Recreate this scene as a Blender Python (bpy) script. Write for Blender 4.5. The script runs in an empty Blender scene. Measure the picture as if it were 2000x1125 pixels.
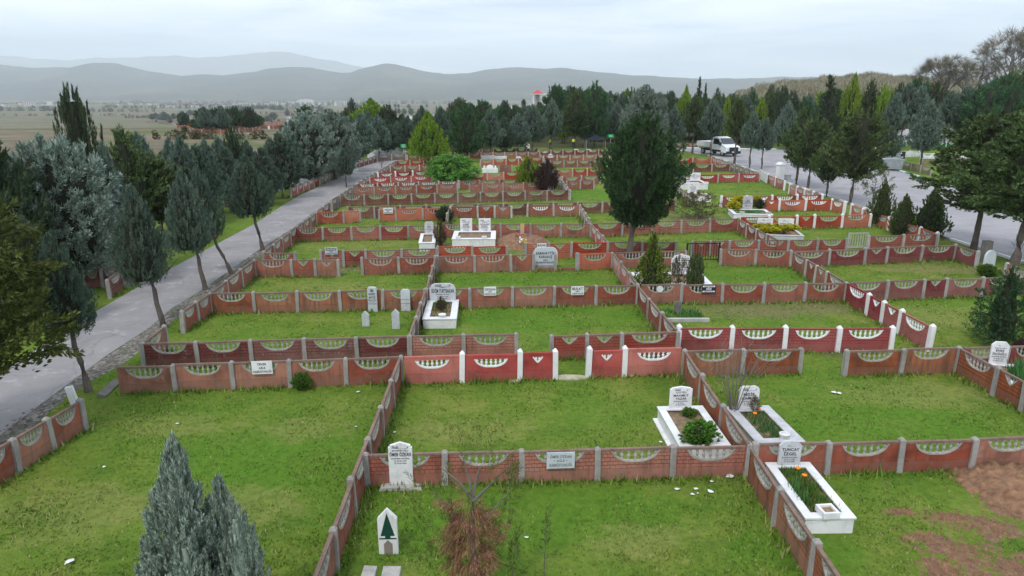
import bpy, bmesh, math, random
import numpy as np
from mathutils import Vector, Matrix, noise as mnoise
random.seed(11)
SC = bpy.context.scene
COL = SC.collection
R = math.radians

# ---------------------------------------------------------------- camera
H = 8.5                       # drone height above the plots
F = 1350.0                    # focal length in pixels of the 2000 x 1125 frame
PITCH = math.atan((562.5 - 185.0) / F)
cam = bpy.data.cameras.new('camera')
cam.sensor_width = 36.0
cam.lens = 36.0 * F / 2000.0
cam.clip_start = 0.1
cam.clip_end = 40000.0
camo = bpy.data.objects.new('camera', cam)
camo.location = (0, 0, H)
camo.rotation_euler = (math.pi / 2 - PITCH, 0, 0)
COL.objects.link(camo)
SC.camera = camo

# ---------------------------------------------------------------- sky and light
SUN_EL, SUN_AZ = R(52), R(205)
world = bpy.data.worlds.new('World')
SC.world = world
world.use_nodes = True
wn, wl = world.node_tree.nodes, world.node_tree.links
wn.clear()
wout = wn.new('ShaderNodeOutputWorld')
wbg = wn.new('ShaderNodeBackground')
sky = wn.new('ShaderNodeTexSky')
sky.sky_type = 'NISHITA'
sky.sun_disc = False
sky.sun_elevation = SUN_EL
sky.sun_rotation = SUN_AZ
sky.air_density = 1.2
sky.dust_density = 3.0
wtc = wn.new('ShaderNodeTexCoord')
wmap = wn.new('ShaderNodeMapping')
wmap.inputs['Scale'].default_value = (1.0, 1.0, 9.0)
wno = wn.new('ShaderNodeTexNoise')
wno.inputs['Scale'].default_value = 2.6
wno.inputs['Detail'].default_value = 6.0
wno.inputs['Roughness'].default_value = 0.55
wno.inputs['Distortion'].default_value = 0.4
wr = wn.new('ShaderNodeValToRGB')          # overcast layer, brighter and greyer folds
wr.color_ramp.elements[0].position = 0.34
wr.color_ramp.elements[0].color = (5.6, 6.75, 8.4, 1)
wr.color_ramp.elements[1].position = 0.64
wr.color_ramp.elements[1].color = (11.0, 11.7, 12.7, 1)
wmix = wn.new('ShaderNodeMixRGB')
wmix.inputs['Fac'].default_value = 0.9
wl.new(wtc.outputs['Generated'], wmap.inputs['Vector'])
wl.new(wmap.outputs['Vector'], wno.inputs['Vector'])
wl.new(wno.outputs['Fac'], wr.inputs['Fac'])
wl.new(sky.outputs['Color'], wmix.inputs['Color1'])
wl.new(wr.outputs['Color'], wmix.inputs['Color2'])
wl.new(wmix.outputs['Color'], wbg.inputs['Color'])
wbg.inputs['Strength'].default_value = 0.126
wl.new(wbg.outputs['Background'], wout.inputs['Surface'])

sun = bpy.data.lights.new('sun', 'SUN')
sun.energy = 1.5
sun.angle = R(10)
sun.color = (1.0, 0.965, 0.91)
suno = bpy.data.objects.new('sun', sun)
suno.rotation_euler = (math.pi / 2 - SUN_EL, 0, math.pi - SUN_AZ)
COL.objects.link(suno)

SC.view_settings.view_transform = 'Standard'
SC.view_settings.look = 'None'
SC.view_settings.exposure = 0.17
SC.view_settings.gamma = 1.0
SC.cycles.use_denoising = True
SC.cycles.max_bounces = 6
SC.cycles.volume_bounces = 4
SC.cycles.caustics_reflective = False
SC.cycles.caustics_refractive = False

# ---------------------------------------------------------------- terrain and projection
def sstep(a, b, x):
    t = min(1.0, max(0.0, (x - a) / ((b - a) or 1e-6)))
    return t * t * (3 - 2 * t)

def terrain(x, y):
    left = 1.0 - sstep(-0.22 * y + 10, 0.03 * y + 30, x)      # the plain lies lower on the left and far off
    z = -27.0 * sstep(150, 620, y) * max(left, sstep(420, 900, y))
    z += 5.5 * math.exp(-((x - 5) / 75.0) ** 2 - ((y - 285) / 85.0) ** 2)
    z += 6.5 * sstep(62, 130, x) * sstep(110, 190, y) * (1 - sstep(600, 1000, y))
    return z

def pray(px, py):
    u, v = (px - 1000.0) / F, (562.5 - py) / F
    c, s = math.cos(PITCH), math.sin(PITCH)
    return Vector((u, c + v * s, -s + v * c))

def P(px, py, z=0.0):
    d = pray(px, py)
    t = (z - H) / d.z
    return Vector((d.x * t, d.y * t, z))

def G(px, py):
    """the ground point a sight line meets"""
    d = pray(px, py)
    t, last = 3.0, 3.0
    while t < 30000:
        if H + d.z * t < terrain(d.x * t, d.y * t):
            a, b = last, t
            for _ in range(30):
                m = (a + b) / 2
                if H + d.z * m < terrain(d.x * m, d.y * m):
                    b = m
                else:
                    a = m
            return Vector((d.x * b, d.y * b, terrain(d.x * b, d.y * b)))
        last = t
        t *= 1.01
    return Vector((d.x * t, d.y * t, terrain(d.x * t, d.y * t)))

def depth(p):
    return p.y * math.cos(PITCH) + (H - p.z) * math.sin(PITCH)

def ztop(p, py):
    """height above the ground point p at which the sight line of row py passes over it"""
    d = pray(1000, py)
    return H + d.z / d.y * p.y - p.z

# ---------------------------------------------------------------- object helpers
def tag(o, label=None, cat=None, group=None, kind=None):
    if label: o['label'] = label
    if cat: o['category'] = cat
    if group: o['group'] = group
    if kind: o['kind'] = kind
    return o

def empty(name, loc, rz=0.0, label=None, cat=None, group=None):
    o = bpy.data.objects.new(name, None)
    o.empty_display_size = 0.2
    o.location = loc
    o.rotation_euler = (0, 0, rz)
    COL.objects.link(o)
    return tag(o, label, cat, group)

def link(name, me, mat=None, parent=None, loc=(0, 0, 0), rot=(0, 0, 0), scale=(1, 1, 1)):
    o = bpy.data.objects.new(name, me)
    COL.objects.link(o)
    o.location, o.rotation_euler, o.scale = loc, rot, scale
    if parent: o.parent = parent
    if mat:
        if not me.materials: me.materials.append(mat)
        if me.materials[0] != mat:
            o.material_slots[0].link = 'OBJECT'
            o.material_slots[0].material = mat
    return o

class MB:
    def __init__(s): s.v, s.f, s.m = [], [], []
    def add(s, vs, fs, mi=0):
        n = len(s.v)
        s.v += [tuple(p) for p in vs]
        s.f += [tuple(i + n for i in f) for f in fs]
        s.m += [mi] * len(fs)
        return s
    def box(s, x0, y0, z0, x1, y1, z1, mi=0, tx=0.0, ty=0.0):
        """box, its top pulled in by tx, ty"""
        a = [(x0, y0, z0), (x1, y0, z0), (x1, y1, z0), (x0, y1, z0)]
        b = [(x0 + tx, y0 + ty, z1), (x1 - tx, y0 + ty, z1), (x1 - tx, y1 - ty, z1), (x0 + tx, y1 - ty, z1)]
        return s.add(a + b, [(3, 2, 1, 0), (4, 5, 6, 7), (0, 1, 5, 4), (1, 2, 6, 5), (2, 3, 7, 6), (3, 0, 4, 7)], mi)
    def prism(s, out, y0, y1, mi=0):
        """outline (x, z), counter-clockwise seen from -y, between y0 (front) and y1"""
        n = len(out)
        vs = [(x, y0, z) for x, z in out] + [(x, y1, z) for x, z in out]
        fs = [tuple(range(n)), tuple(range(2 * n - 1, n - 1, -1))]
        fs += [(i, i + n, (i + 1) % n + n, (i + 1) % n) for i in range(n)]
        return s.add(vs, fs, mi)
    def tube(s, pts, rad, n=6, mi=0, cap=True):
        pts = [Vector(p) for p in pts]
        vs, fs = [], []
        for i, p in enumerate(pts):
            d = (pts[min(i + 1, len(pts) - 1)] - pts[max(i - 1, 0)]).normalized()
            a = d.cross(Vector((0, 0, 1)))
            if a.length < 1e-3: a = Vector((1, 0, 0))
            a.normalize(); b = d.cross(a)
            for k in range(n):
                t = 2 * math.pi * k / n
                vs.append(p + (a * math.cos(t) + b * math.sin(t)) * rad[i])
        for i in range(len(pts) - 1):
            for k in range(n):
                k2 = (k + 1) % n
                fs.append((i * n + k, i * n + k2, (i + 1) * n + k2, (i + 1) * n + k))
        if cap:
            fs.append(tuple(range(n - 1, -1, -1)))
            fs.append(tuple((len(pts) - 1) * n + k for k in range(n)))
        return s.add(vs, fs, mi)
    def lathe(s, prof, n=10, cx=0, cy=0, mi=0, sx=1, sy=1):
        vs, fs = [], []
        for r, z in prof:
            for k in range(n):
                t = 2 * math.pi * k / n
                vs.append((cx + r * math.cos(t) * sx, cy + r * math.sin(t) * sy, z))
        for i in range(len(prof) - 1):
            for k in range(n):
                k2 = (k + 1) % n
                fs.append((i * n + k, i * n + k2, (i + 1) * n + k2, (i + 1) * n + k))
        fs.append(tuple(range(n - 1, -1, -1)))
        fs.append(tuple((len(prof) - 1) * n + k for k in range(n)))
        return s.add(vs, fs, mi)
    def mesh(s, name, mats=(), smooth=False):
        me = bpy.data.meshes.new(name)
        me.from_pydata(s.v, [], s.f)
        for m in mats: me.materials.append(m)
        if len(mats) > 1: me.polygons.foreach_set('material_index', s.m)
        if smooth: me.polygons.foreach_set('use_smooth', [True] * len(me.polygons))
        me.update()
        return me
    def build(s, name, mat, parent=None, loc=(0, 0, 0), rot=(0, 0, 0), smooth=False):
        mats = mat if isinstance(mat, (list, tuple)) else [mat]
        return link(name, s.mesh(name, mats, smooth), None, parent, loc, rot)

def mesh_np(name, V, Q, smooth=False):
    me = bpy.data.meshes.new(name)
    V = np.asarray(V, dtype=np.float32); Q = np.asarray(Q, dtype=np.int32)
    k = Q.shape[1]
    me.vertices.add(len(V)); me.vertices.foreach_set('co', V.ravel())
    me.loops.add(Q.size); me.loops.foreach_set('vertex_index', Q.ravel())
    me.polygons.add(len(Q))
    me.polygons.foreach_set('loop_start', np.arange(0, Q.size, k, dtype=np.int32))
    me.polygons.foreach_set('loop_total', np.full(len(Q), k, dtype=np.int32))
    if smooth: me.polygons.foreach_set('use_smooth', np.ones(len(Q), dtype=bool))
    me.update(calc_edges=True)
    return me

def copy_tree(o, parent=None):
    c = o.copy(); COL.objects.link(c); c.parent = parent
    for ch in list(o.children): copy_tree(ch, c)
    return c
# ---------------------------------------------------------------- materials
class NT:
    def __init__(s, name):
        s.m = bpy.data.materials.new(name); s.m.use_nodes = True
        s.n, s.l = s.m.node_tree.nodes, s.m.node_tree.links
        s.n.clear()
        s.out = s.n.new('ShaderNodeOutputMaterial')
        s.b = s.n.new('ShaderNodeBsdfPrincipled')
        s.l.new(s.b.outputs[0], s.out.inputs['Surface'])
        s.b.inputs['Specular IOR Level'].default_value = 0.3
    def lk(s, a, b): s.l.new(a, b)
    def node(s, t, **kw):
        n = s.n.new('ShaderNode' + t)
        for k, v in kw.items():
            if k in n.inputs: n.inputs[k].default_value = v
            else: setattr(n, k, v)
        return n
    def pos(s): return s.node('NewGeometry').outputs['Position']
    def obj(s): return s.node('TexCoord').outputs['Object']
    def mapped(s, vec, scale, loc=(0, 0, 0)):
        n = s.node('Mapping'); n.inputs['Scale'].default_value = scale; n.inputs['Location'].default_value = loc
        s.lk(vec, n.inputs['Vector']); return n.outputs[0]
    def noise(s, vec, scale, detail=4, rough=0.55, dist=0.0):
        n = s.node('TexNoise', Scale=scale, Detail=detail, Roughness=rough, Distortion=dist)
        s.lk(vec, n.inputs['Vector']); return n.outputs['Fac']
    def ramp(s, fac, stops):
        n = s.node('ValToRGB'); cr = n.color_ramp
        while len(cr.elements) < len(stops): cr.elements.new(0.5)
        for e, (p, c) in zip(cr.elements, stops):
            e.position = p
            e.color = (c, c, c, 1) if isinstance(c, (int, float)) else (*c, 1)
        s.lk(fac, n.inputs['Fac']); return n.outputs['Color']
    def mix(s, fac, a, b, mode='MIX'):
        n = s.node('MixRGB', blend_type=mode)
        for sock, val in ((n.inputs['Fac'], fac), (n.inputs['Color1'], a), (n.inputs['Color2'], b)):
            if isinstance(val, (int, float)): sock.default_value = val if sock.type == 'VALUE' else (val, val, val, 1)
            elif isinstance(val, (tuple, list)): sock.default_value = (*val, 1)
            else: s.lk(val, sock)
        return n.outputs[0]
    def math(s, op, a, b=0.0, c=None):
        n = s.node('Math', operation=op)
        for i, val in enumerate((a, b) if c is None else (a, b, c)):
            if isinstance(val, (int, float)): n.inputs[i].default_value = val
            else: s.lk(val, n.inputs[i])
        return n.outputs[0]
    def bump(s, h, strength=0.3, dist=0.02):
        n = s.node('Bump', Strength=strength, Distance=dist)
        s.lk(h, n.inputs['Height']); s.lk(n.outputs[0], s.b.inputs['Normal'])
    def done(s, col, rough=0.8, spec=None):
        if isinstance(col, (tuple, list)): s.b.inputs['Base Color'].default_value = (*col, 1)
        else: s.lk(col, s.b.inputs['Base Color'])
        if isinstance(rough, (int, float)): s.b.inputs['Roughness'].default_value = rough
        else: s.lk(rough, s.b.inputs['Roughness'])
        if spec is not None: s.b.inputs['Specular IOR Level'].default_value = spec
        return s.m

def sc3(c, k): return tuple(min(1.0, x * k) for x in c)

def mat_plain(name, c, rough=0.6, var=0.12, scale=3.0, spec=0.3, metal=0.0):
    t = NT(name)
    n = t.noise(t.pos(), scale, 5)
    col = t.ramp(n, [(0.3, sc3(c, 1 - var)), (0.7, sc3(c, 1 + var))])
    t.b.inputs['Metallic'].default_value = metal
    return t.done(col, rough, spec)

def mat_paint(name, c, relief='plain', wear=0.3, moss=0.25):
    """painted cast concrete: faded patches, worn spots, algae and drips, brick or board relief"""
    t = NT(name)
    p, o = t.pos(), t.obj()
    n1 = t.noise(p, 1.1, 5, 0.6)
    n2 = t.noise(p, 5.0, 6, 0.65)
    streak = t.noise(t.mapped(p, (7, 7, 0.7)), 1.0, 4, 0.6)
    col = t.ramp(n1, [(0.3, sc3(c, 0.62)), (0.48, c), (0.75, (min(1, c[0] * 1.12 + .02), c[1] * 1.25 + .012, c[2] * 1.25 + .012))])
    g = (0.27, 0.21, 0.185)
    col = t.mix(t.ramp(n2, [(0.64 - 0.24 * wear, 0.0), (0.80 - 0.2 * wear, 0.66)]), col, g)
    col = t.mix(t.ramp(streak, [(0.54 - 0.14 * moss, 0.0), (0.76 - 0.14 * moss, min(0.8, 0.3 + moss))]), col, (0.075, 0.062, 0.042))
    rnd = t.node('ObjectInfo').outputs['Random']
    hs = t.node('HueSaturation'); t.lk(col, hs.inputs['Color'])
    t.lk(t.math('MULTIPLY_ADD', rnd, 0.016, 0.492), hs.inputs['Hue']); t.lk(t.math('MULTIPLY_ADD', rnd, 0.34, 0.84), hs.inputs['Value']); t.lk(t.math('MULTIPLY_ADD', rnd, -0.2, 1.05), hs.inputs['Saturation'])
    col = hs.outputs[0]
    sz = t.node('SeparateXYZ'); t.lk(o, sz.inputs[0])      # the plain slab under each panel is duller, often bare
    slab = t.math('MULTIPLY', t.math('LESS_THAN', sz.outputs[2], 0.308), t.ramp(n2, [(0.35, 0.05 + 0.35 * wear), (0.65, 0.2 + 0.8 * wear)]))
    col = t.mix(t.math('MINIMUM', slab, 0.85), col, (0.17, 0.115, 0.085))
    fine = t.noise(p, 38.0, 4, 0.7)
    col = t.mix(0.35, col, t.ramp(fine, [(0.3, 0.62), (0.7, 1.0)]), 'MULTIPLY')
    h = fine
    strength = 0.25
    if relief in ('brick', 'plank'):
        sep = t.node('SeparateXYZ'); t.lk(o, sep.inputs[0])
        com = t.node('CombineXYZ')
        t.lk(t.math('MULTIPLY', sep.outputs[0], 1.75), com.inputs[0]); t.lk(sep.outputs[2], com.inputs[1])
        warp = t.node('VectorMath', operation='ADD')
        wn_ = t.node('TexNoise', Scale=3.0, Detail=2.0); t.lk(com.outputs[0], wn_.inputs['Vector'])
        wm = t.node('VectorMath', operation='MULTIPLY'); t.lk(wn_.outputs['Color'], wm.inputs[0]); wm.inputs[1].default_value = (.03, .03, 0)
        t.lk(com.outputs[0], warp.inputs[0]); t.lk(wm.outputs[0], warp.inputs[1])
        br = t.node('TexBrick', Scale=1.0)
        br.inputs['Mortar Size'].default_value = 0.012 if relief == 'brick' else 0.014
        br.inputs['Mortar Smooth'].default_value = 0.4
        br.inputs['Brick Width'].default_value = 0.24 if relief == 'brick' else 6.0
        br.inputs['Row Height'].default_value = 0.105 if relief == 'brick' else 0.115
        t.lk(warp.outputs[0], br.inputs['Vector'])
        up = t.math('GREATER_THAN', sep.outputs[2], 0.31)
        mort = t.math('MULTIPLY', br.outputs['Fac'], up)
        col = t.mix(t.math('MULTIPLY', mort, 0.6), col, sc3(c, 0.3))  # shade of the relief grooves painted in as a darker tint
        hh = t.math('SUBTRACT', 1.0, mort)
        h = t.math('ADD', hh, t.math('MULTIPLY', fine, 0.2))
        strength = 0.8
    t.bump(h, strength, 0.02)
    return t.done(col, 0.9, 0.08)

def mat_concrete(name, c=(0.30, 0.285, 0.265), stain=0.5):
    t = NT(name); p = t.pos()
    n1 = t.noise(p, 2.0, 6, 0.65); n2 = t.noise(p, 18.0, 6, 0.7)
    st = t.noise(t.mapped(p, (9, 9, 1.2)), 1.0, 4, 0.6)
    col = t.ramp(n1, [(0.3, sc3(c, 0.72)), (0.7, sc3(c, 1.18))])
    col = t.mix(t.ramp(st, [(0.5, 0.0), (0.75, stain)]), col, sc3(c, 0.35))
    col = t.mix(0.5, col, t.ramp(n2, [(0.3, 0.6), (0.7, 1.0)]), 'MULTIPLY')
    t.bump(n2, 0.35, 0.01)
    return t.done(col, 0.9, 0.2)

def mat_white(name, c=(0.74, 0.74, 0.75), vein=0.0, dirt=0.2):
    t = NT(name); p = t.pos()
    n1 = t.noise(p, 3.0, 6, 0.65, 0.6)
    col = t.ramp(n1, [(0.3, sc3(c, 1 - 0.12 - vein)), (0.62, c)])
    st = t.noise(t.mapped(p, (10, 10, 1.5)), 1.0, 5, 0.65)
    col = t.mix(t.ramp(st, [(0.55, 0.0), (0.85, dirt * 1.5)]), col, (0.22, 0.2, 0.16))
    return t.done(col, 0.42, 0.4)

def mat_leaf(name, c1, c2, c3=None, scale=2.2):
    """foliage: sprays of older and younger growth, no two blades or trees quite alike"""
    t = NT(name); o = t.obj()
    n1 = t.noise(o, scale * 3.0, 3, 0.6); n2 = t.noise(o, scale * 14, 2, 0.6)
    col = t.ramp(n1, [(0.32, c1), (0.66, c2)])
    if c3: col = t.mix(t.ramp(n2, [(0.54, 0.0), (0.66, 0.9)]), col, c3)
    rnd = t.node('ObjectInfo').outputs['Random']
    isl = t.node('NewGeometry').outputs['Random Per Island']
    hsv = t.node('HueSaturation'); t.lk(col, hsv.inputs['Color'])
    t.lk(t.math('MULTIPLY_ADD', rnd, 0.03, 0.485), hsv.inputs['Hue'])
    t.lk(t.math('MULTIPLY', t.math('MULTIPLY_ADD', rnd, 0.34, 0.83), t.math('MULTIPLY_ADD', isl, 1.0, 0.5)), hsv.inputs['Value'])
    t.done(hsv.outputs[0], 0.7, 0.25)
    tr = t.node('BsdfTranslucent'); t.lk(hsv.outputs[0], tr.inputs['Color'])
    mx = t.node('MixShader'); mx.inputs[0].default_value = 0.17
    t.lk(t.b.outputs[0], mx.inputs[1]); t.lk(tr.outputs[0], mx.inputs[2]); t.lk(mx.outputs[0], t.out.inputs['Surface'])
    return t.m

M = {}
M['conc'] = mat_concrete('weathered concrete', (0.33, 0.31, 0.29), 0.55)
M['bal'] = mat_concrete('mossy baluster concrete', (0.38, 0.36, 0.32), 0.4)
M['rail'] = mat_concrete('weathered red brown rail', (0.235, 0.155, 0.125), 0.55)
M['conc_dark'] = mat_concrete('dark concrete', (0.2, 0.185, 0.165), 0.6)
M['conc_pale'] = mat_concrete('pale concrete', (0.46, 0.44, 0.41), 0.4)
M['white_post'] = mat_white('white painted concrete', (0.74, 0.73, 0.74), 0.02, 0.3)
M['marble'] = mat_white('white marble', (0.74, 0.74, 0.745), 0.12, 0.26)
M['marble_grey'] = mat_white('grey veined marble', (0.5, 0.5, 0.52), 0.22, 0.25)
M['marble_old'] = mat_white('old grey marble', (0.52, 0.54, 0.56), 0.12, 0.3)
M['plaque'] = mat_white('grey plaque', (0.5, 0.54, 0.57), 0.05, 0.2)
M['ink'] = mat_plain('black lettering', (0.02, 0.02, 0.028), 0.5)
M['ink_soft'] = mat_plain('faded lettering', (0.16, 0.16, 0.18), 0.6)
M['white_ink'] = mat_plain('white lettering', (0.75, 0.75, 0.75), 0.5)
M['navy'] = mat_plain('navy enamel', (0.02, 0.022, 0.045), 0.4)
M['iron'] = mat_plain('black iron', (0.015, 0.015, 0.017), 0.5)
M['dkgreen'] = mat_plain('dark green paint', (0.008, 0.05, 0.035), 0.5)
M['green_sign'] = mat_plain('green sign paint', (0.01, 0.3, 0.09), 0.5)
M['galv'] = mat_plain('galvanised steel', (0.3, 0.33, 0.34), 0.45, 0.15, 4.0, 0.5, 0.35)
M['bark'] = mat_concrete('grey bark', (0.13, 0.108, 0.092), 0.45)
M['bark_pale'] = mat_concrete('pale bark', (0.17, 0.15, 0.13), 0.4)
M['soil'] = mat_plain('dry soil', (0.2, 0.14, 0.085), 0.95, 0.4, 7.0)
M['soil_red'] = mat_plain('fresh brown soil', (0.2, 0.112, 0.065), 0.95, 0.4, 6.0)
M['rubber'] = mat_plain('tyre rubber', (0.02, 0.02, 0.02), 0.8)
M['steel'] = mat_plain('wheel steel', (0.4, 0.4, 0.41), 0.4, 0.1, 3, 0.5, 0.6)
M['carwhite'] = mat_plain('white car paint', (0.72, 0.74, 0.76), 0.25, 0.03, 2, 0.6)
M['carglass'] = mat_plain('dark car glass', (0.02, 0.025, 0.03), 0.08, 0.05, 2, 0.7)
M['plastic'] = mat_plain('dark plastic', (0.02, 0.022, 0.026), 0.5)
M['lamp'] = mat_plain('headlamp glass', (0.6, 0.62, 0.65), 0.1, 0.05, 2, 0.8)
M['red'] = mat_plain('red cloth', (0.55, 0.02, 0.03), 0.7)
M['roofred'] = mat_plain('red roofing', (0.5, 0.06, 0.06), 0.7)
M['yellowflower'] = mat_plain('yellow petals', (0.75, 0.55, 0.02), 0.6)
M['orangeflower'] = mat_plain('orange petals', (0.85, 0.25, 0.01), 0.6)
M['blueflower'] = mat_plain('blue plastic', (0.05, 0.08, 0.35), 0.5)
M['violet'] = mat_plain('violet plastic', (0.2, 0.04, 0.42), 0.5)
M['wood'] = mat_plain('pale wood', (0.5, 0.34, 0.16), 0.7)
M['hivis'] = mat_plain('yellow safety cloth', (0.6, 0.75, 0.03), 0.6)
M['cloth_black'] = mat_plain('black cloth', (0.015, 0.016, 0.02), 0.8)
M['cloth_blue'] = mat_plain('dark blue cloth', (0.03, 0.04, 0.07), 0.8)
M['skin'] = mat_plain('skin', (0.42, 0.24, 0.16), 0.5)
M['hair'] = mat_plain('dark hair', (0.02, 0.015, 0.012), 0.6)
M['housewhite'] = mat_plain('white render', (0.5, 0.49, 0.48), 0.8)
M['houseroof'] = mat_plain('dark roof tiles', (0.12, 0.09, 0.085), 0.8)

PAINT = {}
def paint(key, c, wear, moss):
    PAINT[key] = (c, wear, moss)
paint('crimson', (0.42, 0.085, 0.068), 0.16, 0.1)
paint('crimson_brick', (0.33, 0.066, 0.062), 0.2, 0.12)
paint('orange', (0.42, 0.095, 0.045), 0.1, 0.05)
paint('rust', (0.3, 0.092, 0.054), 0.42, 0.3)
paint('rustgreen', (0.31, 0.1, 0.042), 0.4, 0.5)
paint('brickpink', (0.36, 0.125, 0.085), 0.35, 0.25)
paint('darkbrick', (0.18, 0.055, 0.047), 0.4, 0.4)
paint('brown', (0.21, 0.08, 0.05), 0.35, 0.4)
paint('redboard', (0.32, 0.085, 0.055), 0.35, 0.2)
paint('maroon', (0.2, 0.052, 0.048), 0.3, 0.25)
paint('pink', (0.46, 0.16, 0.135), 0.25, 0.1)
paint('grey', (0.27, 0.2, 0.17), 0.6, 0.4)
paint('olive', (0.22, 0.2, 0.09), 0.3, 0.3)
paint('green', (0.02, 0.2, 0.09), 0.05, 0.05)
paint('white', (0.7, 0.7, 0.71), 0.1, 0.15)
def pmat(key, relief):
    k = 'paint_' + key + '_' + relief
    if k not in M:
        c, w, m = PAINT[key]
        M[k] = mat_paint(key + ' ' + relief + ' panel paint', c, relief, w, m)
    return M[k]

# foliage
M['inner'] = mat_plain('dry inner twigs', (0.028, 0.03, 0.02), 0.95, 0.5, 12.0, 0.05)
M['leaf_blue'] = mat_leaf('blue cypress foliage', (0.068, 0.112, 0.083), (0.138, 0.195, 0.148), (0.225, 0.285, 0.222))
M['leaf_bluedark'] = mat_leaf('dull blue green foliage', (0.05, 0.088, 0.06), (0.1, 0.148, 0.105), (0.16, 0.21, 0.15))
M['leaf_dark'] = mat_leaf('dark cypress foliage', (0.0225, 0.0425, 0.0200), (0.0525, 0.0850, 0.0375), (0.0938, 0.1250, 0.0500))
M['leaf_green'] = mat_leaf('deep green foliage', (0.02, 0.062, 0.02), (0.05, 0.115, 0.042), (0.09, 0.17, 0.065))
M['leaf_olive'] = mat_leaf('olive pine foliage', (0.0367, 0.0602, 0.0184), (0.0918, 0.1349, 0.0436), (0.1836, 0.2289, 0.0895))
M['leaf_olivelight'] = mat_leaf('olive yellow foliage', (0.0432, 0.0649, 0.0130), (0.1008, 0.1307, 0.0288), (0.1944, 0.2297, 0.0612))
M['leaf_yellow'] = mat_leaf('yellow green foliage', (0.0935, 0.1650, 0.0110), (0.1870, 0.2860, 0.0220), (0.2750, 0.3850, 0.0330))
M['leaf_thuja'] = mat_leaf('thuja foliage', (0.035, 0.085, 0.015), (0.095, 0.16, 0.03), (0.19, 0.235, 0.04))
M['leaf_bluepale'] = mat_leaf('pale silver blue sprays', (0.19, 0.25, 0.2), (0.32, 0.385, 0.32), (0.46, 0.52, 0.45), 3.0)
M['leaf_bright'] = mat_leaf('fresh green leaves', (0.06, 0.15, 0.015), (0.11, 0.24, 0.03), (0.16, 0.31, 0.05))
M['leaf_gold'] = mat_leaf('golden leaves', (0.2, 0.24, 0.012), (0.62, 0.54, 0.02), (0.85, 0.75, 0.05))
M['leaf_bluelight'] = mat_leaf('pale silver blue foliage', (0.135, 0.185, 0.148), (0.24, 0.3, 0.245), (0.38, 0.44, 0.365), 3.0)
M['leaf_brown'] = mat_leaf('brown twiggy foliage', (0.06, 0.036, 0.022), (0.12, 0.078, 0.046), (0.18, 0.125, 0.08))
M['leaf_tips'] = mat_leaf('green foliage with yellow tips', (0.03, 0.07, 0.012), (0.09, 0.14, 0.02), (0.38, 0.38, 0.04))
M['leaf_purple'] = mat_leaf('dark purple brown foliage', (0.03, 0.014, 0.014), (0.07, 0.035, 0.032), (0.11, 0.06, 0.05))
M['leaf_dead'] = mat_leaf('dead red brown foliage', (0.12, 0.05, 0.034), (0.25, 0.105, 0.07), (0.38, 0.19, 0.125))
M['leaf_twig'] = mat_leaf('budding grey twigs', (0.17, 0.145, 0.105), (0.25, 0.22, 0.15), (0.26, 0.25, 0.14))
M['leaf_scrub'] = mat_leaf('dry scrub foliage', (0.06, 0.06, 0.025), (0.12, 0.1, 0.045), (0.17, 0.14, 0.08))
# ---------------------------------------------------------------- ground, fields, roads
def spaced(a, n, k): return [a * math.sinh(k * i / n) / math.sinh(k) for i in range(n + 1)]
gx = [-v for v in spaced(24000, 175, 8.1)][:0:-1] + spaced(24000, 175, 8.1)
gy = [-60, -30] + spaced(25000, 285, 7.9)
gv = [(x, y, terrain(x, y)) for y in gy for x in gx]
nx = len(gx)
gq = [(j * nx + i, j * nx + i + 1, (j + 1) * nx + i + 1, (j + 1) * nx + i) for j in range(len(gy) - 1) for i in range(nx - 1)]
gme = mesh_np('ground', gv, gq, True)

def zone(x, y):
    """0 mown grass, 1 bare field"""
    f = sstep(70, 88, y) * sstep(-30 - 0.07 * (y - 75), -40 - 0.09 * (y - 75), x)
    f = max(f, sstep(230, 330, y) * sstep(0.02 * y, -0.1 * y, x))
    return max(f, sstep(420, 520, y))
at = gme.attributes.new('field', 'FLOAT', 'POINT')
at.data.foreach_set('value', np.array([zone(x, y) for x, y, z in gv], dtype=np.float32))

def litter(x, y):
    """ground under the conifer belts: tree shade painted in as dark needle litter"""
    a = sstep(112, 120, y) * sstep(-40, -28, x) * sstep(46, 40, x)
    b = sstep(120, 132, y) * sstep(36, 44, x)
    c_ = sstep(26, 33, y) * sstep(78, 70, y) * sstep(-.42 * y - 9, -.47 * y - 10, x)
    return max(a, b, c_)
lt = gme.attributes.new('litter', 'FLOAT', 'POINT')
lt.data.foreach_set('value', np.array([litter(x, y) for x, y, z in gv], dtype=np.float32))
SOIL = [(P(1915, 1030), .85, .5), (P(1990, 1000), .8, .5), (P(1880, 1075), .8, .42), (P(1955, 1105), 1.0, .5), (P(1795, 1048), .45, .22),
        (P(1985, 950), 1.15, .9), (P(1760, 1000), .3, .15), (P(1850, 1010), .45, .22), (P(1840, 1110), .5, .3)]
LUSH = [(P(1050, 620), 5.6, 1.9), (P(1000, 545), 5.2, 1.3), (P(700, 600), 3.0, 1.2), (P(1060, 1000), 4.0, 1.4), (P(760, 980), 2.0, 2.6), (P(1450, 540), 4.0, 1.3), (P(1750, 830), 4.0, 1.5), (P(560, 900), 3.2, 2.0), (P(1150, 380), 6, 4), (P(1560, 1080), 1.6, 1.0)]
DRY = [(P(1480, 605), 3.4, 1.4), (P(1600, 600), 2.0, 1.2), (P(690, 420), 3.5, 3.0), (P(1010, 470), 1.6, 2.0), (P(860, 480), 1.2, 1.5), (P(985, 425), 1.6, 1.0),
       (P(1440, 440), 2.0, 1.0), (P(1350, 425), 3.0, 2.0), (P(1290, 530), 1.5, 1.0), (P(700, 525), 3.0, 1.0), (P(1640, 690), .8, .7), (P(1850, 525), 4, 1.2)]
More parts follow.
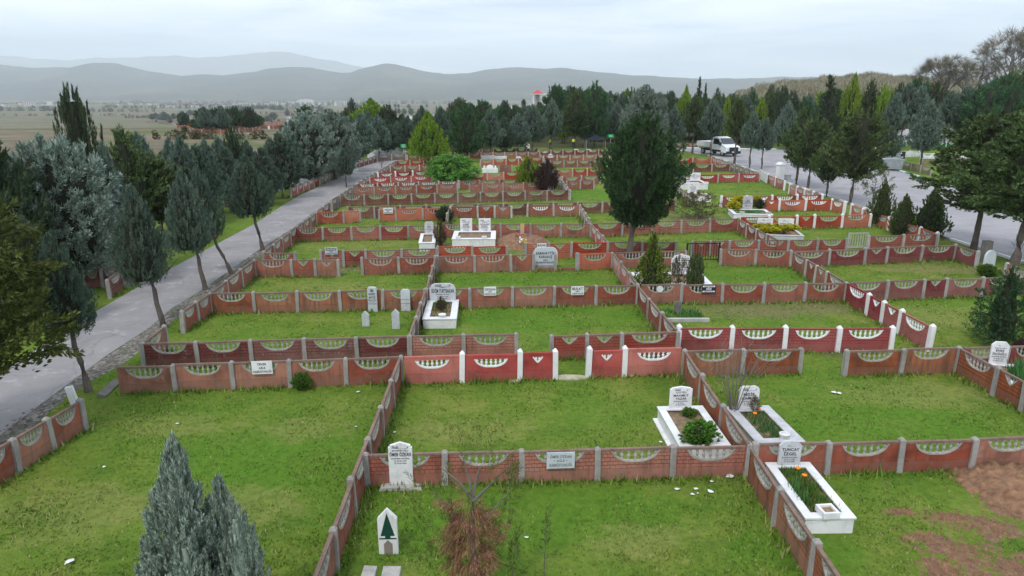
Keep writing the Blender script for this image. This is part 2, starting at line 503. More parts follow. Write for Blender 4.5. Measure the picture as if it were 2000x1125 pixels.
def inside(lst, x, y, n=0.5):
    return any(((x - c.x) / a) ** 2 + ((y - c.y) / b) ** 2 < 1 + n * mnoise.noise((x * 1.3, y * 1.3, 3)) for c, a, b in lst)

t = NT('grass and field')
p = t.pos()
n_big = t.noise(p, 0.16, 3, 0.5)
n_mid = t.noise(p, 0.75, 5, 0.6)
n_fine = t.noise(p, 5.5, 7, 0.72)
n_tiny = t.noise(p, 45.0, 3, 0.7)
grass = t.ramp(n_mid, [(0.28, (0.07, 0.135, 0.017)), (0.5, (0.14, 0.2, 0.028)), (0.74, (0.235, 0.245, 0.06))])
grass = t.mix(t.ramp(n_big, [(0.38, 0.0), (0.62, 0.6)]), grass, (0.105, 0.205, 0.022))
grass = t.mix(0.75, grass, t.ramp(n_fine, [(0.25, 0.42), (0.55, 1.0), (0.8, 1.25)]), 'MULTIPLY')
straw = t.ramp(n_fine, [(0.3, (0.11, 0.095, 0.04)), (0.7, (0.24, 0.21, 0.11))])
sep = t.node('SeparateXYZ'); t.lk(p, sep.inputs[0])
def patches(lst, warp, wk=3.2):
    acc = None
    for c, a, b in lst:
        dx = t.math('DIVIDE', t.math('SUBTRACT', sep.outputs[0], c.x), a)
        dy = t.math('DIVIDE', t.math('SUBTRACT', sep.outputs[1], c.y), b)
        d = t.math('ADD', t.math('MULTIPLY', dx, dx), t.math('MULTIPLY', dy, dy))
        acc = d if acc is None else t.math('MINIMUM', acc, d)
    return t.math('ADD', acc, t.math('MULTIPLY', t.math('SUBTRACT', warp, 0.5), wk))
w1 = t.noise(p, 1.6, 6, 0.7)
dry = t.ramp(patches(DRY, w1), [(0.2, 0.8), (1.0, 0.0)])
grass = t.mix(dry, grass, straw)
scat = t.ramp(t.noise(p, 0.9, 6, 0.72), [(0.6, 0.0), (0.74, 0.55)])
grass = t.mix(scat, grass, straw)
grass = t.mix(t.ramp(patches(LUSH, w1, 2.2), [(0.35, 0.65), (1.0, 0.0)]), grass, t.mix(1.0, (0.085, 0.195, 0.016), t.ramp(n_fine, [(0.25, 0.5), (0.55, 1.0), (0.8, 1.25)]), 'MULTIPLY'))
PALE = [(P(1850, 620), 4, 1.8), (P(450, 545), 2.4, 1.6), (P(640, 560), 3, 1.4), (P(150, 1000), 2.2, 1.3), (P(470, 990), 1.6, 1.0), (P(1300, 900), 1.6, .8), (P(1800, 770), 3, 1.2), (P(600, 840), 1.4, .8), (P(900, 840), 2.2, .8), (P(1250, 1060), 1.3, .7), (P(330, 830), 2, .8), (P(1560, 400), 8, 5), (P(700, 470), 6, 2.5), (P(1850, 525), 4, 1.2)]
grass = t.mix(t.ramp(patches(PALE, w1, 5.0), [(0.3, 0.5), (1.1, 0.0)]), grass, t.mix(1.0, (0.23, 0.24, 0.07), t.ramp(n_fine, [(0.25, 0.5), (0.55, 1.0), (0.8, 1.25)]), 'MULTIPLY'))
bare = t.ramp(patches(SOIL, w1, 9.5), [(0.35, 1.0), (0.7, 0.0)])
earth = t.ramp(n_fine, [(0.3, (0.11, 0.058, 0.032)), (0.7, (0.3, 0.19, 0.12))])
grass = t.mix(bare, grass, earth)
fa = t.node('Attribute', attribute_name='field').outputs['Fac']
band = t.noise(t.mapped(p, (0.0015, 0.011, 0.0)), 1.0, 3, 0.5)
fld = t.ramp(band, [(0.34, (0.16, 0.125, 0.085)), (0.46, (0.115, 0.1, 0.07)), (0.53, (0.19, 0.15, 0.105)), (0.62, (0.1, 0.105, 0.055)), (0.7, (0.17, 0.13, 0.09))])
lump = t.noise(p, 0.22, 6, 0.7)
fld = t.mix(0.8, fld, t.ramp(lump, [(0.3, 0.55), (0.65, 1.35)]), 'MULTIPLY')
fld = t.mix(t.ramp(t.noise(p, 0.05, 4, 0.55), [(0.52, 0.0), (0.6, 0.8)]), fld, (0.085, 0.125, 0.03))
wob = t.math('ADD', fa, t.math('MULTIPLY', t.math('SUBTRACT', t.noise(p, 0.12, 5, 0.6), 0.5), 0.9))
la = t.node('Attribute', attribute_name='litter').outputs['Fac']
shade_floor = t.ramp(n_fine, [(0.3, (0.028, 0.03, 0.014)), (0.7, (0.085, 0.075, 0.04))])  # dark litter tone carrying the shade of the belts in its colour
grass = t.mix(t.ramp(t.math('ADD', la, t.math('MULTIPLY', t.math('SUBTRACT', w1, 0.5), 0.5)), [(0.4, 0.0), (0.6, 0.92)]), grass, shade_floor)
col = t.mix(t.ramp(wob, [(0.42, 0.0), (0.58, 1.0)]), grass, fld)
t.bump(t.math('ADD', n_fine, n_tiny), 0.7, 0.05)
M['ground'] = t.done(col, 0.95, 0.1)
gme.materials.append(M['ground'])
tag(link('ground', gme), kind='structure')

def at_frac(line, f):
    L = [0.0]
    for a, b in zip(line, line[1:]): L.append(L[-1] + (b - a).length)
    s = f * L[-1]
    for i in range(len(line) - 1):
        if s <= L[i + 1] or i == len(line) - 2:
            k = (s - L[i]) / max(1e-9, L[i + 1] - L[i])
            return line[i].lerp(line[i + 1], k)

def strip(name, left, right, mat, off, n=60, m=6):
    left, right = [G(*q) if len(q) == 2 else Vector(q) for q in left], [G(*q) if len(q) == 2 else Vector(q) for q in right]
    vs = []
    for i in range(n + 1):
        a, b = at_frac(left, i / n), at_frac(right, i / n)
        for j in range(m + 1):
            q = a.lerp(b, j / m)
            vs.append((q.x, q.y, terrain(q.x, q.y) + off))
    qs = [(i * (m + 1) + j, i * (m + 1) + j + 1, (i + 1) * (m + 1) + j + 1, (i + 1) * (m + 1) + j) for i in range(n) for j in range(m)]
    o = link(name, mesh_np(name, vs, qs, True), mat)
    return tag(o, kind='structure')

def mat_road(name, c, patch):
    t = NT(name); p = t.pos()
    n1 = t.noise(p, 0.35, 6, 0.65, 0.6); n2 = t.noise(p, 22.0, 5, 0.7); n3 = t.noise(p, 1.3, 6, 0.7)
    col = t.ramp(n1, [(0.3, sc3(c, 0.8)), (0.5, c), (0.7, sc3(c, 1.16))])
    col = t.mix(t.ramp(n3, [(0.56, 0.0), (0.62, patch)]), col, sc3(c, 1.35))
    col = t.mix(t.ramp(n3, [(0.30, patch * 0.8), (0.38, 0.0)]), col, sc3(c, 0.7))
    vo = t.node('TexVoronoi', feature='DISTANCE_TO_EDGE', Scale=0.28)
    wv = t.node('VectorMath', operation='ADD'); nz = t.node('TexNoise', Scale=0.8, Detail=5.0); t.lk(p, nz.inputs['Vector'])
    t.lk(p, wv.inputs[0]); t.lk(nz.outputs['Color'], wv.inputs[1]); t.lk(wv.outputs[0], vo.inputs['Vector'])
    col = t.mix(t.ramp(vo.outputs['Distance'], [(0.0, 0.35), (0.012, 0.0)]), col, sc3(c, 0.45))
    col = t.mix(0.4, col, t.ramp(n2, [(0.3, 0.7), (0.7, 1.15)]), 'MULTIPLY')
    t.bump(n2, 0.3, 0.01)
    return t.done(col, 0.85, 0.2)
M['road'] = mat_road('worn grey road', (0.265, 0.252, 0.252), 0.9)
M['road2'] = mat_road('pale paved road', (0.3, 0.287, 0.297), 0.3)
t = NT('gravel'); p = t.pos()
v1 = t.node('TexVoronoi', Scale=9.0); t.lk(p, v1.inputs['Vector'])
ng = t.noise(p, 1.4, 5, 0.7)
col = t.ramp(v1.outputs['Color'], [(0.1, (0.075, 0.068, 0.058)), (0.5, (0.17, 0.155, 0.135)), (0.95, (0.32, 0.3, 0.27))])
col = t.mix(t.ramp(ng, [(0.5, 0.0), (0.62, 0.75)]), col, (0.075, 0.095, 0.03))
t.bump(v1.outputs['Distance'], 0.9, 0.06)
M['gravel'] = t.done(col, 0.95, 0.1)

ROAD_L = [(-330, 905), (0, 733), (120, 648), (219, 590), (341, 521), (500, 436), (551, 402), (585, 382), (658, 346), (694, 327), (752, 312), (775, 308)]
ROAD_R = [(-60, 905), (0, 850), (125, 757), (212, 692), (293, 640), (331, 606), (400, 563), (500, 492), (570, 447), (617, 412), (662, 381), (713, 347), (756, 326), (790, 312)]
strip('gravel', [(-10, 905), (60, 838), (140, 765), (260, 700), (318, 642), (352, 612), (412, 570), (508, 500), (574, 455), (640, 405), (672, 384), (725, 346), (785, 313)][::-1], ROAD_R[::-1], M['gravel'], 0.006, 60, 4)
strip('road', ROAD_L, ROAD_R, M['road'], 0.014, 90, 8)
R2L = [(1292, 296), (1340, 297), (1381, 303), (1440, 322), (1503, 346), (1600, 379), (1700, 412), (1837, 463), (1886, 478), (2000, 515), (2200, 580), (2500, 690)]
R2R = [(1292, 288), (1340, 289), (1400, 290.5), (1450, 291.5), (1530, 292), (1610, 300), (1690, 318), (1758, 335), (1824, 355), (2000, 410), (2200, 470), (2500, 560)]
strip('road', R2L, R2R, M['road2'], 0.03, 90, 10)
strip('path', [(870, 252), (930, 266), (1010, 258)], [(862, 255), (925, 271), (1012, 263)], M['road2'], 0.06, 20, 3)
strip('path', [(480, 262), (520, 247), (560, 228), (640, 222)], [(500, 264), (538, 250), (580, 232), (640, 226)], M['road'], 0.06, 20, 3)

def kerb(name, pts, mats, piece, w=0.16, h=0.13):
    line = [G(*q) for q in pts]
    L = sum((b - a).length for a, b in zip(line, line[1:]))
    n = max(1, int(L / piece)); mb = MB()
    for i in range(n):
        a, b = at_frac(line, i / n), at_frac(line, (i + 0.97) / n)
        d = (b - a).normalized(); s = Vector((-d.y, d.x, 0)) * w / 2
        lo = [(q.x, q.y, terrain(q.x, q.y) - 0.1) for q in (a - s, a + s, b + s, b - s)]
        hi = [(q.x, q.y, terrain(q.x, q.y) + h) for q in (a - s, a + s, b + s, b - s)]
        mb.add(lo + hi, [(0, 1, 2, 3), (7, 6, 5, 4), (4, 5, 1, 0), (5, 6, 2, 1), (6, 7, 3, 2), (7, 4, 0, 3)], (i // 2) % len(mats))
    tag(mb.build(name, mats), kind='structure')
kerb('kerb', R2L[1:], [M['conc_pale'], M['white_post']], 1.0)
M['kerbgreen'] = mat_plain('green kerb paint', (0.05, 0.25, 0.12), 0.6, 0.3)
kerb('kerb', R2R, [M['white_post'], M['kerbgreen']], 1.0, 0.2, 0.16)

# ---------------------------------------------------------------- hills and mountains
def ridge(name, prof, D, foot, mat, seed, depth_back, z_foot, cols=520):
    xs = np.array([q[0] for q in prof], float); ys = np.array([q[1] for q in prof], float)
    us = np.linspace(xs[0], xs[-1], cols); rows = 26
    vs = []
    for i, px in enumerate(us):
        py = np.interp(px, xs, ys)
        py += 1.6 * mnoise.noise((px * 0.03, seed, 0)) + 0.8 * mnoise.noise((px * 0.11, seed, 5))
        xw = (px - 1000.0) / F * D * 1.037
        top = H + (185.0 - py) / F * D * 1.037
        for j in range(rows):
            f = j / (rows - 1)                     # 0 foot .. 0.8 crest .. 1 back
            if f <= 0.8:
                g = f / 0.8
                y = foot + (D - foot) * g
                prof_z = g ** 1.25
                gully = 0.12 * math.sin(g * math.pi) * (mnoise.fractal((xw * 0.0016 * 4000 / D, y * 0.0007, seed), 0.9, 2.1, 5))
                z = z_foot + (top - z_foot) * min(1.0, prof_z + gully * (1 - g))
            else:
                g = (f - 0.8) / 0.2
                y = D + depth_back * g
                z = top + (z_foot - top) * g
            vs.append((xw * (0.55 + 0.45 * (y / D)) if f < 0.8 else xw, y, z))
    qs = [(i * rows + j, (i + 1) * rows + j, (i + 1) * rows + j + 1, i * rows + j + 1) for i in range(cols - 1) for j in range(rows - 1)]
    tag(link(name, mesh_np(name, vs, qs, True), mat), kind='structure')
t = NT('wooded hillside'); p = t.pos()
a1 = t.noise(p, 0.0016, 7, 0.62); a2 = t.noise(p, 0.012, 6, 0.7)
col = t.ramp(a1, [(0.36, (0.03, 0.042, 0.024)), (0.52, (0.055, 0.06, 0.034)), (0.66, (0.1, 0.105, 0.055))])
col = t.mix(0.8, col, t.ramp(a2, [(0.3, 0.45), (0.7, 1.35)]), 'MULTIPLY')
t.bump(a2, 1.0, 30.0)
M['hill'] = t.done(col, 0.95, 0.05)
ridge('hills', [(-700, 128), (-200, 122), (0, 127), (60, 131), (130, 138), (205, 138), (250, 129), (290, 131), (340, 143), (400, 152), (430, 150), (480, 151), (540, 145), (560, 140), (590, 137),
       (640, 138), (690, 148), (710, 146), (740, 137), (770, 131), (790, 132), (830, 142), (880, 149), (920, 148), (960, 141), (1010, 137), (1060, 140), (1100, 139), (1150, 145),
       (1200, 150), (1260, 153), (1330, 157), (1400, 157), (1460, 155), (1500, 154), (1800, 152), (2600, 145)], 6700, 4400, M['hill'], 2.0, 1900, -28)
ridge('mountains', [(-700, 118), (-300, 112), (0, 121), (80, 117), (130, 121), (200, 126), (260, 121), (330, 121), (400, 117), (440, 122), (500, 117), (570, 111), (600, 112), (640, 120), (680, 127),
       (730, 137), (800, 150), (1100, 160), (2600, 165)], 15500, 12000, M['hill'], 8.0, 2000, -28)

# ---------------------------------------------------------------- haze (air between here and the mountains)
hz = MB().box(-19000, -70, -32, 19000, 18200, 1020)
hm = bpy.data.materials.new('haze'); hm.use_nodes = True
hn = hm.node_tree.nodes; hn.clear()
ho = hn.new('ShaderNodeOutputMaterial'); hv = hn.new('ShaderNodeVolumePrincipled')
hv.inputs['Color'].default_value = (0.88, 0.95, 1.0, 1)
hv.inputs['Density'].default_value = 0.000125
hm.node_tree.links.new(hv.outputs[0], ho.inputs['Volume'])
tag(hz.build('haze', hm), kind='stuff')
# ---------------------------------------------------------------- precast concrete fences
PH = 0.85          # panel height
def opening(kind, w):
    """outline of a panel's cut-out from its right end to its left: list of (x, z)"""
    if kind == 'F':                       # wide boat-shaped opening up to the top rail
        a, d, zt = 0.335 * w, 0.31, PH - 0.055
    elif kind == 'I':                     # the same set below a solid band
        a, d, zt = 0.30 * w, 0.24, PH - 0.13
    elif kind == 'V':                     # small pointed opening
        a, d, zt = 0.24 * w, 0.24, PH - 0.06
    else:                                 # 'W' small pointed opening set below a band
        a, d, zt = 0.15 * w, 0.17, PH - 0.12
    c = w / 2
    pts = []
    n = 14 if kind in 'FI' else 8
    for i in range(n + 1):
        s = 1 - 2 * i / n
        if kind in 'FI':
            z = d * (1 - abs(s) ** 2.3) ** 0.62 if abs(s) < 1 else 0
            z = min(z, d * 0.97)
        else:
            z = d * (1 - abs(s) ** 1.25)
        pts.append((c + a * s, zt - z))
    return pts, zt

_pm = {}
def panel_meshes(kind):
    """(body mesh, balustrade mesh) of a panel 1.8 m (F, I, N) or 1.1 m (V, W, S) wide"""
    if kind in _pm: return _pm[kind]
    w = 1.8 if kind in 'FIN' else 1.1
    th = 0.03
    mb = MB()
    bal = None
    mb.box(0, -th, -0.15, w, th, 0.305)
    if kind in 'NS':
        mb.box(0, -th * 0.92, 0.311, w, th * 0.92, PH - 0.055)
        mb.box(0, -th * 1.25, PH - 0.055, w, th * 1.25, PH, 1)
    else:
        pts, zt = opening(kind, w)
        T = PH - 0.055
        y = th * 0.92
        zb = min(z for x, z in pts) - 0.03
        # lower block, two side cheeks as concave outline
        out = [(0, 0.311), (w, 0.311), (w, T)]
        if zt < T - 0.01:
            # closed hole: split left and right halves round the hole
            c = w / 2
            right = [(x, z) for x, z in pts if x >= c - 1e-6]
            left = [(x, z) for x, z in pts if x <= c + 1e-6]
            mb.prism([(c, 0.311), (w, 0.311), (w, T), (c, T), (c, zt)] + [(x, z) for x, z in right if not (abs(x - c) < 1e-6 and z == zt)], -y, y)
            mb.prism([(0, 0.311), (c, 0.311)] + left + [(c, zt), (c, T), (0, T)], -y, y)
        else:
            mb.prism(out + pts + [(0, T)], -y, y)
        mb.box(0, -th * 1.25, T, w, th * 1.25, PH, 1)
        # balusters and the raised rim
        bal = MB()
        c = w / 2
        xs = [x for x, z in pts]
        n = 7 if kind in 'FI' else 2
        span = max(xs) - min(xs)
        f = np.array(sorted(pts))
        for i in range(n):
            x = min(xs) + span * (i + 0.5) / n if kind in 'FI' else c + (i - 0.5) * span * 0.34
            z0 = float(np.interp(x, f[:, 0], f[:, 1]))
            h = zt - z0
            r = 0.042 if kind in 'FI' else 0.035
            bal.lathe([(r * .95, z0 - 0.01), (r, z0 + .1 * h), (r * .62, z0 + .25 * h), (r * 1.12, z0 + .5 * h), (r * .62, z0 + .75 * h), (r, z0 + .9 * h), (r * .95, zt + 0.004)], 8, x, 0, 0, 1, 0.75)
        rim = [(x, z) for x, z in pts]
        for (xa, za), (xb, zb2) in zip(rim, rim[1:]):
            d = Vector((xb - xa, zb2 - za)); nrm = Vector((-d.y, d.x)).normalized() * 0.02
            o_ = [(xa - nrm.x, za - nrm.y), (xb - nrm.x, zb2 - nrm.y), (xb + nrm.x, zb2 + nrm.y), (xa + nrm.x, za + nrm.y)]
            bal.prism(o_, -th * 1.15, th * 1.15)
        bal = bal.mesh('balustrade', [M['conc']], False)
    body = mb.mesh('panel', [M['conc'], M['rail']])
    _pm[kind] = (body, bal, w)
    return _pm[kind]

def post_mesh(kind):
    k = 'post' + kind
    if k in _pm: return _pm[k]
    mb = MB()
    if kind == 'white':
        mb.box(-.08, -.08, -.2, .08, .08, PH + .05)
        mb.box(-.08, -.08, PH + .05, .08, .08, PH + .13, 0, .06, .06)
    else:
        mb.box(-.07, -.075, -.2, .07, .075, PH + .015, 0, .004, .004)
        mb.box(-.062, -.066, PH + .015, .062, .066, PH + .06, 0, .035, .03)
    _pm[k] = mb.mesh('post', [M['conc']])
    return _pm[k]

FENCES = []
def fence(label, a, b, panels, color='rust', relief='plain', post='grey', bal='bal', h=PH, start=True, end=True, group=None, terr=False, on_ground=False):
    """a run of panels between posts; a and b are the ends of its top edge in pixels of the photograph"""
    if on_ground:
        A, B = G(*a), G(*b)
    else:
        A, B = P(a[0], a[1], h), P(b[0], b[1], h)
        A.z = B.z = 0
        if terr:
            A.z, B.z = terrain(A.x, A.y), terrain(B.x, B.y)
    d = B - A
    L = Vector((d.x, d.y)).length
    if isinstance(panels, int) or panels is None:
        panels = 'F' * (panels or max(1, round(L / 1.8)))
    root = empty('concrete_fence', A, math.atan2(d.y, d.x), label, 'fence', group or 'concrete fences round the grave plots')
    root.scale.z = h / PH
    rel = [1.0 if k in 'FIN' else (0.62 if k != 'L' else 0.8) for k in panels]
    unit = L / sum(rel)
    pm_ = pmat(color, relief)
    postm = {'grey': M['conc'], 'white': M['white_post'], 'pale': M['conc_pale'], 'dark': M['conc_dark']}[post]
    x = 0.0
    rng = random.Random(len(FENCES) * 7 + 1)
    def put_post(x):
        link('post', post_mesh('white' if post == 'white' else 'grey'), postm, root, (x, rng.uniform(-.018, .018), d.z * x / L + rng.uniform(-.035, .02)), (rng.uniform(-.03, .03), rng.uniform(-.026, .026), rng.uniform(-.04, .04)))
    if start: put_post(0)
    for i, k in enumerate(panels):
        w = rel[i] * unit
        if k == 'L':
            mb = MB(); mb.box(0.05, -.04, -.1, w - .05, .04, .16)
            mb.build('panel', pm_, root, (x, 0, d.z * x / L))
        else:
            body, balm, w0 = panel_meshes(k)
            ins = 0.055
            o = link('panel', body, pm_, root, (x + ins, rng.uniform(-.006, .006), d.z * (x + w / 2) / L + rng.uniform(-.025, .016)), (rng.uniform(-.015, .015), rng.uniform(-.011, .011), 0), ((w - 2 * ins) / w0, 1, 1))
            if post == 'white' or color in ('crimson', 'orange', 'green', 'white'):
                o.material_slots[1].link = 'OBJECT'; o.material_slots[1].material = pm_
            if balm: link('balustrade', balm, M[bal], o)
        x += w
        if i < len(panels) - 1 or end: put_post(x)
    FENCES.append((A, B))
    return root

# front rows
fence('weathered pink brick-patterned fence under the grey stone plaque, nearest the camera', (715, 888), (1462, 869), 'FFFFF', 'brickpink', 'brick', h=.78)
fence('red fence behind the front white grave with grass and a square pot', (1475, 868), (2045, 853), 'FFFF', 'rust', 'plain', start=True, h=.8)
fence('long leaning fence seen almost edge-on beside the white stone with the dark arrow', (781, 697), (598, 1165), None, 'rust', 'brick', 'grey', start=False)
fence('faded red fence carrying the white three-line sign board', (223, 716), (782, 697), 'FFFFF', 'rust', 'plain', start=False)
fence('smooth bright red fence with two wide openings and a heart opening by the gateway', (786, 696), (1085, 687), 'IIW', 'crimson', 'plain', 'white', 'white_post', start=False, h=.9)
fence('smooth bright red fence with white posts beside the gateway, one heart and one wide opening', (1150, 684), (1334, 679), 'WI', 'crimson', 'plain', 'white', 'white_post', end=False, h=.9)
fence('orange red fence with a broken grey post behind the bare shrub', (1338, 685), (1565, 680), 'FF', 'rustgreen', 'plain')
fence('short orange fence before the white-posted crimson fence, right of a gap', (1655, 684), (1872, 679), 'FF', 'rustgreen', 'plain')
fence('dark maroon fence behind the headstone at the photo edge', (1880, 679), (2055, 674), 'FF', 'maroon', 'plain', start=False)
fence('orange boarded fence running down to the photo edge below the edge headstone', (1874, 679), (2110, 803), 'FVF', 'rustgreen', 'plank', start=False)
fence('orange fence between the two graves with peaked and rounded headstones', (1337, 685), (1463, 868), None, 'rustgreen', 'plain', start=False, end=False)
fence('orange brick-patterned fence along the long white grave with the square pot', (1467, 872), (1690, 1200), None, 'rustgreen', 'brick', start=False)
fence('dark brown red brick-patterned fence directly behind the fence with the three-line sign', (276, 671), (798, 656), 'FFFFF', 'darkbrick', 'brick')
fence('pale pink brick-patterned fence, two panels, before the grave with a bold inscription', (800, 656), (1009, 652), 'FF', 'brickpink', 'brick')
fence('red brick-patterned fence with two heart openings and a wide one beyond the gateway', (1078, 655), (1323, 648), 'VVF', 'redboard', 'brick')
fence('crimson brick-patterned fence with white posts and white-rimmed openings, facing the camera', (1326, 641), (1744, 641), 'FFFF', 'crimson_brick', 'brick', 'white', 'white_post')
fence('faded crimson fence with white posts receding from the end of the white-rimmed row', (1655, 553), (1820, 640), 'FVVF', 'crimson_brick', 'brick', 'white', 'white_post', start=False)
# roadside fence on the left
fence('red roadside fence in the front corner below the gravel verge', (-60, 905), (155, 782), 'FFF', 'rust', 'plain')
fence('single fence panel by the leaning tree, joining the dark brick-patterned fence to the road', (276, 672), (320, 638), 'F', 'rust', 'plain', start=False)
fence('roadside fence of plain red panels by the bare-trunked cypress, second stretch from the front', (353, 608), (409, 573), 'FF', 'rust', 'plain')
fence('roadside fence with pale openings between the two leaning trunks', (409, 572), (496, 508), None, 'rust', 'plain', start=False)
fence('roadside fence between the sixth cypress and the two-heart fence', (514, 491), (616, 416), None, 'redboard', 'plank')
fence('short rusty roadside fence ending at a white post', (618, 413), (643, 395), None, 'rust', 'plain', end=True)
fence('worn grey roadside fence beside the small round-headed cypress', (647, 391), (696, 360), None, 'grey', 'plank')
fence('far roadside fence with white posts near the bare shrub', (698, 358), (773, 314), None, 'pink', 'plank', 'pale', 'conc_pale')
# second row
fence('long orange fence behind the two small pale gravestones', (409, 573), (829, 565), 'FFFFF', 'rustgreen', 'plain', start=False)
fence('orange fence carrying two small white name boards', (833, 565), (1245, 556), 'FFFFF', 'rust', 'plain')
fence('rusty fence carrying the dark blue name board', (1250, 556), (1653, 552), 'FFFFF', 'rust', 'plain', start=False)
fence('dark maroon fence behind the feathery dark conifer', (1660, 551), (2060, 538), 'FFVFFF', 'maroon', 'plain', start=False)
fence('brown side fence close to the grave with a bold inscription', (831, 566), (799, 654), None, 'brown', 'plain', start=False, end=False)
fence('brown side fence one plot behind the grave with a bold inscription', (850, 502), (833, 563), None, 'brown', 'plain', start=False, end=False)
fence('pinkish side fence between the grave of the tall tree and the plaque plot', (1199, 494), (1245, 555), None, 'pink', 'plain', start=False, end=False)
fence('orange side fence coming down from the yellow-tipped cypress', (1247, 558), (1321, 645), None, 'rust', 'plank', start=False, end=False)
# third row
fence('rust red fence with one wide and two small openings, left of a gap', (496, 508), (660, 507), 'FVV', 'rust', 'plain')
fence('rust red fence, two panels, behind the two mounded graves', (707, 504), (849, 501), 'FF', 'rust', 'plain')
fence('rust red fence ending at the large grey family plaque', (855, 500), (1042, 497), 'FFV', 'rust', 'plain')
fence('low red sill and posts under the large grey family plaque', (1042, 497), (1127, 496), 'LL', 'rust', 'plain', start=False)
fence('single bright rust panel between the low sill and the tall dark tree', (1129, 496), (1196, 493), 'F', 'orange', 'plain')
fence('reddish fence behind the tall dark tree trunk, ending at the black gate', (1201, 493), (1340, 489), 'FF', 'rust', 'plain', start=False)
fence('rust fence, two panels, on the far side of the black gate', (1409, 487), (1546, 490), 'FF', 'rust', 'plain')
fence('long maroon fence reaching to the roadside by the grey stone slab', (1550, 491), (1867, 478), 'FFVFF', 'maroon', 'plain', start=False)
fence('maroon roadside panel beside the grey stone slab', (1869, 479), (1912, 491), 'F', 'maroon', 'plain', 'pale', start=False)
fence('pale maroon roadside fence at the photo edge by the big pines', (1968, 514), (2070, 545), 'FF', 'pink', 'plain', 'pale')
fence('rust side fence from the black gate row down to the faded crimson fence', (1549, 492), (1652, 551), 'FVVF', 'rust', 'plain', 'pale', 'conc_pale', start=False, end=False)
# fourth row
fence('single red boarded panel at the roadside, behind the second row of trunks', (514, 493), (576, 493), 'F', 'redboard', 'plank', start=False)
fence('red boarded fence carrying the small pale board with large letters', (626, 490), (853, 485), 'VVFF', 'redboard', 'plank')
fence('bright red boarded fence, two panels, below the long double grave', (855, 482), (990, 480), 'FF', 'orange', 'plank')
fence('bright red boarded fence behind the large grey family plaque', (1027, 475), (1187, 473), 'VVF', 'orange', 'plank')
fence('red boarded fence behind the trunk of the tall dark tree', (1189, 473), (1320, 472), 'FF', 'redboard', 'plank', start=False)
fence('long red boarded fence with heart openings behind the black gate', (1352, 471), (1654, 466), 'VVFFFF', 'redboard', 'plank')
fence('red boarded fence, two panels, in front of the two round thujas', (1698, 461), (1831, 457), 'FF', 'redboard', 'plank', 'pale')
# fifth row
fence('red boarded fence left of the small grey-headed grave', (573, 445), (852, 440), 'FFFFF', 'redboard', 'plank', start=False)
fence('red fence behind the double white grave and the fresh soil mound', (860, 438), (1154, 437), 'FFFFF', 'rust', 'plain')
fence('red boarded fence behind the tall dark tree crown, lower half', (1156, 437), (1443, 426), 'FFFFF', 'redboard', 'plank', start=False)
fence('orange fence with white posts behind the bed of golden shrubs', (1446, 424), (1700, 419), 'FFVFF', 'orange', 'plain', 'white', 'conc_pale', start=False)
fence('boarded side fence beside the bed of golden shrubs', (1443, 428), (1521, 470), None, 'redboard', 'plank', 'pale', 'conc_pale', start=False, end=False)
fence('pale side fence right of the fresh soil mound', (1156, 438), (1188, 473), None, 'pink', 'plank', 'pale', 'conc_pale', start=False, end=False)
fence('pale side fence leaning in line one plot further than the soil mound', (1134, 401), (1155, 435), None, 'grey', 'plank', 'pale', 'conc_pale', start=False, end=False)
# sixth row
fence('bright orange red fence, one wide and one heart opening, at the roadside', (617, 414), (703, 411), 'FW', 'orange', 'plain', start=False)
fence('bright orange red fence carrying the small white board, right of a gap', (740, 409), (877, 406), 'VIF', 'orange', 'plain')
fence('faded red fence with two small openings behind the twin rectangular headstones', (880, 403), (999, 403), 'IVV', 'rust', 'plain', 'pale', 'conc_pale')
fence('faded red fence, two panels with white balusters, by the pale side fence', (1030, 400), (1133, 400), 'II', 'rust', 'plain', 'pale', 'white_post')
fence('weathered white side fence by the dark round shrub', (877, 406), (871, 428), 'FF', 'grey', 'plank', 'pale', 'conc_pale', start=False, end=False)
fence('long low brown boarded fence across the middle distance', (679, 404), (1176, 394), None, 'brown', 'plank')
fence('brown boarded fence behind the lower crown of the tall dark tree', (1178, 394), (1320, 390), 'FFF', 'brown', 'plank', start=False)
fence('orange red fence with white posts behind the headstone between golden bushes', (1491, 391), (1625, 390), 'WII', 'orange', 'plain', 'white', 'white_post')
fence('short orange roadside fence at the end of the white-posted row', (1626, 391), (1650, 396), 'F', 'orange', 'plain', 'white', 'white_post', start=False)
fence('pinkish boarded fence above the white-posted orange fence', (1409, 384), (1606, 381), 'FFFF', 'redboard', 'plank', 'white', 'white_post')
fence('orange roadside fence behind the three thujas', (1664, 401), (1832, 456), None, 'orange', 'plain', 'white', 'conc_pale')
# farther rows
fence('brown boarded fence ending below the pointed yellow-green cypress', (664, 382), (1111, 371), None, 'brown', 'plank')
fence('red fence just behind the long brown boarded one, left part', (688, 366), (893, 359), 'IIIII', 'rust', 'plain')
fence('red fence just behind the long brown boarded one, right part', (917, 359), (1062, 356), 'WIII', 'rust', 'plain')
fence('thin red boarded fence below the bright green weeping shrub', (696, 359), (895, 353), None, 'redboard', 'plank', 'pale', 'white_post')
fence('thin red boarded fence between the weeping shrub and the yellow-green cypress', (897, 353), (1014, 350), None, 'redboard', 'plank')
fence('glossy red fence with white balusters beside the weeping shrub', (722, 347), (842, 342), 'III', 'crimson', 'plain', 'pale', 'white_post')
fence('crimson fence with white posts at the roadside, beyond the glossy red one', (738, 338), (838, 333), 'III', 'crimson_brick', 'plain', 'white', 'white_post')
fence('brownish fence behind the crimson one with white posts', (762, 324), (875, 321), None, 'rust', 'plain', 'pale', 'conc_pale')
fence('red fence at the foot of the bright yellow-green cone tree', (773, 314), (880, 311), None, 'orange', 'plain', 'pale', 'conc_pale')
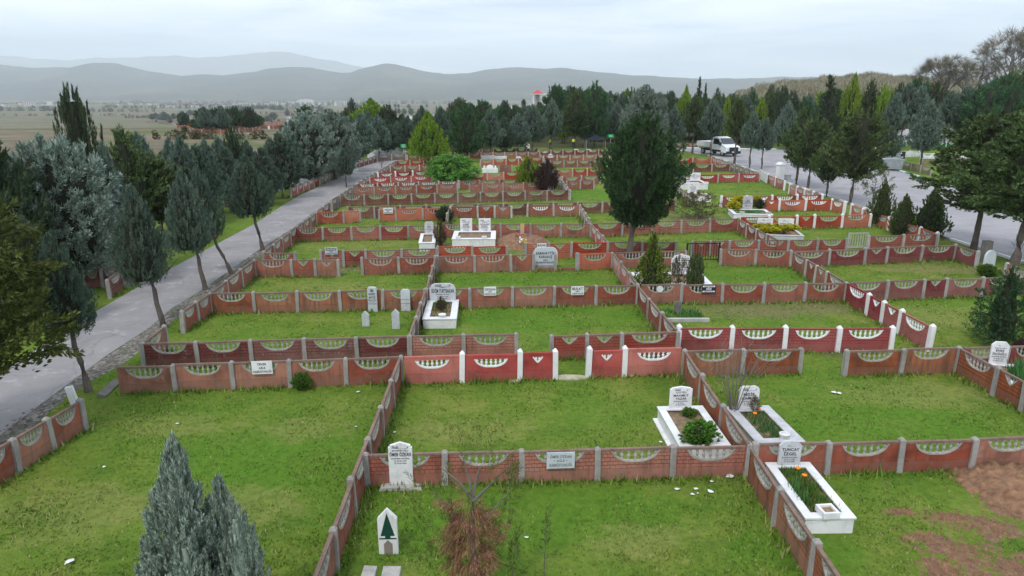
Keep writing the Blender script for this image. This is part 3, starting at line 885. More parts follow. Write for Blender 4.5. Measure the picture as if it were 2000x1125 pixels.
fence('farthest red fence left of centre, behind the cone tree', (795, 303), (910, 298), None, 'rust', 'plain', 'pale', 'conc_pale')
fence('red fence holding the white throne-like grave', (885, 341), (1015, 335), None, 'orange', 'plain', 'pale')
fence('short brown fence under the small lawn by the pointed cypress', (975, 322), (1000, 322), 'S', 'brown', 'plain')
fence('red fence above the white throne-like grave', (938, 312), (1060, 307), None, 'orange', 'plain', 'pale', 'conc_pale')
fence('far red fence right of the farthest dark fence', (916, 298), (1054, 296), None, 'rust', 'plain', 'pale', 'conc_pale')
fence('dim red fence along the feet of the far conifers', (920, 291), (1050, 289.5), None, 'brown', 'plain')
fence('grey receding fence behind the leaning purple shrub', (1054, 300), (1113, 371), None, 'grey', 'plank', 'pale', 'conc_pale', start=False)
fence('dull red fence left of the tall dark tree, under the lawn strip', (1107, 353), (1160, 352), 'IF', 'rust', 'plain')
fence('boarded red fence with pale green behind, left of the tall dark tree', (1098, 345), (1172, 343), None, 'redboard', 'plank', 'pale')
fence('orange boarded fence left of the tall dark tree, upper row', (1089, 331), (1175, 328), None, 'orange', 'plank', 'pale')
fence('brown red fence left of the tall dark tree, third from the trees', (1075, 314), (1180, 312), None, 'brown', 'plain')
fence('pink red fence left of the tall dark tree, second from the trees', (1062, 303), (1190, 302), None, 'rust', 'plain', 'pale', 'conc_pale')
fence('dark crimson fence with two white headstones before it', (1052, 294), (1215, 291), None, 'maroon', 'plain', 'pale')
fence('orange fence near the white truck, two panels facing the camera', (1316, 308), (1390, 307), 'FF', 'orange', 'plain', 'pale')
fence('pink roadside fence nearest the white truck', (1391, 307), (1434, 321), None, 'pink', 'plain', 'pale', 'conc_pale', start=False)
fence('grey brown fence one row before the orange one near the white truck', (1318, 323), (1426, 320), 'FFF', 'brown', 'plank', 'pale')
fence('grey brown roadside fence one row before the white truck', (1427, 320), (1474, 335), None, 'grey', 'plank', start=False)
fence('red fence with white balusters behind the twin headstones with long name lines', (1320, 342), (1484, 339), 'IIII', 'crimson', 'plain', 'pale', 'white_post')
fence('pink roadside fence with white posts ending at the white fountain', (1500, 341), (1533, 354), 'FF', 'pink', 'plain', 'white', 'conc_pale')
fence('pink roadside fence with white posts, past the gap after the fountain', (1543, 361), (1606, 381), None, 'pink', 'plain', 'white', 'conc_pale')
fence('low worn side fence beside the twin graves with long name lines', (1308, 352), (1345, 378), None, 'olive', 'plain', 'pale', start=False)
# across the left road
fence('red fence with pale openings along the far side of the narrow road', (567, 367), (622, 345), None, 'redboard', 'plain', 'pale', 'conc_pale')
fence('worn red fence along the far side of the narrow road, farther stretch', (624, 344), (668, 327), None, 'grey', 'plain', 'pale', 'conc_pale')
fence('bright red fence across the road in front of the parked white car', (520, 352), (575, 349), 'FF', 'orange', 'plain', 'pale', 'white_post')
fence('tall-looking red fence across the road behind the sign boards', (560, 337), (665, 325), None, 'orange', 'plain', 'pale')
fence('red fence across the road under the big blue-green trees', (580, 322), (690, 313), None, 'rust', 'plain', 'pale')
fence('dull red fence at the bend of the narrow road with vases on top', (692, 316), (735, 304), None, 'brown', 'plain', 'pale', 'conc_pale')
fence('grey fence closing the far end of the narrow road', (736, 303), (792, 300), None, 'grey', 'plain', 'pale', 'conc_pale')
fence('brown brick-patterned fence beside the beige marble grave across the road', (160, 528), (232, 524), 'FF', 'darkbrick', 'brick')
fence('dark boarded fence between the beige marble grave and the verge', (209, 546), (236, 527), 'F', 'darkbrick', 'plank')
fence('red fence with white balusters far back across the road by the big blue tree', (168, 504), (240, 500), 'FF', 'rust', 'plank')
fence('plain red fence behind the white post across the road', (150, 486), (245, 480), 'NN', 'rust', 'plain', 'pale')
# across the right road
fence('green fence with white scalloped openings behind the rubbish container', (1712, 281), (1770, 277), 'FFF', 'green', 'plain', 'white', 'white_post')
fence('green fence with white scalloped openings beside the parked white car', (1800, 280), (1905, 276), 'FVFF', 'green', 'plain', 'white', 'white_post')
fence('white balustraded fence just behind the rubbish container', (1708, 298), (1800, 294), 'FFFF', 'white', 'plain', 'white', 'white_post')
fence('white balustraded fence below the green one', (1800, 299), (1900, 302), 'FFFF', 'white', 'plain', 'white', 'white_post')
fence('olive fence with pale posts past the rubbish container', (1798, 310), (1900, 309), 'NFN', 'olive', 'plain', 'pale', 'conc_pale')
fence('low olive roadside fence with pale posts near the painted kerb', (1764, 315), (1820, 328), 'FNF', 'olive', 'plain', 'pale', 'conc_pale')
fence('dark red fence beyond the painted kerb behind the white truck', (1205, 279), (1365, 280), None, 'brown', 'plain', 'pale', 'conc_pale')
fence('red fence behind the parked white car', (1745, 264), (1890, 262), None, 'maroon', 'plain', 'pale', 'conc_pale')
# ---------------------------------------------------------------- lettering
_glyph = {}
def text_verts(s):
    """flat outline of one line of text: (verts Nx2, faces), its width and cap height"""
    if s in _glyph: return _glyph[s]
    cu = bpy.data.curves.new('lettering', 'FONT')
    cu.body = s; cu.size = 1.0; cu.resolution_u = 2; cu.offset = 0.03; cu.space_character = 1.08
    ob = bpy.data.objects.new('lettering', cu); COL.objects.link(ob)
    bpy.context.view_layer.update()
    me = bpy.data.meshes.new_from_object(ob.evaluated_get(bpy.context.evaluated_depsgraph_get()))
    v = [(q.co.x, q.co.y) for q in me.vertices]; f = [tuple(q.vertices) for q in me.polygons]
    bpy.data.objects.remove(ob); bpy.data.curves.remove(cu); bpy.data.meshes.remove(me)
    _glyph[s] = (v, f)
    return _glyph[s]

def add_text(mb, s, cx, z, cap, wmax, y):
    """one centred line, cap letters CAP high with its baseline at z, no wider than WMAX, on the plane y"""
    v, f = text_verts(s)
    if not v: return
    x0, x1 = min(q[0] for q in v), max(q[0] for q in v)
    k = cap / 0.72
    kx = min(k, wmax / (x1 - x0))
    mb.add([(cx + (q[0] - (x0 + x1) / 2) * kx, y, z + q[1] * k) for q in v], [tuple(reversed(q)) if False else q for q in f])

def add_script(mb, cx, z, w, y, rng):
    """the flowing calligraphic line above the name: a knot of strokes and one long sweep"""
    x = cx - w / 2
    for i in range(7):
        a = x + w * (0.02 + 0.058 * i) + rng.uniform(-.004, .004)
        hgt = w * rng.uniform(0.08, 0.15)
        mb.add([(a, y, z - w * .02), (a + w * .03, y, z - w * .03), (a + w * .055, y, z + hgt), (a + w * .03, y, z + hgt * 1.05)], [(0, 1, 2, 3)])
    for i in range(10):
        t0, t1 = i / 10, (i + 1) / 10
        f = lambda t: z - w * 0.05 * math.sin(t * math.pi * .9) - w * 0.01
        k0 = x + w * (0.1 + 0.85 * t0); k1 = x + w * (0.1 + 0.85 * t1)
        mb.add([(k0, y, f(t0)), (k1, y, f(t1)), (k1, y, f(t1) + w * .018), (k0, y, f(t0) + w * .018)], [(0, 1, 2, 3)])
    mb.add([(x + w * .93, y, z - w * .02), (x + w * .985, y, z), (x + w * .97, y, z + w * .1), (x + w * .93, y, z + w * .05)], [(0, 1, 2, 3)])

def stone_outline(kind, w, h):
    a = w / 2
    if kind == 'peak':
        return [(-a, 0), (a, 0), (a, h * .885), (a * .86, h * .885), (a * .86, h * .93), (0, h), (-a * .86, h * .93), (-a * .86, h * .885), (-a, h * .885)]
    if kind == 'clip':
        c = w * .2
        return [(-a, 0), (a, 0), (a, h - c), (a - c * .35, h - c * .35), (a - c, h), (-a + c, h), (-a + c * .35, h - c * .35), (-a, h - c)]
    if kind == 'cut':
        c = w * .22
        return [(-a, 0), (a, 0), (a, h - c), (a - c, h), (-a + c, h), (-a, h - c)]
    if kind == 'round':
        n = 10
        return [(-a, 0), (a, 0)] + [(a * math.cos(math.pi * i / n), h - a + a * math.sin(math.pi * i / n)) for i in range(n + 1)]
    if kind == 'point':
        return [(-a, 0), (a, 0), (a, h - w * .55), (0, h), (-a, h - w * .55)]
    if kind == 'ogee':
        return [(-a, 0), (a, 0), (a, h * .72), (a * .8, h * .78), (a * .78, h * .88), (a * .3, h * .93), (0, h), (-a * .3, h * .93), (-a * .78, h * .88), (-a * .8, h * .78), (-a, h * .72)]
    return [(-a, 0), (a, 0), (a, h), (-a, h)]

def headstone(parent, kind, w, h, mat, lines=(), script=None, loc=(0, 0, 0), th=0.07, ink='ink', tilt=0.0, name='headstone', rz=0.0):
    """lines: (text, cap height / h, baseline / h, max width / w)"""
    mb = MB(); mb.prism(stone_outline(kind, w, h), -th / 2, th / 2)
    me = mb.mesh(name, [mat])
    o = link(name, me, None, parent, loc, (tilt, 0, rz))
    bv = o.modifiers.new('edge', 'BEVEL'); bv.width = 0.006; bv.segments = 1
    if lines or script:
        y = -th / 2 - 0.004
        for s, cap, z, mw in lines:
            tb = MB(); add_text(tb, s, 0, z * h, cap * h, mw * w, y); tb.build('inscription', M[ink], o)
        if script:
            tb = MB(); add_script(tb, 0, script[0] * h, script[1] * w, y, random.Random(int(w * 1000 + h * 77))); tb.build('calligraphy', M[ink], o)
    return o

def frame_local(corners, z):
    """rectangle through four corners (back-left, back-right, front-right, front-left) given in pixels at height z: centre, turn, width, length"""
    q = [P(x, y, z) for x, y in corners]
    bm_, fm = (q[0] + q[1]) / 2, (q[2] + q[3]) / 2
    w = ((q[1] - q[0]).length + (q[2] - q[3]).length) / 2
    d = bm_ - fm
    return (bm_ + fm) / 2, math.atan2(d.y, d.x) - math.pi / 2, w, d.length

GRAVES = []
def grave(label, corners, h, stones, mat='marble', rim=0.16, soil='soil', base=False, fill=None, over=0.03, group=None):
    """kerbed grave: side walls, rim slabs, soil bed, headstones (each (x fraction, kind, w, h, mat, lines, script, ink))"""
    c, rz, w, l = frame_local(corners, h)
    root = empty('grave', (c.x, c.y, 0), rz, label, 'grave', group)
    m = M[mat]; a, b = w / 2, l / 2
    k = MB()
    i = 0.1
    for x0, y0, x1, y1 in ((-a + over, -b + over, a - over, -b + over + i), (-a + over, b - over - i, a - over, b - over), (-a + over, -b + over + i, -a + over + i, b - over - i), (a - over - i, -b + over + i, a - over, b - over - i)):
        k.box(x0, y0, -.1, x1, y1, h - .045)
    if base: k.box(-a - .07, -b - .07, -.1, a + .07, b + .07, .035)
    k.build('kerb', m, root)
    s = MB()
    for x0, y0, x1, y1 in ((-a, -b, a, -b + rim), (-a, b - rim * 1.1, a, b), (-a, -b + rim + .002, -a + rim, b - rim * 1.1 - .002), (a - rim, -b + rim + .002, a, b - rim * 1.1 - .002)):
        s.box(x0, y0, h - .045, x1, y1, h)
    so = s.build('rim', m, root)
    bv = so.modifiers.new('edge', 'BEVEL'); bv.width = 0.006; bv.segments = 1
    n = 9; sv = []
    for jj in range(n + 1):
        for ii in range(n + 1):
            x = -a + i + (w - 2 * i) * ii / n; y = -b + i + (l - 2 * i) * jj / n
            sv.append((x, y, h - .09 + .025 * mnoise.noise((x * 3 + c.x, y * 3, 1)) ))
    sq = [(jj * (n + 1) + ii, jj * (n + 1) + ii + 1, (jj + 1) * (n + 1) + ii + 1, (jj + 1) * (n + 1) + ii) for jj in range(n) for ii in range(n)]
    link('soil', mesh_np('soil', sv, sq, True), M[soil], root)
    for st in stones:
        xf, kind, sw, sh, sm, lines, script = st[:7]
        headstone(root, kind, sw, sh, M[sm], lines, script, (xf * w, b - rim * .55, h - .001), ink=st[7] if len(st) > 7 else 'ink')
    GRAVES.append((c, rz, w + .1, l + .1))
    root['_size'] = (w, l, h)
    return root, c, rz, w, l
def glocal(g, x, y, z):
    _, c, rz, w, l = g
    return Vector((c.x + math.cos(rz) * x - math.sin(rz) * y, c.y + math.sin(rz) * x + math.cos(rz) * y, z))

def pot(p, r, h, label, kind='round', mat='marble', group=None):
    o = empty('flower_pot', p, 0.1, label, 'pot', group)
    mb = MB()
    if kind == 'round':
        mb.lathe([(r * .72, 0), (r * .8, h * .4), (r * .95, h * .72), (r, h), (r * .72, h), (r * .68, h * .75), (0.01, h * .72)], 14)
        mb.build('bowl', M[mat], o)
    else:
        for x0, y0, x1, y1 in ((-r, -r, r, -r * .7), (-r, r * .7, r, r), (-r, -r * .7, -r * .7, r * .7), (r * .7, -r * .7, r, r * .7)):
            mb.box(x0, y0, 0, x1, y1, h)
        mb.build('bowl', M[mat], o)
        MB().box(-r * .7, -r * .7, 0, r * .7, r * .7, h * .6).build('soil', M['soil'], o)
    return o

# the nearest stones
p = P(785, 949)
r = empty('gravestone', p, 0.03, 'tall white peaked gravestone with black lettering before the pink brick-patterned fence', 'gravestone')
hs = ztop(p, 863)
headstone(r, 'peak', 0.53, hs - .04, M['marble'], [('ŞEVKERİM OĞLU', .03, .80, .72), ('ÖMER ÖZKAN', .085, .685, .9), ('RUHUNA FATİHA', .032, .615, .8), ('D. 07.02.1937', .03, .56, .66), ('Ö. 20.01.2021', .03, .507, .66)], (.875, .7), (0, 0, .04))
mb = MB(); mb.prism([(-.52, -.05), (.5, -.05), (.44, .03), (.2, .06), (-.3, .075), (-.45, .05)], -.2, .2); mb.build('base', M['conc_pale'], r)
p = P(760, 1080)
hs = ztop(p, 993)
r = empty('gravestone', p, 0.02, 'low white footstone painted with a dark green arrow, nearest the camera', 'gravestone')
o = headstone(r, 'point', 0.37, hs, M['marble'], (), None, (0, 0, 0), 0.09)
mb = MB(); y = -.049
mb.add([(-.135, y, hs * .42), (-.05, y, hs * .42), (-.05, y, hs * .375), (-.165, y, hs * .375), (-.165, y, hs * .345), (.165, y, hs * .345), (.165, y, hs * .375), (.05, y, hs * .375), (.05, y, hs * .42), (.135, y, hs * .42), (0, y, hs * .93)], [tuple(range(11))])
mb.build('painted_arrow', M['dkgreen'], o)
MB().prism([(-.08, 0), (.08, 0), (.08, hs * .24), (0, hs * .33), (-.08, hs * .24)], -.056, -.0455).build('painted_niche', mat_plain('bare stone niche', (.22, .19, .16), .9), o)
for i, (px, py, w_) in enumerate(((720, 1122, .3), (763, 1123, .38))):
    o = MB().prism([(-w_ / 2, -.05), (w_ / 2, -.05), (w_ / 2 - .02, .06), (-w_ / 2 + .04, .075)], -.14, .16).build('paving_stone', M['conc_pale'], None, P(px, py), (0, 0, .05 * i))
    tag(o, ('smaller' if i == 0 else 'larger') + ' pale paving stone in the grass below the arrow-painted footstone', 'stone')

g1 = grave('white marble grave with a fresh green shrub and a peaked headstone', [(1282, 794), (1373, 791), (1427, 869), (1330, 874)], .42,
      [(-.02, 'peak', .60, .62, 'marble', [('RECEP OĞLU', .055, .70, .6), ('MAHMUT', .105, .545, .76), ('YAZAR', .1, .40, .6), ('RUHUNA FATİHA', .05, .30, .76), ('D. 1946', .05, .215, .4), ('Ö. 25.01.2019', .05, .135, .66)], (.82, .6))], 'marble', .2, 'soil', True)
pot(glocal(g1, .2, -g1[4] / 2 + .12, .42), .115, .19, 'white ribbed bowl on the front rim of the grave with the green shrub')
g2 = grave('low grey marble grave with orange flowers and a rounded headstone', [(1413, 796), (1504, 789), (1568, 862), (1487, 868)], .22,
      [(-.04, 'clip', .58, .66, 'marble', [('BEŞİR', .12, .585, .6), ('ÇAMUR', .12, .42, .78), ('RUHUNA FATİHA', .05, .315, .74), ('D. 12.01.1946', .045, .235, .62), ('Ö. 13.06.2021', .045, .165, .62)], (.84, .7))], 'marble_grey', .27)
pot(glocal(g2, .12, -g2[4] / 2 + .16, .22), .13, .17, 'white bowl on the low grey marble grave with orange flowers')
g3 = grave('long white grave full of grass with a cut-corner headstone and a square pot', [(1495, 903), (1580, 901), (1673, 1009), (1573, 1014)], .38,
      [(-.02, 'cut', .50, .60, 'marble_old', [('TUNCAY', .12, .60, .78), ('İZGEL', .12, .42, .6), ('RUHUNA FATİHA', .05, .30, .8), ('D. 04.11.1959', .045, .21, .66), ('Ö. 30.10.2020', .045, .13, .66)], (.80, .34))], 'marble', .2)
pot(glocal(g3, -.02, -g3[4] / 2 + .13, .38), .17, .13, 'white square pot on the front rim of the long grassy grave', 'square')
g4 = grave('white grave at the photo edge with strappy green leaves and a cut-corner headstone', [(1932, 712), (2002, 708), (2085, 766), (2003, 772)], .35,
      [(-.25, 'cut', .50, .74, 'marble', [('HÜSEYİN OĞLU', .045, .70, .66), ('ENES', .1, .565, .5), ('ÖKÇÜOĞLU', .1, .415, .8), ('RUHUNA FATİHA', .05, .315, .8), ('D. 28.06.1992', .045, .225, .76), ('Ö. 08.04.2019', .045, .135, .76)], (.83, .34))], 'marble', .16)
g5 = grave('white grave with a bold inscription, a dry brown plant and a small bowl', [(834, 585), (898, 584), (890, 620), (826, 625)], .40,
      [(-.01, 'clip', 1.06, .72, 'marble_old', [('FATMA', .045, .745, .25), ('SEVİM YURTBAKAN', .22, .46, .86), ('RUHUNA FATİHA', .065, .335, .74), ('D. 01.07.1950', .07, .2, .84), ('Ö. 20.07.2017', .07, .08, .84)], (.845, .6))], 'marble', .26)
pot(glocal(g5, .1, -g5[4] / 2 + .16, .40), .15, .13, 'small white bowl on the grave with a bold inscription')
# the four small stones of the two mounded graves
for px, yb, yt, w_, kind, mt, lines, tilt, lab in (
        (729, 608, 560, .38, 'clip', 'marble_old', [('SAADET', .085, .68, .74), ('AKTUĞ', .085, .54, .74), ('RUHUNA FATİHA', .05, .45, .84), ('D. 1927', .04, .38, .5), ('Ö. 03.05.2018', .045, .3, .84)], .02, 'grey headstone with a round emblem and a painted name, on a grassy mound'),
        (793, 607, 565, .38, 'cut', 'marble_old', (), -.03, 'blank grey headstone with cut corners beside the headstone with a round emblem'),
        (715, 637, 607, .27, 'point', 'marble_old', (), .03, 'small pointed grey footstone below the headstone with a round emblem'),
        (774, 642, 603, .29, 'point', 'marble_old', (), .04, 'taller pointed grey footstone below the blank grey headstone')):
    p = P(px, yb); hs = ztop(p, yt)
    r = empty('gravestone', p, random.uniform(-.05, .05), lab, 'gravestone')
    o = headstone(r, kind, w_, hs, M[mt], lines, None, (0, 0, 0), .09, 'ink', tilt)
    if 'emblem' in lab and lines:
        mb = MB(); mb.add([(.075 * math.cos(k * math.pi / 8), -.049, hs * .86 + .075 * math.sin(k * math.pi / 8)) for k in range(16)], [tuple(range(16))])
        mb.build('emblem', M['ink_soft'], o)
    elif kind == 'cut':
        mb = MB()
        for z in (.52, .34): mb.box(-w_ * .46, -.048, hs * z, w_ * .46, -.0455, hs * z + .02)
        mb.build('carved_line', M['ink_soft'], o)

# graves farther back
grave('small white grave with a grey rounded headstone beside the brown shrub', [(822, 456), (852, 455), (850, 474), (817, 474)], .5,
      [(.05, 'clip', .52, .72, 'marble_old', [('ELMAS', .07, .58, .6), ('BUDAK', .07, .46, .6), ('RUHUNA FATİHA', .05, .33, .7), ('1931 2012', .05, .2, .7)], (.78, .3))], 'marble', .2)
g6 = grave('wide white double grave with twin rectangular headstones', [(888, 451), (968, 450), (969, 466), (881, 467)], .55,
      [(-.21, 'rect', .72, .78, 'marble', [('MEHMET OĞLU', .05, .665, .6), ('AHMET', .1, .5, .84), ('BUDAK', .1, .36, .84), ('RUHUNA FATİHA', .05, .26, .9), ('D. 01.01.1939', .05, .16, .9), ('Ö. 08.06.2020', .05, .06, .9)], (.8, .7)),
       (.23, 'rect', .72, .78, 'marble', [('AHMET EŞİ', .05, .665, .5), ('GÜLHANE', .1, .5, .86), ('BUDAK', .1, .36, .66), ('RUHUNA FATİHA', .05, .26, .9), ('D. 02.02.1942', .05, .16, .9), ('Ö. 10.03.2020', .05, .06, .9)], (.8, .7))], 'marble', .3)
for k, xx in enumerate((-.9, .6)): pot(glocal(g6, xx, -g6[4] / 2 + .16, .55), .13, .12, ('left' if k == 0 else 'right') + ' small white trough on the front rim of the wide double grave', 'square')
g7 = grave('large white-kerbed grave plot with a close-written headstone behind the young cypress', [(1234, 532), (1367, 531), (1393, 554), (1245, 556)], .3,
      [(.2, 'ogee', .95, .95, 'marble', [('BENDEN SELAM OLSUN', .06, .74, .7), ('GÜZEL ANNEME', .09, .62, .86), ('HAKKINI HELAL ET', .09, .5, .86), ('GÖNLÜMÜZDESİN', .09, .38, .86), ('BİZİM CANIMIZ', .09, .26, .86), ('RUHUN ŞAD OLSUN', .09, .14, .86)], (.86, .4))], 'marble', .26)
g8 = grave('white kerbed bed of golden shrubs with twin rectangular headstones', [(1478, 445), (1548, 444), (1570, 459), (1490, 460)], .3,
      [(-.26, 'rect', .95, .62, 'marble', [('İSMAİL HAKKI', .12, .42, .84), ('AYDIN', .1, .24, .4)], (.75, .4)), (.26, 'rect', .95, .62, 'marble', [('FATMA AYDIN', .13, .4, .76)], (.75, .4))], 'marble_old', .16, 'soil_red')
g9 = grave('dark-edged white grave with a grey ornate headstone between golden bushes', [(1425, 408), (1492, 408), (1511, 418), (1432, 419)], .4,
      [(0, 'clip', .7, 1.0, 'marble_grey', [('ALİ', .09, .62, .4), ('ÇELİK', .09, .5, .6), ('RUHUNA FATİHA', .06, .38, .8), ('1948 2016', .07, .22, .7)], (.8, .5))], 'marble', .26)
for k, xx in enumerate((-.75, 1.05)): pot(glocal(g9, xx, -g9[4] / 2 + .16, .4), .13, .16, ('left' if k == 0 else 'right') + ' small grey pot on the rim of the grave between golden bushes', 'square', 'marble_grey')
g10 = grave('white double grave with twin headstones showing bold name lines', [(1310, 352), (1365, 351), (1383, 358), (1318, 360)], .55,
      [(-.22, 'rect', 1.0, .72, 'marble', [('HAVVA YILMAZ', .13, .5, .84), ('RUHUNA FATİHA', .06, .32, .8), ('1940 2015', .06, .16, .6)], (.78, .5)), (.3, 'rect', 1.0, .72, 'marble', [('MEHMET YILMAZ', .13, .5, .86), ('RUHUNA FATİHA', .06, .32, .8), ('1936 2012', .06, .16, .6)], (.78, .5))], 'marble', .25)
for k, xx in enumerate((-.3, 1.4)): pot(glocal(g10, xx, -g10[4] / 2 + .2, .55), .16, .16, ('left' if k == 0 else 'right') + ' white trough on the rim of the far double grave with bold name lines', 'square')
g11 = grave('white grave half hidden by the scrub bush, with a headstone facing the camera', [(1338, 378), (1378, 377), (1388, 384), (1345, 386)], .4,
      [(-.12, 'rect', .9, .95, 'marble', [('HATİCE', .1, .52, .7), ('YILMAZ', .1, .36, .7), ('1951 2019', .07, .2, .7)], (.76, .5))], 'marble', .2)

# more stones among the far plots
far = [(957, 337, 321, .8, 'ogee', 'white throne-like gravestone with two small pillars in the far red plot'),
       (1125, 300, 291, .8, 'clip', 'white rounded gravestone before the dark crimson fence, left of its twin'),
       (1149, 300, 291, .85, 'clip', 'white rounded gravestone before the dark crimson fence, right of its twin'),
       (1075, 314, 300, .7, 'ogee', 'grey-white old gravestone at the top of the grey receding fence'),
       (1065, 302, 296, .8, 'round', 'small white gravestone beside the far trunk above the receding fence'),
       (953, 311, 306, .7, 'round', 'small white stone peeping over the red fence above the throne-like grave'),
       (977, 312, 306, .8, 'clip', 'white stone next to the small one above the throne-like grave'),
       (1013, 313, 305, .9, 'round', 'white domed stone over the pointed cypress'),
       (924, 345, 337, .7, 'round', 'white stone at the edge of the bright green weeping shrub'),
       (1030, 290, 281, .8, 'clip', 'white gravestone beside the crouching person in black'),
       (1075, 375, 363, .55, 'peak', 'little white peaked stone below the purple shrub'),
       (1130, 356, 350, .5, 'round', 'small grey stone by the fence post left of the tall dark tree'),
       (1247, 300, 290, .8, 'clip', 'pale gravestone in the shade right of the tall dark tree top'),
       (784, 304, 283, .5, 'rect', 'thin white post-like stone below the brighter green sign')]
for px, yb, yt, w_, kind, lab in far:
    p = G(px, yb); hs = max(.5, ztop(p, yt))
    r = empty('gravestone', p, random.uniform(-.1, .1), lab, 'gravestone')
    headstone(r, kind, w_, hs, M['marble'], [('RUHUNA FATİHA', .06, .4, .7)] if hs > .8 else (), None)
    if 'throne' in lab:
        for s in (-1, 1):
            mb = MB(); mb.box(s * .62 - .1, -.1, 0, s * .62 + .1, .1, hs * .72); mb.lathe([(.1, hs * .72), (.12, hs * .78), (.08, hs * .84), (.01, hs * .86)], 8, s * .62, 0)
            mb.build('pillar', M['marble'], r)
        MB().box(-.9, -.35, 0, .9, .05, .5).build('kerb', M['marble'], r)
# small dark stone and its kerb in the plot with yellow-tipped cypress
p = P(1323, 612)
r = empty('gravestone', p, 0, 'small dark rounded gravestone in the weedy plot before the dark blue name board', 'gravestone')
headstone(r, 'round', .3, .52, M['conc_dark'])
o = MB().box(-.95, -.09, -.05, .95, .09, .13).build('kerb_stone', M['conc_pale'], None, P(1337, 628))
tag(o, 'pale kerb stone lying in the weeds below the small dark gravestone', 'kerb stone')

# ---------------------------------------------------------------- name boards
def board(label, px, py_top, py_bot, wpx, lines, bg='marble', ink='ink', zc=None, fence_y=None, name='name_board', th=.02, kind='rect', rot=0.0):
    """board hung on the face of a fence; its middle is given in pixels, its plane is the fence's camera side"""
    best = None
    for A, B in FENCES:                                   # the fence whose camera side it hangs on
        d = B - A
        if abs(d.x) < 1.0: continue
        q0, q1 = A, B
        for k in range(41):
            q = A.lerp(B, k / 40)
            dd = pray(px, (py_top + py_bot) / 2)
            tt = (q.y - .09) / dd.y
            hit = Vector((dd.x * tt, q.y - .09, H + dd.z * tt))
            e = abs(hit.x - q.x) + (0 if q.z + .3 < hit.z < q.z + 1.15 else 5)
            if best is None or e < best[0]: best = (e, q, d)
    e, q, d = best
    dd = pray(px, (py_top + py_bot) / 2)
    rz = math.atan2(d.y, d.x)
    if abs(rz) > math.pi / 2: rz += math.pi
    y = q.y - .085
    tt = y / dd.y
    z0 = H + dd.z * tt
    dep = depth(Vector((dd.x * tt, y, z0)))
    w = wpx / F * dep
    h = ztop(Vector((0, y, 0)), py_top) - ztop(Vector((0, y, 0)), py_bot)
    r = empty(name, (dd.x * tt, y, z0 - h / 2), rz, label, 'sign')
    mb = MB(); mb.prism(stone_outline(kind, w, h), -th, 0)
    pl = mb.build('plate', M[bg], r, (0, 0, 0), (0, rot, 0))
    tb = MB()
    for s, cap, z, mw in lines: add_text(tb, s, 0, z * h, cap * h, mw * w, -th - .003)
    if lines: tb.build('lettering', M[ink], pl)
    return r, w, h, pl
AK = [('AİLE', .15, .4, .4), ('KABRİSTANLIĞI', .16, .11, .88)]
board('white board with three black text lines on the faded red fence', 512, 705, 730, 39, [('TEVER', .16, .68, .66)] + AK)
board('grey stone plaque with faint lettering on the nearest brick-patterned fence', 1095, 883, 914, 55, [('ÖMER ÖZKAN', .17, .66, .76), ('• AİLE •', .15, .42, .5), ('KABRİSTANLIĞI', .17, .13, .8)], 'plaque', 'ink_soft')
board('small white name board hung left on the orange fence behind the bold-lettered grave', 957, 560, 577, 24, [('YURTBAKAN', .26, .58, .88), ('AİLE', .14, .38, .3), ('KABRİSTANLIĞI', .16, .1, .86)])
board('small white name board hung right on the orange fence, with one large word', 1128, 559, 576, 25, [('BULAT', .3, .58, .84), ('AİLE', .14, .36, .3), ('KABRİSTANLIĞI', .16, .08, .86)])
r, w_, h_, pl = board('dark blue name board with white bands of text', 1384, 556, 572, 27, [('AİLE', .24, .4, .4)], 'navy', 'white_ink')
mb = MB()
for z in (.72, .1): mb.box(-w_ * .44, -.026, h_ * z, w_ * .44, -.0215, h_ * (z + .17))
mb.build('text_band', M['white_ink'], pl)
tb = MB(); add_text(tb, 'KASIM ÖZKAN', 0, h_ * .75, h_ * .11, w_ * .8, -.029); add_text(tb, 'KABRİSTANLIĞI', 0, h_ * .13, h_ * .11, w_ * .8, -.029)
tb.build('lettering', M['navy'], pl)
board('small pale board with large dark letters on the red boarded fence', 647, 483, 497, 24, [('ÖZSOY', .4, .5, .9), ('AİLE', .14, .32, .3), ('KABRİSTANLIĞI', .16, .08, .86)], 'plaque', 'ink')
board('small white board on the bright orange red fence', 758, 406, 417, 18, [('UZUN', .3, .55, .8), ('AİLE', .14, .36, .3), ('KABRİSTANLIĞI', .16, .08, .86)])
board('white board half hidden by the large grey family plaque', 1058, 475, 491, 18, [('BUDAK', .26, .62, .88), ('AİLE', .18, .36, .4), ('KABRİSTANLIĞI', .16, .08, .86)])
p = P(1065, 528)
r = empty('family_plaque', P(1065, 525), .02, 'large grey family plaque with rounded shoulders standing in a gap of the rust red fence', 'plaque')
o = headstone(r, 'clip', 1.22, .93, M['plaque'], [('SABAHATTİN', .145, .60, .80), ('KARAKIŞ', .145, .40, .54), ('AİLE', .08, .25, .22), ('KABRİSTANLIĞI', .09, .11, .76)], None, (0, -.02, .2), .08, name='slab')
MB().box(-.5, -.05, -.1, .5, .05, .2).build('plinth', M['conc'], r, (0, -.02, 0))
# round plate on the fence
r, w_, h_, pl = board('small round white plate hung by the foot of the yellow-tipped cypress', 1289, 558, 571, 13, (), 'marble', name='round_plate')
bpy.data.objects.remove(pl)
mb = MB(); mb.add([(w_ / 2 * math.cos(k * math.pi / 9), yy, h_ / 2 + w_ / 2 * math.sin(k * math.pi / 9)) for yy in (-.03, 0) for k in range(18)], [tuple(range(18)), tuple(range(35, 17, -1))] + [(k, k + 18, (k + 1) % 18 + 18, (k + 1) % 18) for k in range(18)])
mb.build('disc', M['marble'], r)

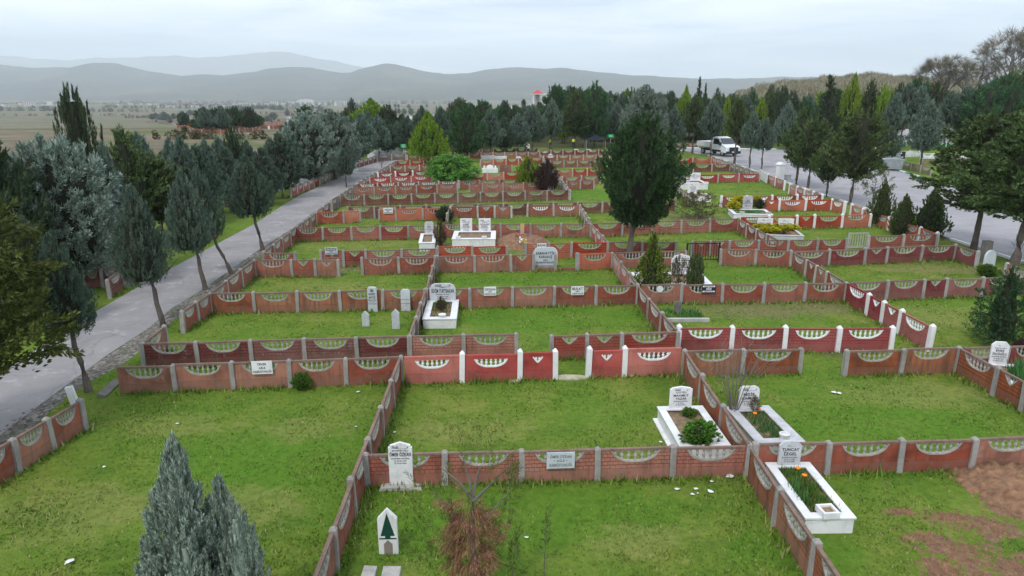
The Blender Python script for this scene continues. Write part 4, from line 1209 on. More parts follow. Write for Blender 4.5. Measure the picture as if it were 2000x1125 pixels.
# fresh soil mounds
def mound(name, label, px, py, a, b, h, mat, n=26, rough=.18):
    c = P(px, py); vs = []
    for j in range(n + 1):
        for i in range(n + 1):
            u, v = i / n * 2 - 1, j / n * 2 - 1
            q = max(0, 1 - (u * u + v * v) ** .9)
            z = h * q * (1 + .25 * mnoise.noise((u * 2, v * 2, px))) + (rough * h * mnoise.noise((u * 9, v * 9, px)) if q > 0 else 0)
            vs.append((u * a, v * b, max(z, -.05) - .02))
    qs = [(j * (n + 1) + i, j * (n + 1) + i + 1, (j + 1) * (n + 1) + i + 1, (j + 1) * (n + 1) + i) for j in range(n) for i in range(n)]
    o = link(name, mesh_np(name, vs, qs, False), mat, None, c)
    GRAVES.append((c, 0, a * 1.7, b * 1.7))
    return tag(o, label, 'soil mound')
mound('soil_mound', 'fresh brown soil mound with plastic flowers behind the bright red boarded fence', 1018, 474, 1.7, 2.3, .55, M['soil_red'])
mound('soil_mound', 'reddish soil heap at the photo edge below the red front fence', 1990, 948, 1.45, 1.2, .3, M['soil_red'], 44, .5)
for k, (px, py, col, lab) in enumerate(((1013, 446, 'wood', 'beige toy-like flower head'), (1014, 452, 'blueflower', 'blue flower bunch'), (1012, 459, 'red', 'red flower bunch'), (1027, 457, 'violet', 'violet flower bunch'), (1014, 468, 'marble', 'white flower bunch'), (1023, 472, 'yellowflower', 'yellow flower bunch'))):
    p = P(px, py, .55); mb = MB()
    rg = random.Random(k)
    for i in range(26):
        d = Vector((rg.gauss(0, 1), rg.gauss(0, 1), rg.gauss(0, 1))).normalized() * .16
        e = Vector((-d.y, d.x, .05)) * .45
        mb.add([d * .3, d + e * .6, d * 1.1, d - e * .6], [(0, 1, 2, 3)])
    o = mb.build('plastic_flowers', M[col], None, p); tag(o, lab + ' stuck in the fresh soil mound', 'flowers')
    o.scale = (1.2, 1.2, 1.2)
r = empty('wooden_marker', P(1020, 474), .1, 'pale wooden grave marker standing in the fresh soil mound', 'grave marker')
mb = MB(); mb.box(-.11, -.025, .1, .11, .025, 1.15); mb.build('board', M['wood'], r)
# ---------------------------------------------------------------- trees and shrubs
PROF_T = [0, .1, .3, .55, .8, .93, 1]
PROF = {'egg': [.30, .72, 1, .88, .5, .24, .05], 'cone': [.55, .9, 1, .72, .36, .15, .03], 'column': [.6, .88, 1, .95, .72, .42, .1],
        'round': [.3, .75, 1, .97, .72, .42, .15], 'broad': [.55, .9, 1, .8, .52, .3, .12], 'spire': [.8, 1, .8, .5, .22, .09, .02], 'drop': [.42, .8, 1, .74, .36, .15, .03], 'ley': [.3, .55, .84, 1, .66, .34, .06], 'flame': [.45, .8, 1, .9, .55, .25, .04]}

def crown_np(seed, prof, z0, nplume, nblade, plen, blen, bw, up=.6, rough=.22, open_=0.0, droop=0.0, core=.5, flat=1.0, split=0):
    """crown of a tree 1 high and 1 wide: sprays (plumes) of narrow leafy blades spread through a lumpy envelope"""
    g = np.random.default_rng(seed)
    t = g.random(nplume * 3)
    r = np.interp(t, PROF_T, PROF[prof])
    keep = g.random(nplume * 3) < (r * .85 + .15)
    t = t[keep][:nplume]; n = len(t)
    r = np.interp(t, PROF_T, PROF[prof]) * .5
    az = g.random(n) * 2 * np.pi
    lob = 1 + rough * np.array([mnoise.noise((math.cos(a) * 1.6 + seed, math.sin(a) * 1.6, tt * 3.2)) for a, tt in zip(az, t)]) * 1.7
    if open_ > 0:                                   # gaps: drop sprays where the noise is low
        ok = np.array([mnoise.noise((math.cos(a) * 1.3, math.sin(a) * 1.3 + seed * 3.1, tt * 4.5)) for a, tt in zip(az, t)]) > -0.55 + open_
        t, r, az, lob = t[ok], r[ok], az[ok], lob[ok]; n = len(t)
    fr = np.where(g.random(n) < .72, g.uniform(.68, 1.03, n), g.uniform(.35, .75, n))
    R_ = r * lob * fr
    out = np.stack([np.cos(az), np.sin(az), np.zeros(n)], 1)
    base = out * R_[:, None]
    base[:, 2] = z0 + (1 - z0) * t * .97
    upv = up * (1 + 1.2 * np.clip(t - .75, 0, 1) * 4)
    d = out * (1 - np.clip(upv, 0, .92))[:, None] + np.array([0, 0, 1.0]) * (upv - droop)[:, None] + g.normal(0, .16, (n, 3))
    d /= np.linalg.norm(d, axis=1)[:, None]
    L = plen * g.uniform(.6, 1.35, n) * (1 - .45 * t)
    # blades
    s = g.random((n, nblade)) ** .8
    perp = g.normal(0, 1, (n, nblade, 3)); perp -= (perp * d[:, None, :]).sum(2)[..., None] * d[:, None, :]
    perp /= np.linalg.norm(perp, axis=2)[..., None] + 1e-9
    perp[..., 2] *= flat
    rad = (.19 * L)[:, None] * (1 - s * .85) * np.sqrt(g.random((n, nblade)))
    root = base[:, None, :] - d[:, None, :] * (L * .45)[:, None, None] + d[:, None, :] * (L[:, None] * s)[..., None] + perp * rad[..., None]
    bd = d[:, None, :] * .9 + perp * g.uniform(.25, .95, (n, nblade))[..., None]
    bd[..., 2] -= droop * .6
    bd /= np.linalg.norm(bd, axis=2)[..., None]
    bl = blen * g.uniform(.55, 1.3, (n, nblade))
    side = np.cross(bd, g.normal(0, 1, (n, nblade, 3))); side /= np.linalg.norm(side, axis=2)[..., None] + 1e-9
    hw = (bw * .5 * g.uniform(.7, 1.3, (n, nblade)))[..., None]
    A = root; B = root + bd * (bl * .45)[..., None] + side * hw; C = root + bd * bl[..., None]; D = root + bd * (bl * .45)[..., None] - side * hw
    V = np.stack([A, B, C, D], 2).reshape(-1, 3)
    Q = np.arange(len(V)).reshape(-1, 4)
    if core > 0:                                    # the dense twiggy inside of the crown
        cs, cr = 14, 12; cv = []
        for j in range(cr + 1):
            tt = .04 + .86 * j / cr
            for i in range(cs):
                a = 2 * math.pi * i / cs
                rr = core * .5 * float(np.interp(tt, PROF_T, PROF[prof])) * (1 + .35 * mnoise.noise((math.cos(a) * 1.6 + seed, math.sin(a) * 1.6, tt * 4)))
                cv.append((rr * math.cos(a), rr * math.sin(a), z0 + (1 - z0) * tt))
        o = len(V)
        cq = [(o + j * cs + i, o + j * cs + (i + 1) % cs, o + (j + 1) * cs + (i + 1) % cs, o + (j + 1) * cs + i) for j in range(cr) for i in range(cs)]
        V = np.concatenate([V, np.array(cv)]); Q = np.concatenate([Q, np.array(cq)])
    return V, Q

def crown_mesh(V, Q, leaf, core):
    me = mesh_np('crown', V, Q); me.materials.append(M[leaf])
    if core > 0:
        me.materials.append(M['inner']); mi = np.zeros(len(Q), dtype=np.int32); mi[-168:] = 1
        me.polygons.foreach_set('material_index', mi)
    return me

def trunk_mesh(seed, z1, r=.02, lean=.0, limbs=0, zl=.3, ll=.3):
    rg = random.Random(seed); mb = MB()
    pts = []; n = 7
    for i in range(n + 1):
        k = i / n
        pts.append((lean * .1 * math.sin(k * 3) + rg.uniform(-.006, .006), rg.uniform(-.006, .006), k * z1 - .012))
    rad = [r * (1.35 - .95 * (i / n) if i else 1.75) for i in range(n + 1)]
    mb.tube(pts, rad, 8)
    for i in range(limbs):
        z = zl + (z1 * .95 - zl) * i / max(1, limbs); a = i * 2.4 + rg.random(); l = ll * rg.uniform(.7, 1.2) * (1 - .5 * i / max(1, limbs))
        mb.tube([(0, 0, z), (math.cos(a) * l * .5, math.sin(a) * l * .5, z + l * .22), (math.cos(a) * l, math.sin(a) * l, z + l * .55)], [r * .42, r * .3, r * .1], 5)
    return mb.mesh('trunk', [M['bark']])

KIND = {}
def extent(V):
    """width and height the eye reads: nearly all of the sprays"""
    x = np.abs(V[:, 0]); return 2 * float(np.percentile(x, 98.5)), float(np.percentile(V[:, 2], 99.8))
def kind(key, leaf, prof, z0, seed, n=(230, 34), plen=.2, blen=.06, bw=.017, tr=.016, limbs=3, **kw):
    V, Q = crown_np(seed, prof, z0, n[0], n[1], plen, blen, bw, **kw)
    me = crown_mesh(V, Q, leaf, kw.get('core', .5))
    KIND[key] = (me, trunk_mesh(seed, max(.45, z0 + .35), tr, 0, limbs, z0, .22), leaf, extent(V))

kind('blue1', 'leaf_blue', 'drop', .24, 1, (420, 36), .15, up=.42, core=.6)
kind('blue2', 'leaf_blue', 'drop', .28, 2, (380, 36), .15, up=.55, core=.6)
kind('blue3', 'leaf_bluedark', 'drop', .2, 3, (420, 36), .15, up=.42, rough=.32, core=.6)
kind('bluefine', 'leaf_blue', 'drop', .33, 4, (520, 62), .135, .03, .0092, up=.4, rough=.26, core=.62)
kind('bluefine2', 'leaf_bluedark', 'drop', .38, 5, (500, 62), .135, .03, .0092, up=.4, rough=.32, core=.6)
kind('bluehi', 'leaf_blue', 'drop', .42, 27, (260, 40), .16, up=.42)
kind('olivehi', 'leaf_olive', 'egg', .42, 28, (330, 40), .18, .05, .015, up=.28, rough=.45, flat=.5, limbs=6)
kind('bluebig', 'leaf_bluelight', 'round', .1, 6, (520, 78), .17, .042, .0115, up=.4, rough=.22, core=.62)
def lobed():
    Vs, Qs, o = [], [], 0
    for sd, ox, oy, w, h, n in ((71, -.1, 0, .95, 1.0, 1300), (72, .2, .06, .72, .84, 800), (73, .36, -.08, .56, .79, 560), (74, -.42, .02, .5, .62, 400), (75, .05, -.3, .7, .74, 560)):
        V, Q = crown_np(sd, 'cone', .04, n, 52, .11, .026, .0095, up=.58, rough=.24, core=.3)
        V = V * np.array([w, w, h]) + np.array([ox, oy, 0]); Vs.append(V); Qs.append(Q + o); o += len(V)
    V, Q = np.concatenate(Vs), np.concatenate(Qs)
    me = mesh_np('crown', V, Q); me.materials.append(M['leaf_bluepale'])
    KIND['bluenear'] = (me, trunk_mesh(7, .45, .02, 0, 3, .05, .22), 'leaf_bluelight', extent(V))
lobed()
kind('dark1', 'leaf_dark', 'column', .12, 8, up=.62, rough=.35)
kind('dark2', 'leaf_dark', 'broad', .1, 9, (300, 36), .24, .06, .017, up=.4, rough=.5, open_=.15)
kind('darktall', 'leaf_dark', 'column', .08, 10, (420, 44), .15, .038, .0115, up=.75, rough=.3)
kind('green1', 'leaf_green', 'flame', .14, 11, up=.5, rough=.4)
kind('green2', 'leaf_green', 'round', .2, 12, up=.4, rough=.4)
kind('leyland', 'leaf_green', 'ley', .29, 13, (980, 60), .13, .028, .009, up=.35, rough=.42, core=.56, tr=.02)
kind('olive1', 'leaf_olive', 'round', .27, 14, (330, 40), .2, .05, .015, up=.22, rough=.45, flat=.5, limbs=6)
kind('olive2', 'leaf_olive', 'egg', .25, 15, (330, 40), .2, .05, .015, up=.28, rough=.45, flat=.5, limbs=6)
kind('pine', 'leaf_olive', 'round', .30, 16, (700, 60), .17, .034, .0105, up=.12, rough=.5, flat=.4, open_=.12, core=.4, limbs=9, tr=.02)
kind('olivenear', 'leaf_olivelight', 'round', .26, 26, (760, 60), .2, .034, .0105, up=.16, rough=.4, flat=.5, core=.45, limbs=9, tr=.02)
kind('pine2', 'leaf_olive', 'broad', .28, 17, (700, 60), .17, .034, .0105, up=.12, rough=.5, flat=.4, open_=.1, core=.42, limbs=9, tr=.02)
kind('yellow1', 'leaf_yellow', 'cone', .17, 18, (420, 44), .17, .04, .0125, up=.78, rough=.22)
kind('yellow2', 'leaf_yellow', 'flame', .06, 19, up=.8, rough=.25)
kind('spire', 'leaf_dark', 'spire', .08, 20, (240, 34), .2, .05, .015, up=.15, rough=.4, flat=.5)
kind('thuja', 'leaf_thuja', 'cone', .03, 21, (620, 40), .075, .026, .013, up=.6, rough=.14, core=.66)
kind('thuja2', 'leaf_thuja', 'drop', .02, 22, (560, 40), .09, .028, .013, up=.6, rough=.4, core=.56)
kind('feather', 'leaf_green', 'cone', .03, 23, (420, 60), .15, .034, .0095, up=.2, rough=.5, open_=.1, core=.4)
kind('sparse', 'leaf_olive', 'egg', .3, 24, (90, 40), .26, .05, .014, up=.3, rough=.6, open_=.3, core=0, limbs=9, tr=.012)

def tree(k, x, yb, yt, wpx, label, group=None, name=None, top_x=None, ground=True, wscale=1.0, cat='tree'):
    """tree or shrub by the pixel of its foot, the row of its top and its width in pixels"""
    p = G(x, yb) if ground else P(x, yb)
    h = ztop(p, yt); w = wpx / F * depth(Vector((p.x, p.y, p.z + h * .55)))
    return put_tree(k, p, h, w, label, group, name, 0 if top_x is None else math.atan2((top_x - x) / F * depth(p), h), cat)

NT_ = [0]
def put_tree(k, p, h, w, label, group=None, name=None, lean=0.0, cat='tree'):
    me, tme, leaf, (ew, eh) = KIND[k]
    NT_[0] += 1
    rg = random.Random(NT_[0] * 3 + 5)
    r = empty(name or {'b': 'cypress_tree', 'd': 'conifer_tree', 'g': 'conifer_tree', 'l': 'conifer_tree', 'o': 'pine_tree', 'p': 'pine_tree', 'y': 'conifer_tree', 's': 'spruce_tree', 't': 'thuja_shrub', 'f': 'conifer_tree'}[k[0]],
              p, 0, label, cat, group)
    a = 0.0 if k == 'bluenear' else rg.uniform(0, 6.28)
    link('trunk', tme, None, r, (0, 0, 0), (0, lean * 1.3, 0), (h, h, h))
    link('crown', me, None, r, (math.tan(lean) * h * .85, 0, 0), (0, 0, a), (w / ew, w / ew, h / eh))
    return r

# --- along the narrow road, between road and plots
tree('bluefine2', 172, 765, 455, 112, 'nearest leaning bare-trunked cypress at the edge of the narrow road', top_x=150)
tree('bluefine', 322, 640, 365, 104, 'grey-blue cypress with a long bare trunk by the road, second from the nearest', top_x=290)
tree('bluefine', 403, 566, 335, 84, 'slim grey-blue cypress by the road, third from the nearest', top_x=378)
tree('bluefine2', 452, 535, 340, 82, 'cypress on a strongly leaning trunk by the road, behind the third', top_x=398)
tree('bluefine2', 513, 490, 305, 92, 'dull green cypress with a dark trunk where the roadside fence turns', top_x=493)
tree('bluefine', 677, 366, 290, 40, 'small round-headed blue cypress on a thin stem alone at the road', top_x=675)
# --- across the narrow road
tree('bluebig', 145, 560, 268, 240, 'very large rounded silver-blue cypress across the narrow road')
tree('dark2', 8, 600, 176, 190, 'ragged dark conifer at the photo edge behind the silver-blue cypress')
tree('darktall', 187, 480, 168, 86, 'tall dark columnar conifer standing above the silver-blue cypress')
tree('olivenear', -38, 872, 350, 360, 'olive yellow conifer filling the photo edge above the narrow road')
tree('blue3', 80, 640, 425, 90, 'dull blue cypress half hidden behind the olive yellow conifer')
tree('blue1', 238, 535, 282, 66, 'slender blue cypress between the silver-blue giant and the road')
tree('olive2', 268, 490, 252, 130, 'dark olive conifer behind the slender blue cypress')
tree('blue1', 296, 470, 262, 100, 'blue cypress rising out of the dark olive conifer')
tree('olive1', 322, 478, 300, 110, 'brownish olive conifer over the verge with dark hollows')
XR = [('blue2', 350, 440, 270, 52), ('blue1', 372, 445, 268, 70), ('blue3', 398, 430, 285, 80), ('blue2', 415, 420, 275, 60), ('blue1', 440, 405, 270, 64), ('blue3', 452, 415, 290, 66), ('dark1', 466, 400, 246, 40),
      ('blue1', 492, 392, 276, 54), ('blue3', 520, 402, 290, 66), ('blue3', 553, 388, 262, 78), ('blue2', 535, 380, 270, 46), ('blue1', 575, 368, 258, 60), ('bluebig', 606, 362, 219, 118), ('bluebig', 655, 350, 216, 100), ('blue1', 684, 335, 240, 70),
      ('blue1', 710, 318, 222, 56), ('blue2', 741, 312, 226, 46), ('blue3', 758, 308, 234, 44), ('blue2', 778, 304, 238, 36), ('blue3', 795, 304, 232, 44), ('blue3', 728, 306, 232, 50), ('green1', 690, 300, 228, 44)]
lab = {'blue1': 'blue-green cypress in the row across the narrow road', 'blue2': 'slim pointed blue cypress in the row across the narrow road', 'blue3': 'dull grey-green cypress in the row across the narrow road',
       'dark1': 'dark narrow cypress standing above the row across the narrow road', 'green1': 'dark green conifer behind the road bend'}
for i, (k, x, yb, yt, w) in enumerate(XR):
    if k == 'bluebig':
        tree(k, x, yb, yt, w, 'broad rounded blue cypress over the roadside graves, ' + ('nearer of the pair' if x < 630 else 'farther of the pair'), name='cypress_tree')
    else:
        tree(k, x, yb, yt, w, lab[k], 'cypresses across the narrow road' + ' ' + k.strip('123'))

# --- in the plots
tree('yellow1', 838, 326, 219, 78, 'bright yellow-green cone-shaped conifer on a pale stem')
tree('leyland', 1226, 522, 224, 156, 'big dark green conifer with a bare trunk in the middle of the plots', top_x=1246)
tree('yellow2', 1032, 372, 305, 50, 'pointed yellow-green cypress beside the leaning purple shrub', name='conifer_shrub', cat='shrub')
tree('thuja2', 1718, 442, 350, 54, 'ragged thuja shrub by the roadside fence, first of three')
tree('thuja', 1760, 460, 379, 50, 'small pointed thuja shrub by the roadside fence, middle of three')
tree('thuja', 1813, 463, 366, 66, 'largest pointed thuja shrub by the roadside fence, last of three')
tree('feather', 1950, 672, 522, 112, 'feathery dark conifer standing alone before the maroon fence')
# --- between the plots and the wide road
tree('olive2', 1554, 361, 214, 64, 'dark olive pine by the white fountain')
tree('olive1', 1578, 369, 226, 72, 'olive pine right behind the roadside fence, second from the fountain')
tree('olive2', 1613, 385, 258, 64, 'olive green pine with low branches, third from the fountain')
tree('olive1', 1660, 399, 214, 100, 'widest round-headed olive pine by the wide road', top_x=1664)
tree('sparse', 1703, 408, 322, 74, 'thin young pine with tiered open branches')
tree('pine', 1900, 492, 222, 176, 'big olive pine with a smooth trunk by the wide road', top_x=1908)
tree('pine2', 1978, 522, 178, 210, 'biggest olive pine at the photo edge by the wide road', top_x=1992)
tree('bluehi', 1463, 330, 220, 40, 'slender blue cypress on a bare stem right of the white truck, first of two')
tree('bluehi', 1487, 330, 232, 42, 'slender blue cypress on a bare stem right of the white truck, second of two')
tree('olivehi', 1434, 322, 190, 54, 'dark olive conifer beside the front of the white truck')
tree('bluehi', 1387, 306, 196, 48, 'dull blue cypress hanging over the cab of the white truck')
tree('olivehi', 1352, 300, 186, 54, 'brown olive conifer at the tail of the white truck')
tree('blue1', 1312, 300, 208, 42, 'blue cypress between the tall dark tree and the white truck')
tree('bluehi', 1796, 335, 228, 60, 'silver-blue cypress in front of the parked white car')
tree('bluehi', 1798, 318, 200, 56, 'silver-blue cypress just behind the one before the parked car')
tree('blue3', 1731, 320, 246, 40, 'small grey-blue cypress behind the rubbish container')
# --- far rows behind the plots, left to right
ROW = [('green1', 912, 316, 204, 70), ('blue1', 958, 306, 212, 46), ('blue3', 985, 304, 230, 40), ('blue1', 1012, 302, 222, 48), ('blue2', 1040, 300, 206, 50), ('blue2', 1077, 292, 194, 40), ('olive2', 1122, 290, 178, 58), ('green1', 1160, 289, 160, 62),
       ('green2', 1084, 268, 166, 54), ('blue1', 1202, 284, 202, 42), ('bluebig', 1257, 302, 168, 88), ('yellow2', 1415, 283, 188, 26), ('yellow2', 1480, 282, 190, 30), ('yellow1', 1335, 268, 167, 34), ('spire', 1359, 272, 151, 26),
       ('spire', 1371, 274, 163, 20), ('dark1', 1395, 268, 172, 20), ('green1', 1230, 272, 172, 40), ('olive1', 1302, 270, 180, 44), ('blue3', 1180, 278, 210, 40), ('yellow1', 728, 275, 193, 90), ('dark1', 760, 285, 205, 52), ('green1', 880, 290, 214, 40),
       ('olive2', 678, 262, 210, 30), ('olive2', 706, 262, 214, 26), ('blue3', 640, 258, 214, 36), ('green1', 600, 252, 205, 46), ('blue1', 826, 290, 208, 44), ('blue3', 862, 296, 210, 40), ('green2', 940, 290, 196, 60), ('dark1', 1005, 285, 205, 40),
       ('yellow1', 1652, 292, 145, 50), ('spire', 1608, 292, 148, 64), ('dark1', 1520, 286, 168, 34), ('dark1', 1538, 290, 178, 36), ('olive2', 1688, 288, 158, 54), ('yellow2', 1712, 290, 166, 34), ('bluehi', 1757, 292, 164, 56), ('bluehi', 1784, 292, 168, 50),
       ('bluehi', 1736, 294, 182, 40), ('bluehi', 1872, 286, 168, 58), ('bluehi', 1908, 282, 162, 54), ('bluehi', 1842, 286, 178, 44), ('green2', 1932, 272, 150, 60), ('olive1', 1984, 264, 138, 74), ('green2', 1962, 300, 160, 60), ('olive2', 1815, 262, 160, 60),
       ('yellow2', 1728, 282, 172, 26), ('blue2', 1532, 294, 198, 38), ('green1', 1560, 290, 190, 60), ('green1', 1460, 276, 172, 34), ('olive2', 1500, 280, 180, 40), ('blue3', 1425, 280, 200, 34), ('green1', 1405, 270, 184, 34), ('dark1', 1745, 270, 162, 30), ('green2', 1780, 262, 152, 44)]
lab = {'bluehi': 'silver-blue cypress on a bare stem in the far belt across the wide road', 'blue1': 'silver-blue cypress in the far belt behind the plots', 'blue2': 'slim silver-blue cypress in the far belt behind the plots', 'blue3': 'dull blue-grey cypress in the far belt behind the plots', 'green1': 'dark green pointed conifer in the far belt',
       'green2': 'dark green round conifer in the far belt', 'olive1': 'broad olive pine in the far belt', 'olive2': 'narrow olive pine in the far belt', 'dark1': 'dark columnar cypress in the far belt', 'yellow1': 'yellow-green cone conifer in the far belt',
       'yellow2': 'slim yellow-green conifer in the far belt', 'spire': 'dark spiky spruce in the far belt'}
for k, x, yb, yt, w in ROW:
    if k == 'bluebig': tree(k, x, yb, yt, w, 'tall rounded grey-blue cypress peeping over the big dark central tree', name='cypress_tree')
    else: tree(k, x, yb, yt, w, lab[k], 'far belt conifers ' + k)
# --- filling of the belt
rg = random.Random(5)
def fill(n, x0, x1, y0, y1, top0, top1, kinds, where, wmin=34, wmax=60):
    for i in range(n):
        px, yb = rg.uniform(x0, x1), rg.uniform(y0, y1)
        k = rg.choice(kinds)
        p = G(px, yb)
        yt = top0 + (top1 - top0) * rg.random() ** .6
        if 1018 < px < 1078 and p.y < 275: yt = max(yt, 206)
        h = min(max(ztop(p, yt), 3.2), 13.0)
        put_tree(k, p, h, h * rg.uniform(.45, .66) * (1.0 if k[0] not in 'ds' else .6) * (1.15 if k in ('green2', 'olive1') else 1), lab[k].split(' in the far')[0] + ' ' + where, 'conifers ' + where + ' ' + k)
BELT = ['blue1', 'blue3', 'green2', 'green2', 'olive1', 'olive2', 'dark1', 'blue1', 'green1', 'olive1', 'yellow1']
fill(26, 1170, 1520, 252, 276, 172, 196, BELT, 'over the wide road')
fill(34, 1480, 1990, 246, 276, 164, 192, BELT + ['yellow2', 'green2', 'olive2'], 'on the wooded slope')
fill(22, 1880, 2120, 240, 290, 130, 175, ['green2', 'olive1', 'green1', 'olive2'], 'at the photo edge')
fill(20, 1050, 1260, 225, 262, 166, 184, BELT, 'behind the middle plots')
fill(16, 890, 1060, 238, 268, 190, 215, BELT, 'below the red-roofed pavilion')
fill(26, 700, 900, 208, 232, 178, 194, BELT, 'on the far rise')
fill(14, 1000, 1190, 205, 222, 166, 184, ['green1', 'dark1', 'blue3', 'green2'], 'on the skyline')
fill(16, 720, 860, 250, 286, 205, 240, ['blue1', 'blue3', 'blue2', 'olive2'], 'past the road bend')
fill(16, 560, 700, 215, 240, 190, 205, ['dark1', 'blue3', 'green1', 'olive2'], 'at the plain edge')
fill(12, 10, 190, 420, 520, 280, 330, ['dark2', 'olive2', 'blue3'] if False else ['dark1', 'olive2', 'blue3'], 'behind the silver-blue giant')
fill(30, 860, 1300, 262, 284, 190, 225, BELT, 'in the shade behind the far plots')
fill(14, 1300, 1520, 268, 282, 180, 205, BELT, 'beyond the painted kerb')
for i in range(64):
    y = rg.uniform(214, 262); x = rg.uniform(np.interp(y, [217, 238, 262], [420, 300, 375]), np.interp(y, [217, 244, 262], [640, 560, 470])); h = rg.uniform(3.0, 6.2)
    k = rg.choice(['green2', 'blue3', 'blue1', 'dark1', 'olive1'])
    put_tree(k, G(x, y), h, h * rg.uniform(.5, .75), 'small ' + {'green2': 'dark green round', 'blue3': 'dull blue-grey', 'blue1': 'blue-green', 'dark1': 'dark columnar', 'olive1': 'olive'}[k] + ' conifer in the burial ground on the lower land', 'conifers in the lower burial ground ' + k)
# --- the second burial ground on the lower land to the left
for i, (x, yb, yt, w) in enumerate([(298, 236, 222, 12), (305, 234, 220, 14), (322, 240, 218, 24), (340, 234, 221, 10), (356, 230, 220, 10), (333, 243, 229, 9), (361, 240, 230, 9), (372, 228, 214, 16), (380, 226, 215, 12), (389, 234, 218, 14), (402, 224, 212, 14), (410, 232, 222, 14),
        (413, 222, 211, 12), (425, 230, 216, 16), (430, 222, 212, 10), (444, 230, 213, 18), (452, 226, 208, 12), (463, 222, 208, 14), (476, 222, 208, 14), (380, 256, 232, 20), (392, 257, 234, 24), (405, 256, 233, 20), (426, 254, 229, 20), (452, 250, 225, 18), (459, 252, 224, 18), (362, 262, 246, 12),
        (490, 244, 230, 20), (500, 236, 224, 14), (494, 215, 205, 8), (505, 215, 205, 10), (512, 215, 206, 10), (533, 216, 205, 14), (548, 218, 205, 16), (534, 232, 219, 16), (552, 262, 244, 12), (560, 268, 250, 22), (522, 240, 226, 18), (472, 240, 226, 3), (480, 238, 224, 3), (540, 214, 206, 8), (520, 213, 205, 8)]):
    k = ['green2', 'blue3', 'blue1', 'dark1', 'olive1'][i % 5]
    tree(k, x, yb, yt, w, 'small ' + {'green2': 'dark green round', 'blue3': 'dull blue-grey', 'blue1': 'blue-green', 'dark1': 'dark columnar', 'olive1': 'olive'}[k] + ' conifer in the burial ground on the lower land', 'conifers in the lower burial ground ' + k)

# --- nearest: cypress top in front of the camera
tree('bluenear', 425, 1330, 872, 285, 'large silver-blue cypress rising from below the photo, nearest of all', ground=False)

# --- bare deciduous trees on the slope
def bare_tree(seed, levels=6):
    rg = random.Random(seed); mb = MB(); tw = []
    def grow(p, d, l, r, lev):
        q = p + d * l
        mid = (p + q) / 2 + Vector((rg.uniform(-1, 1), rg.uniform(-1, 1), rg.uniform(-.3, .6))) * l * .08
        mb.tube([p, mid, q], [r, r * .85, r * .7], 5 if lev < 2 else 3, cap=False)
        if lev >= levels:
            tw.append((q, d)); return
        for i in range(3 if lev < 3 else 2):
            a = rg.uniform(0, 6.28); sp = rg.uniform(.35, .75)
            e = d.orthogonal().normalized(); e.rotate(Matrix.Rotation(a, 3, d))
            nd = (d + e * sp + Vector((0, 0, .12))).normalized()
            grow(q - d * l * rg.uniform(0, .25), nd, l * rg.uniform(.66, .86), r * .62, lev + 1)
    grow(Vector((0, 0, -.02)), Vector((0, 0, 1)), .26, .02, 0)
    V = []; g = np.random.default_rng(seed)
    for q, d in tw:
        for i in range(20):
            u = Vector(g.normal(0, 1, 3)) * .5 + d; u.normalize(); l = g.uniform(.035, .11)
            s = u.orthogonal().normalized() * .0013
            V += [q, q + u * l * .5 + s, q + u * l, q + u * l * .5 - s]
    return mb.mesh('trunk', [M['bark_pale']]), mesh_np('crown', [tuple(v) for v in V], np.arange(len(V)).reshape(-1, 4))
BARE = [bare_tree(31), bare_tree(47)]
for a, b in BARE: b.materials.append(M['leaf_twig'])
def put_bare(i, p, h, w, label, group=None):
    r = empty('bare_tree', p, 0, label, 'tree', group)
    a, b = BARE[i % 2]; rz = random.uniform(0, 6.28)
    k = max(v.co.z for v in b.vertices); kw = max(max(abs(v.co.x), abs(v.co.y)) for v in b.vertices)
    for nm, me in (('trunk', a), ('crown', b)): link(nm, me, None, r, (0, 0, 0), (0, 0, rz), (w / kw / 1.45, w / kw / 1.45, h / k))
for i, (x, D, yt, wpx, lab_) in enumerate([(1846, 150, 100, 120, 'wide bare deciduous tree on the wooded slope, first of the leafless trio'), (1905, 158, 78, 100, 'pale bare deciduous tree in the middle of the leafless trio'), (1968, 150, 42, 150, 'tallest bare deciduous tree of the leafless trio at the photo edge'),
        (1935, 175, 96, 90, 'bare tree filling the gap behind the leafless trio'), (1885, 180, 128, 80, 'bare tree low behind the leafless trio'), (2050, 150, 70, 130, 'bare tree cut by the photo edge'), (2010, 170, 110, 100, 'rusty bare tree low at the photo edge')]):
    d = pray(x, 185); tt = D / d.y; p = Vector((d.x * tt, D, terrain(d.x * tt, D)))
    put_bare(i, p, ztop(p, yt), wpx / F * depth(p), lab_)
# far leafless wood on the ridge, one mass
g = np.random.default_rng(3); wv, wq = [], []
for i in range(760):
    px = g.uniform(1440, 1900); D = g.uniform(205, 420)
    d = pray(px, 185); tt = D / d.y; x, y = d.x * tt, D
    crest = np.interp(px, [1440, 1480, 1520, 1580, 1640, 1700, 1740, 1790, 1840, 1900], [172, 160, 152, 147, 144, 137, 140, 146, 150, 150])
    top = H + (185 - (crest + g.uniform(-1, 9) + (420 - D) * .09)) / F * D * 1.0
    rr = g.uniform(3.5, 6.5)
    n = 240
    v = g.normal(0, 1, (n, 3)); v /= np.linalg.norm(v, axis=1)[:, None]; v *= (g.random(n) ** .4 * rr)[:, None]; v[:, 2] = np.abs(v[:, 2]) * .75 - rr * .5
    c = np.array([x, y, top - rr * .45]) + v
    for q in c:
        u = g.normal(0, 1, 3); u[2] = abs(u[2]) + .6; u *= 1.25 / np.linalg.norm(u); s = np.cross(u, g.normal(0, 1, 3)); s *= .1 / np.linalg.norm(s)
        k = len(wv); wv += [q - u, q + s, q + u, q - s]; wq.append((k, k + 1, k + 2, k + 3))
wood = mesh_np('woodland', wv, wq); wood.materials.append(M['leaf_twig'])
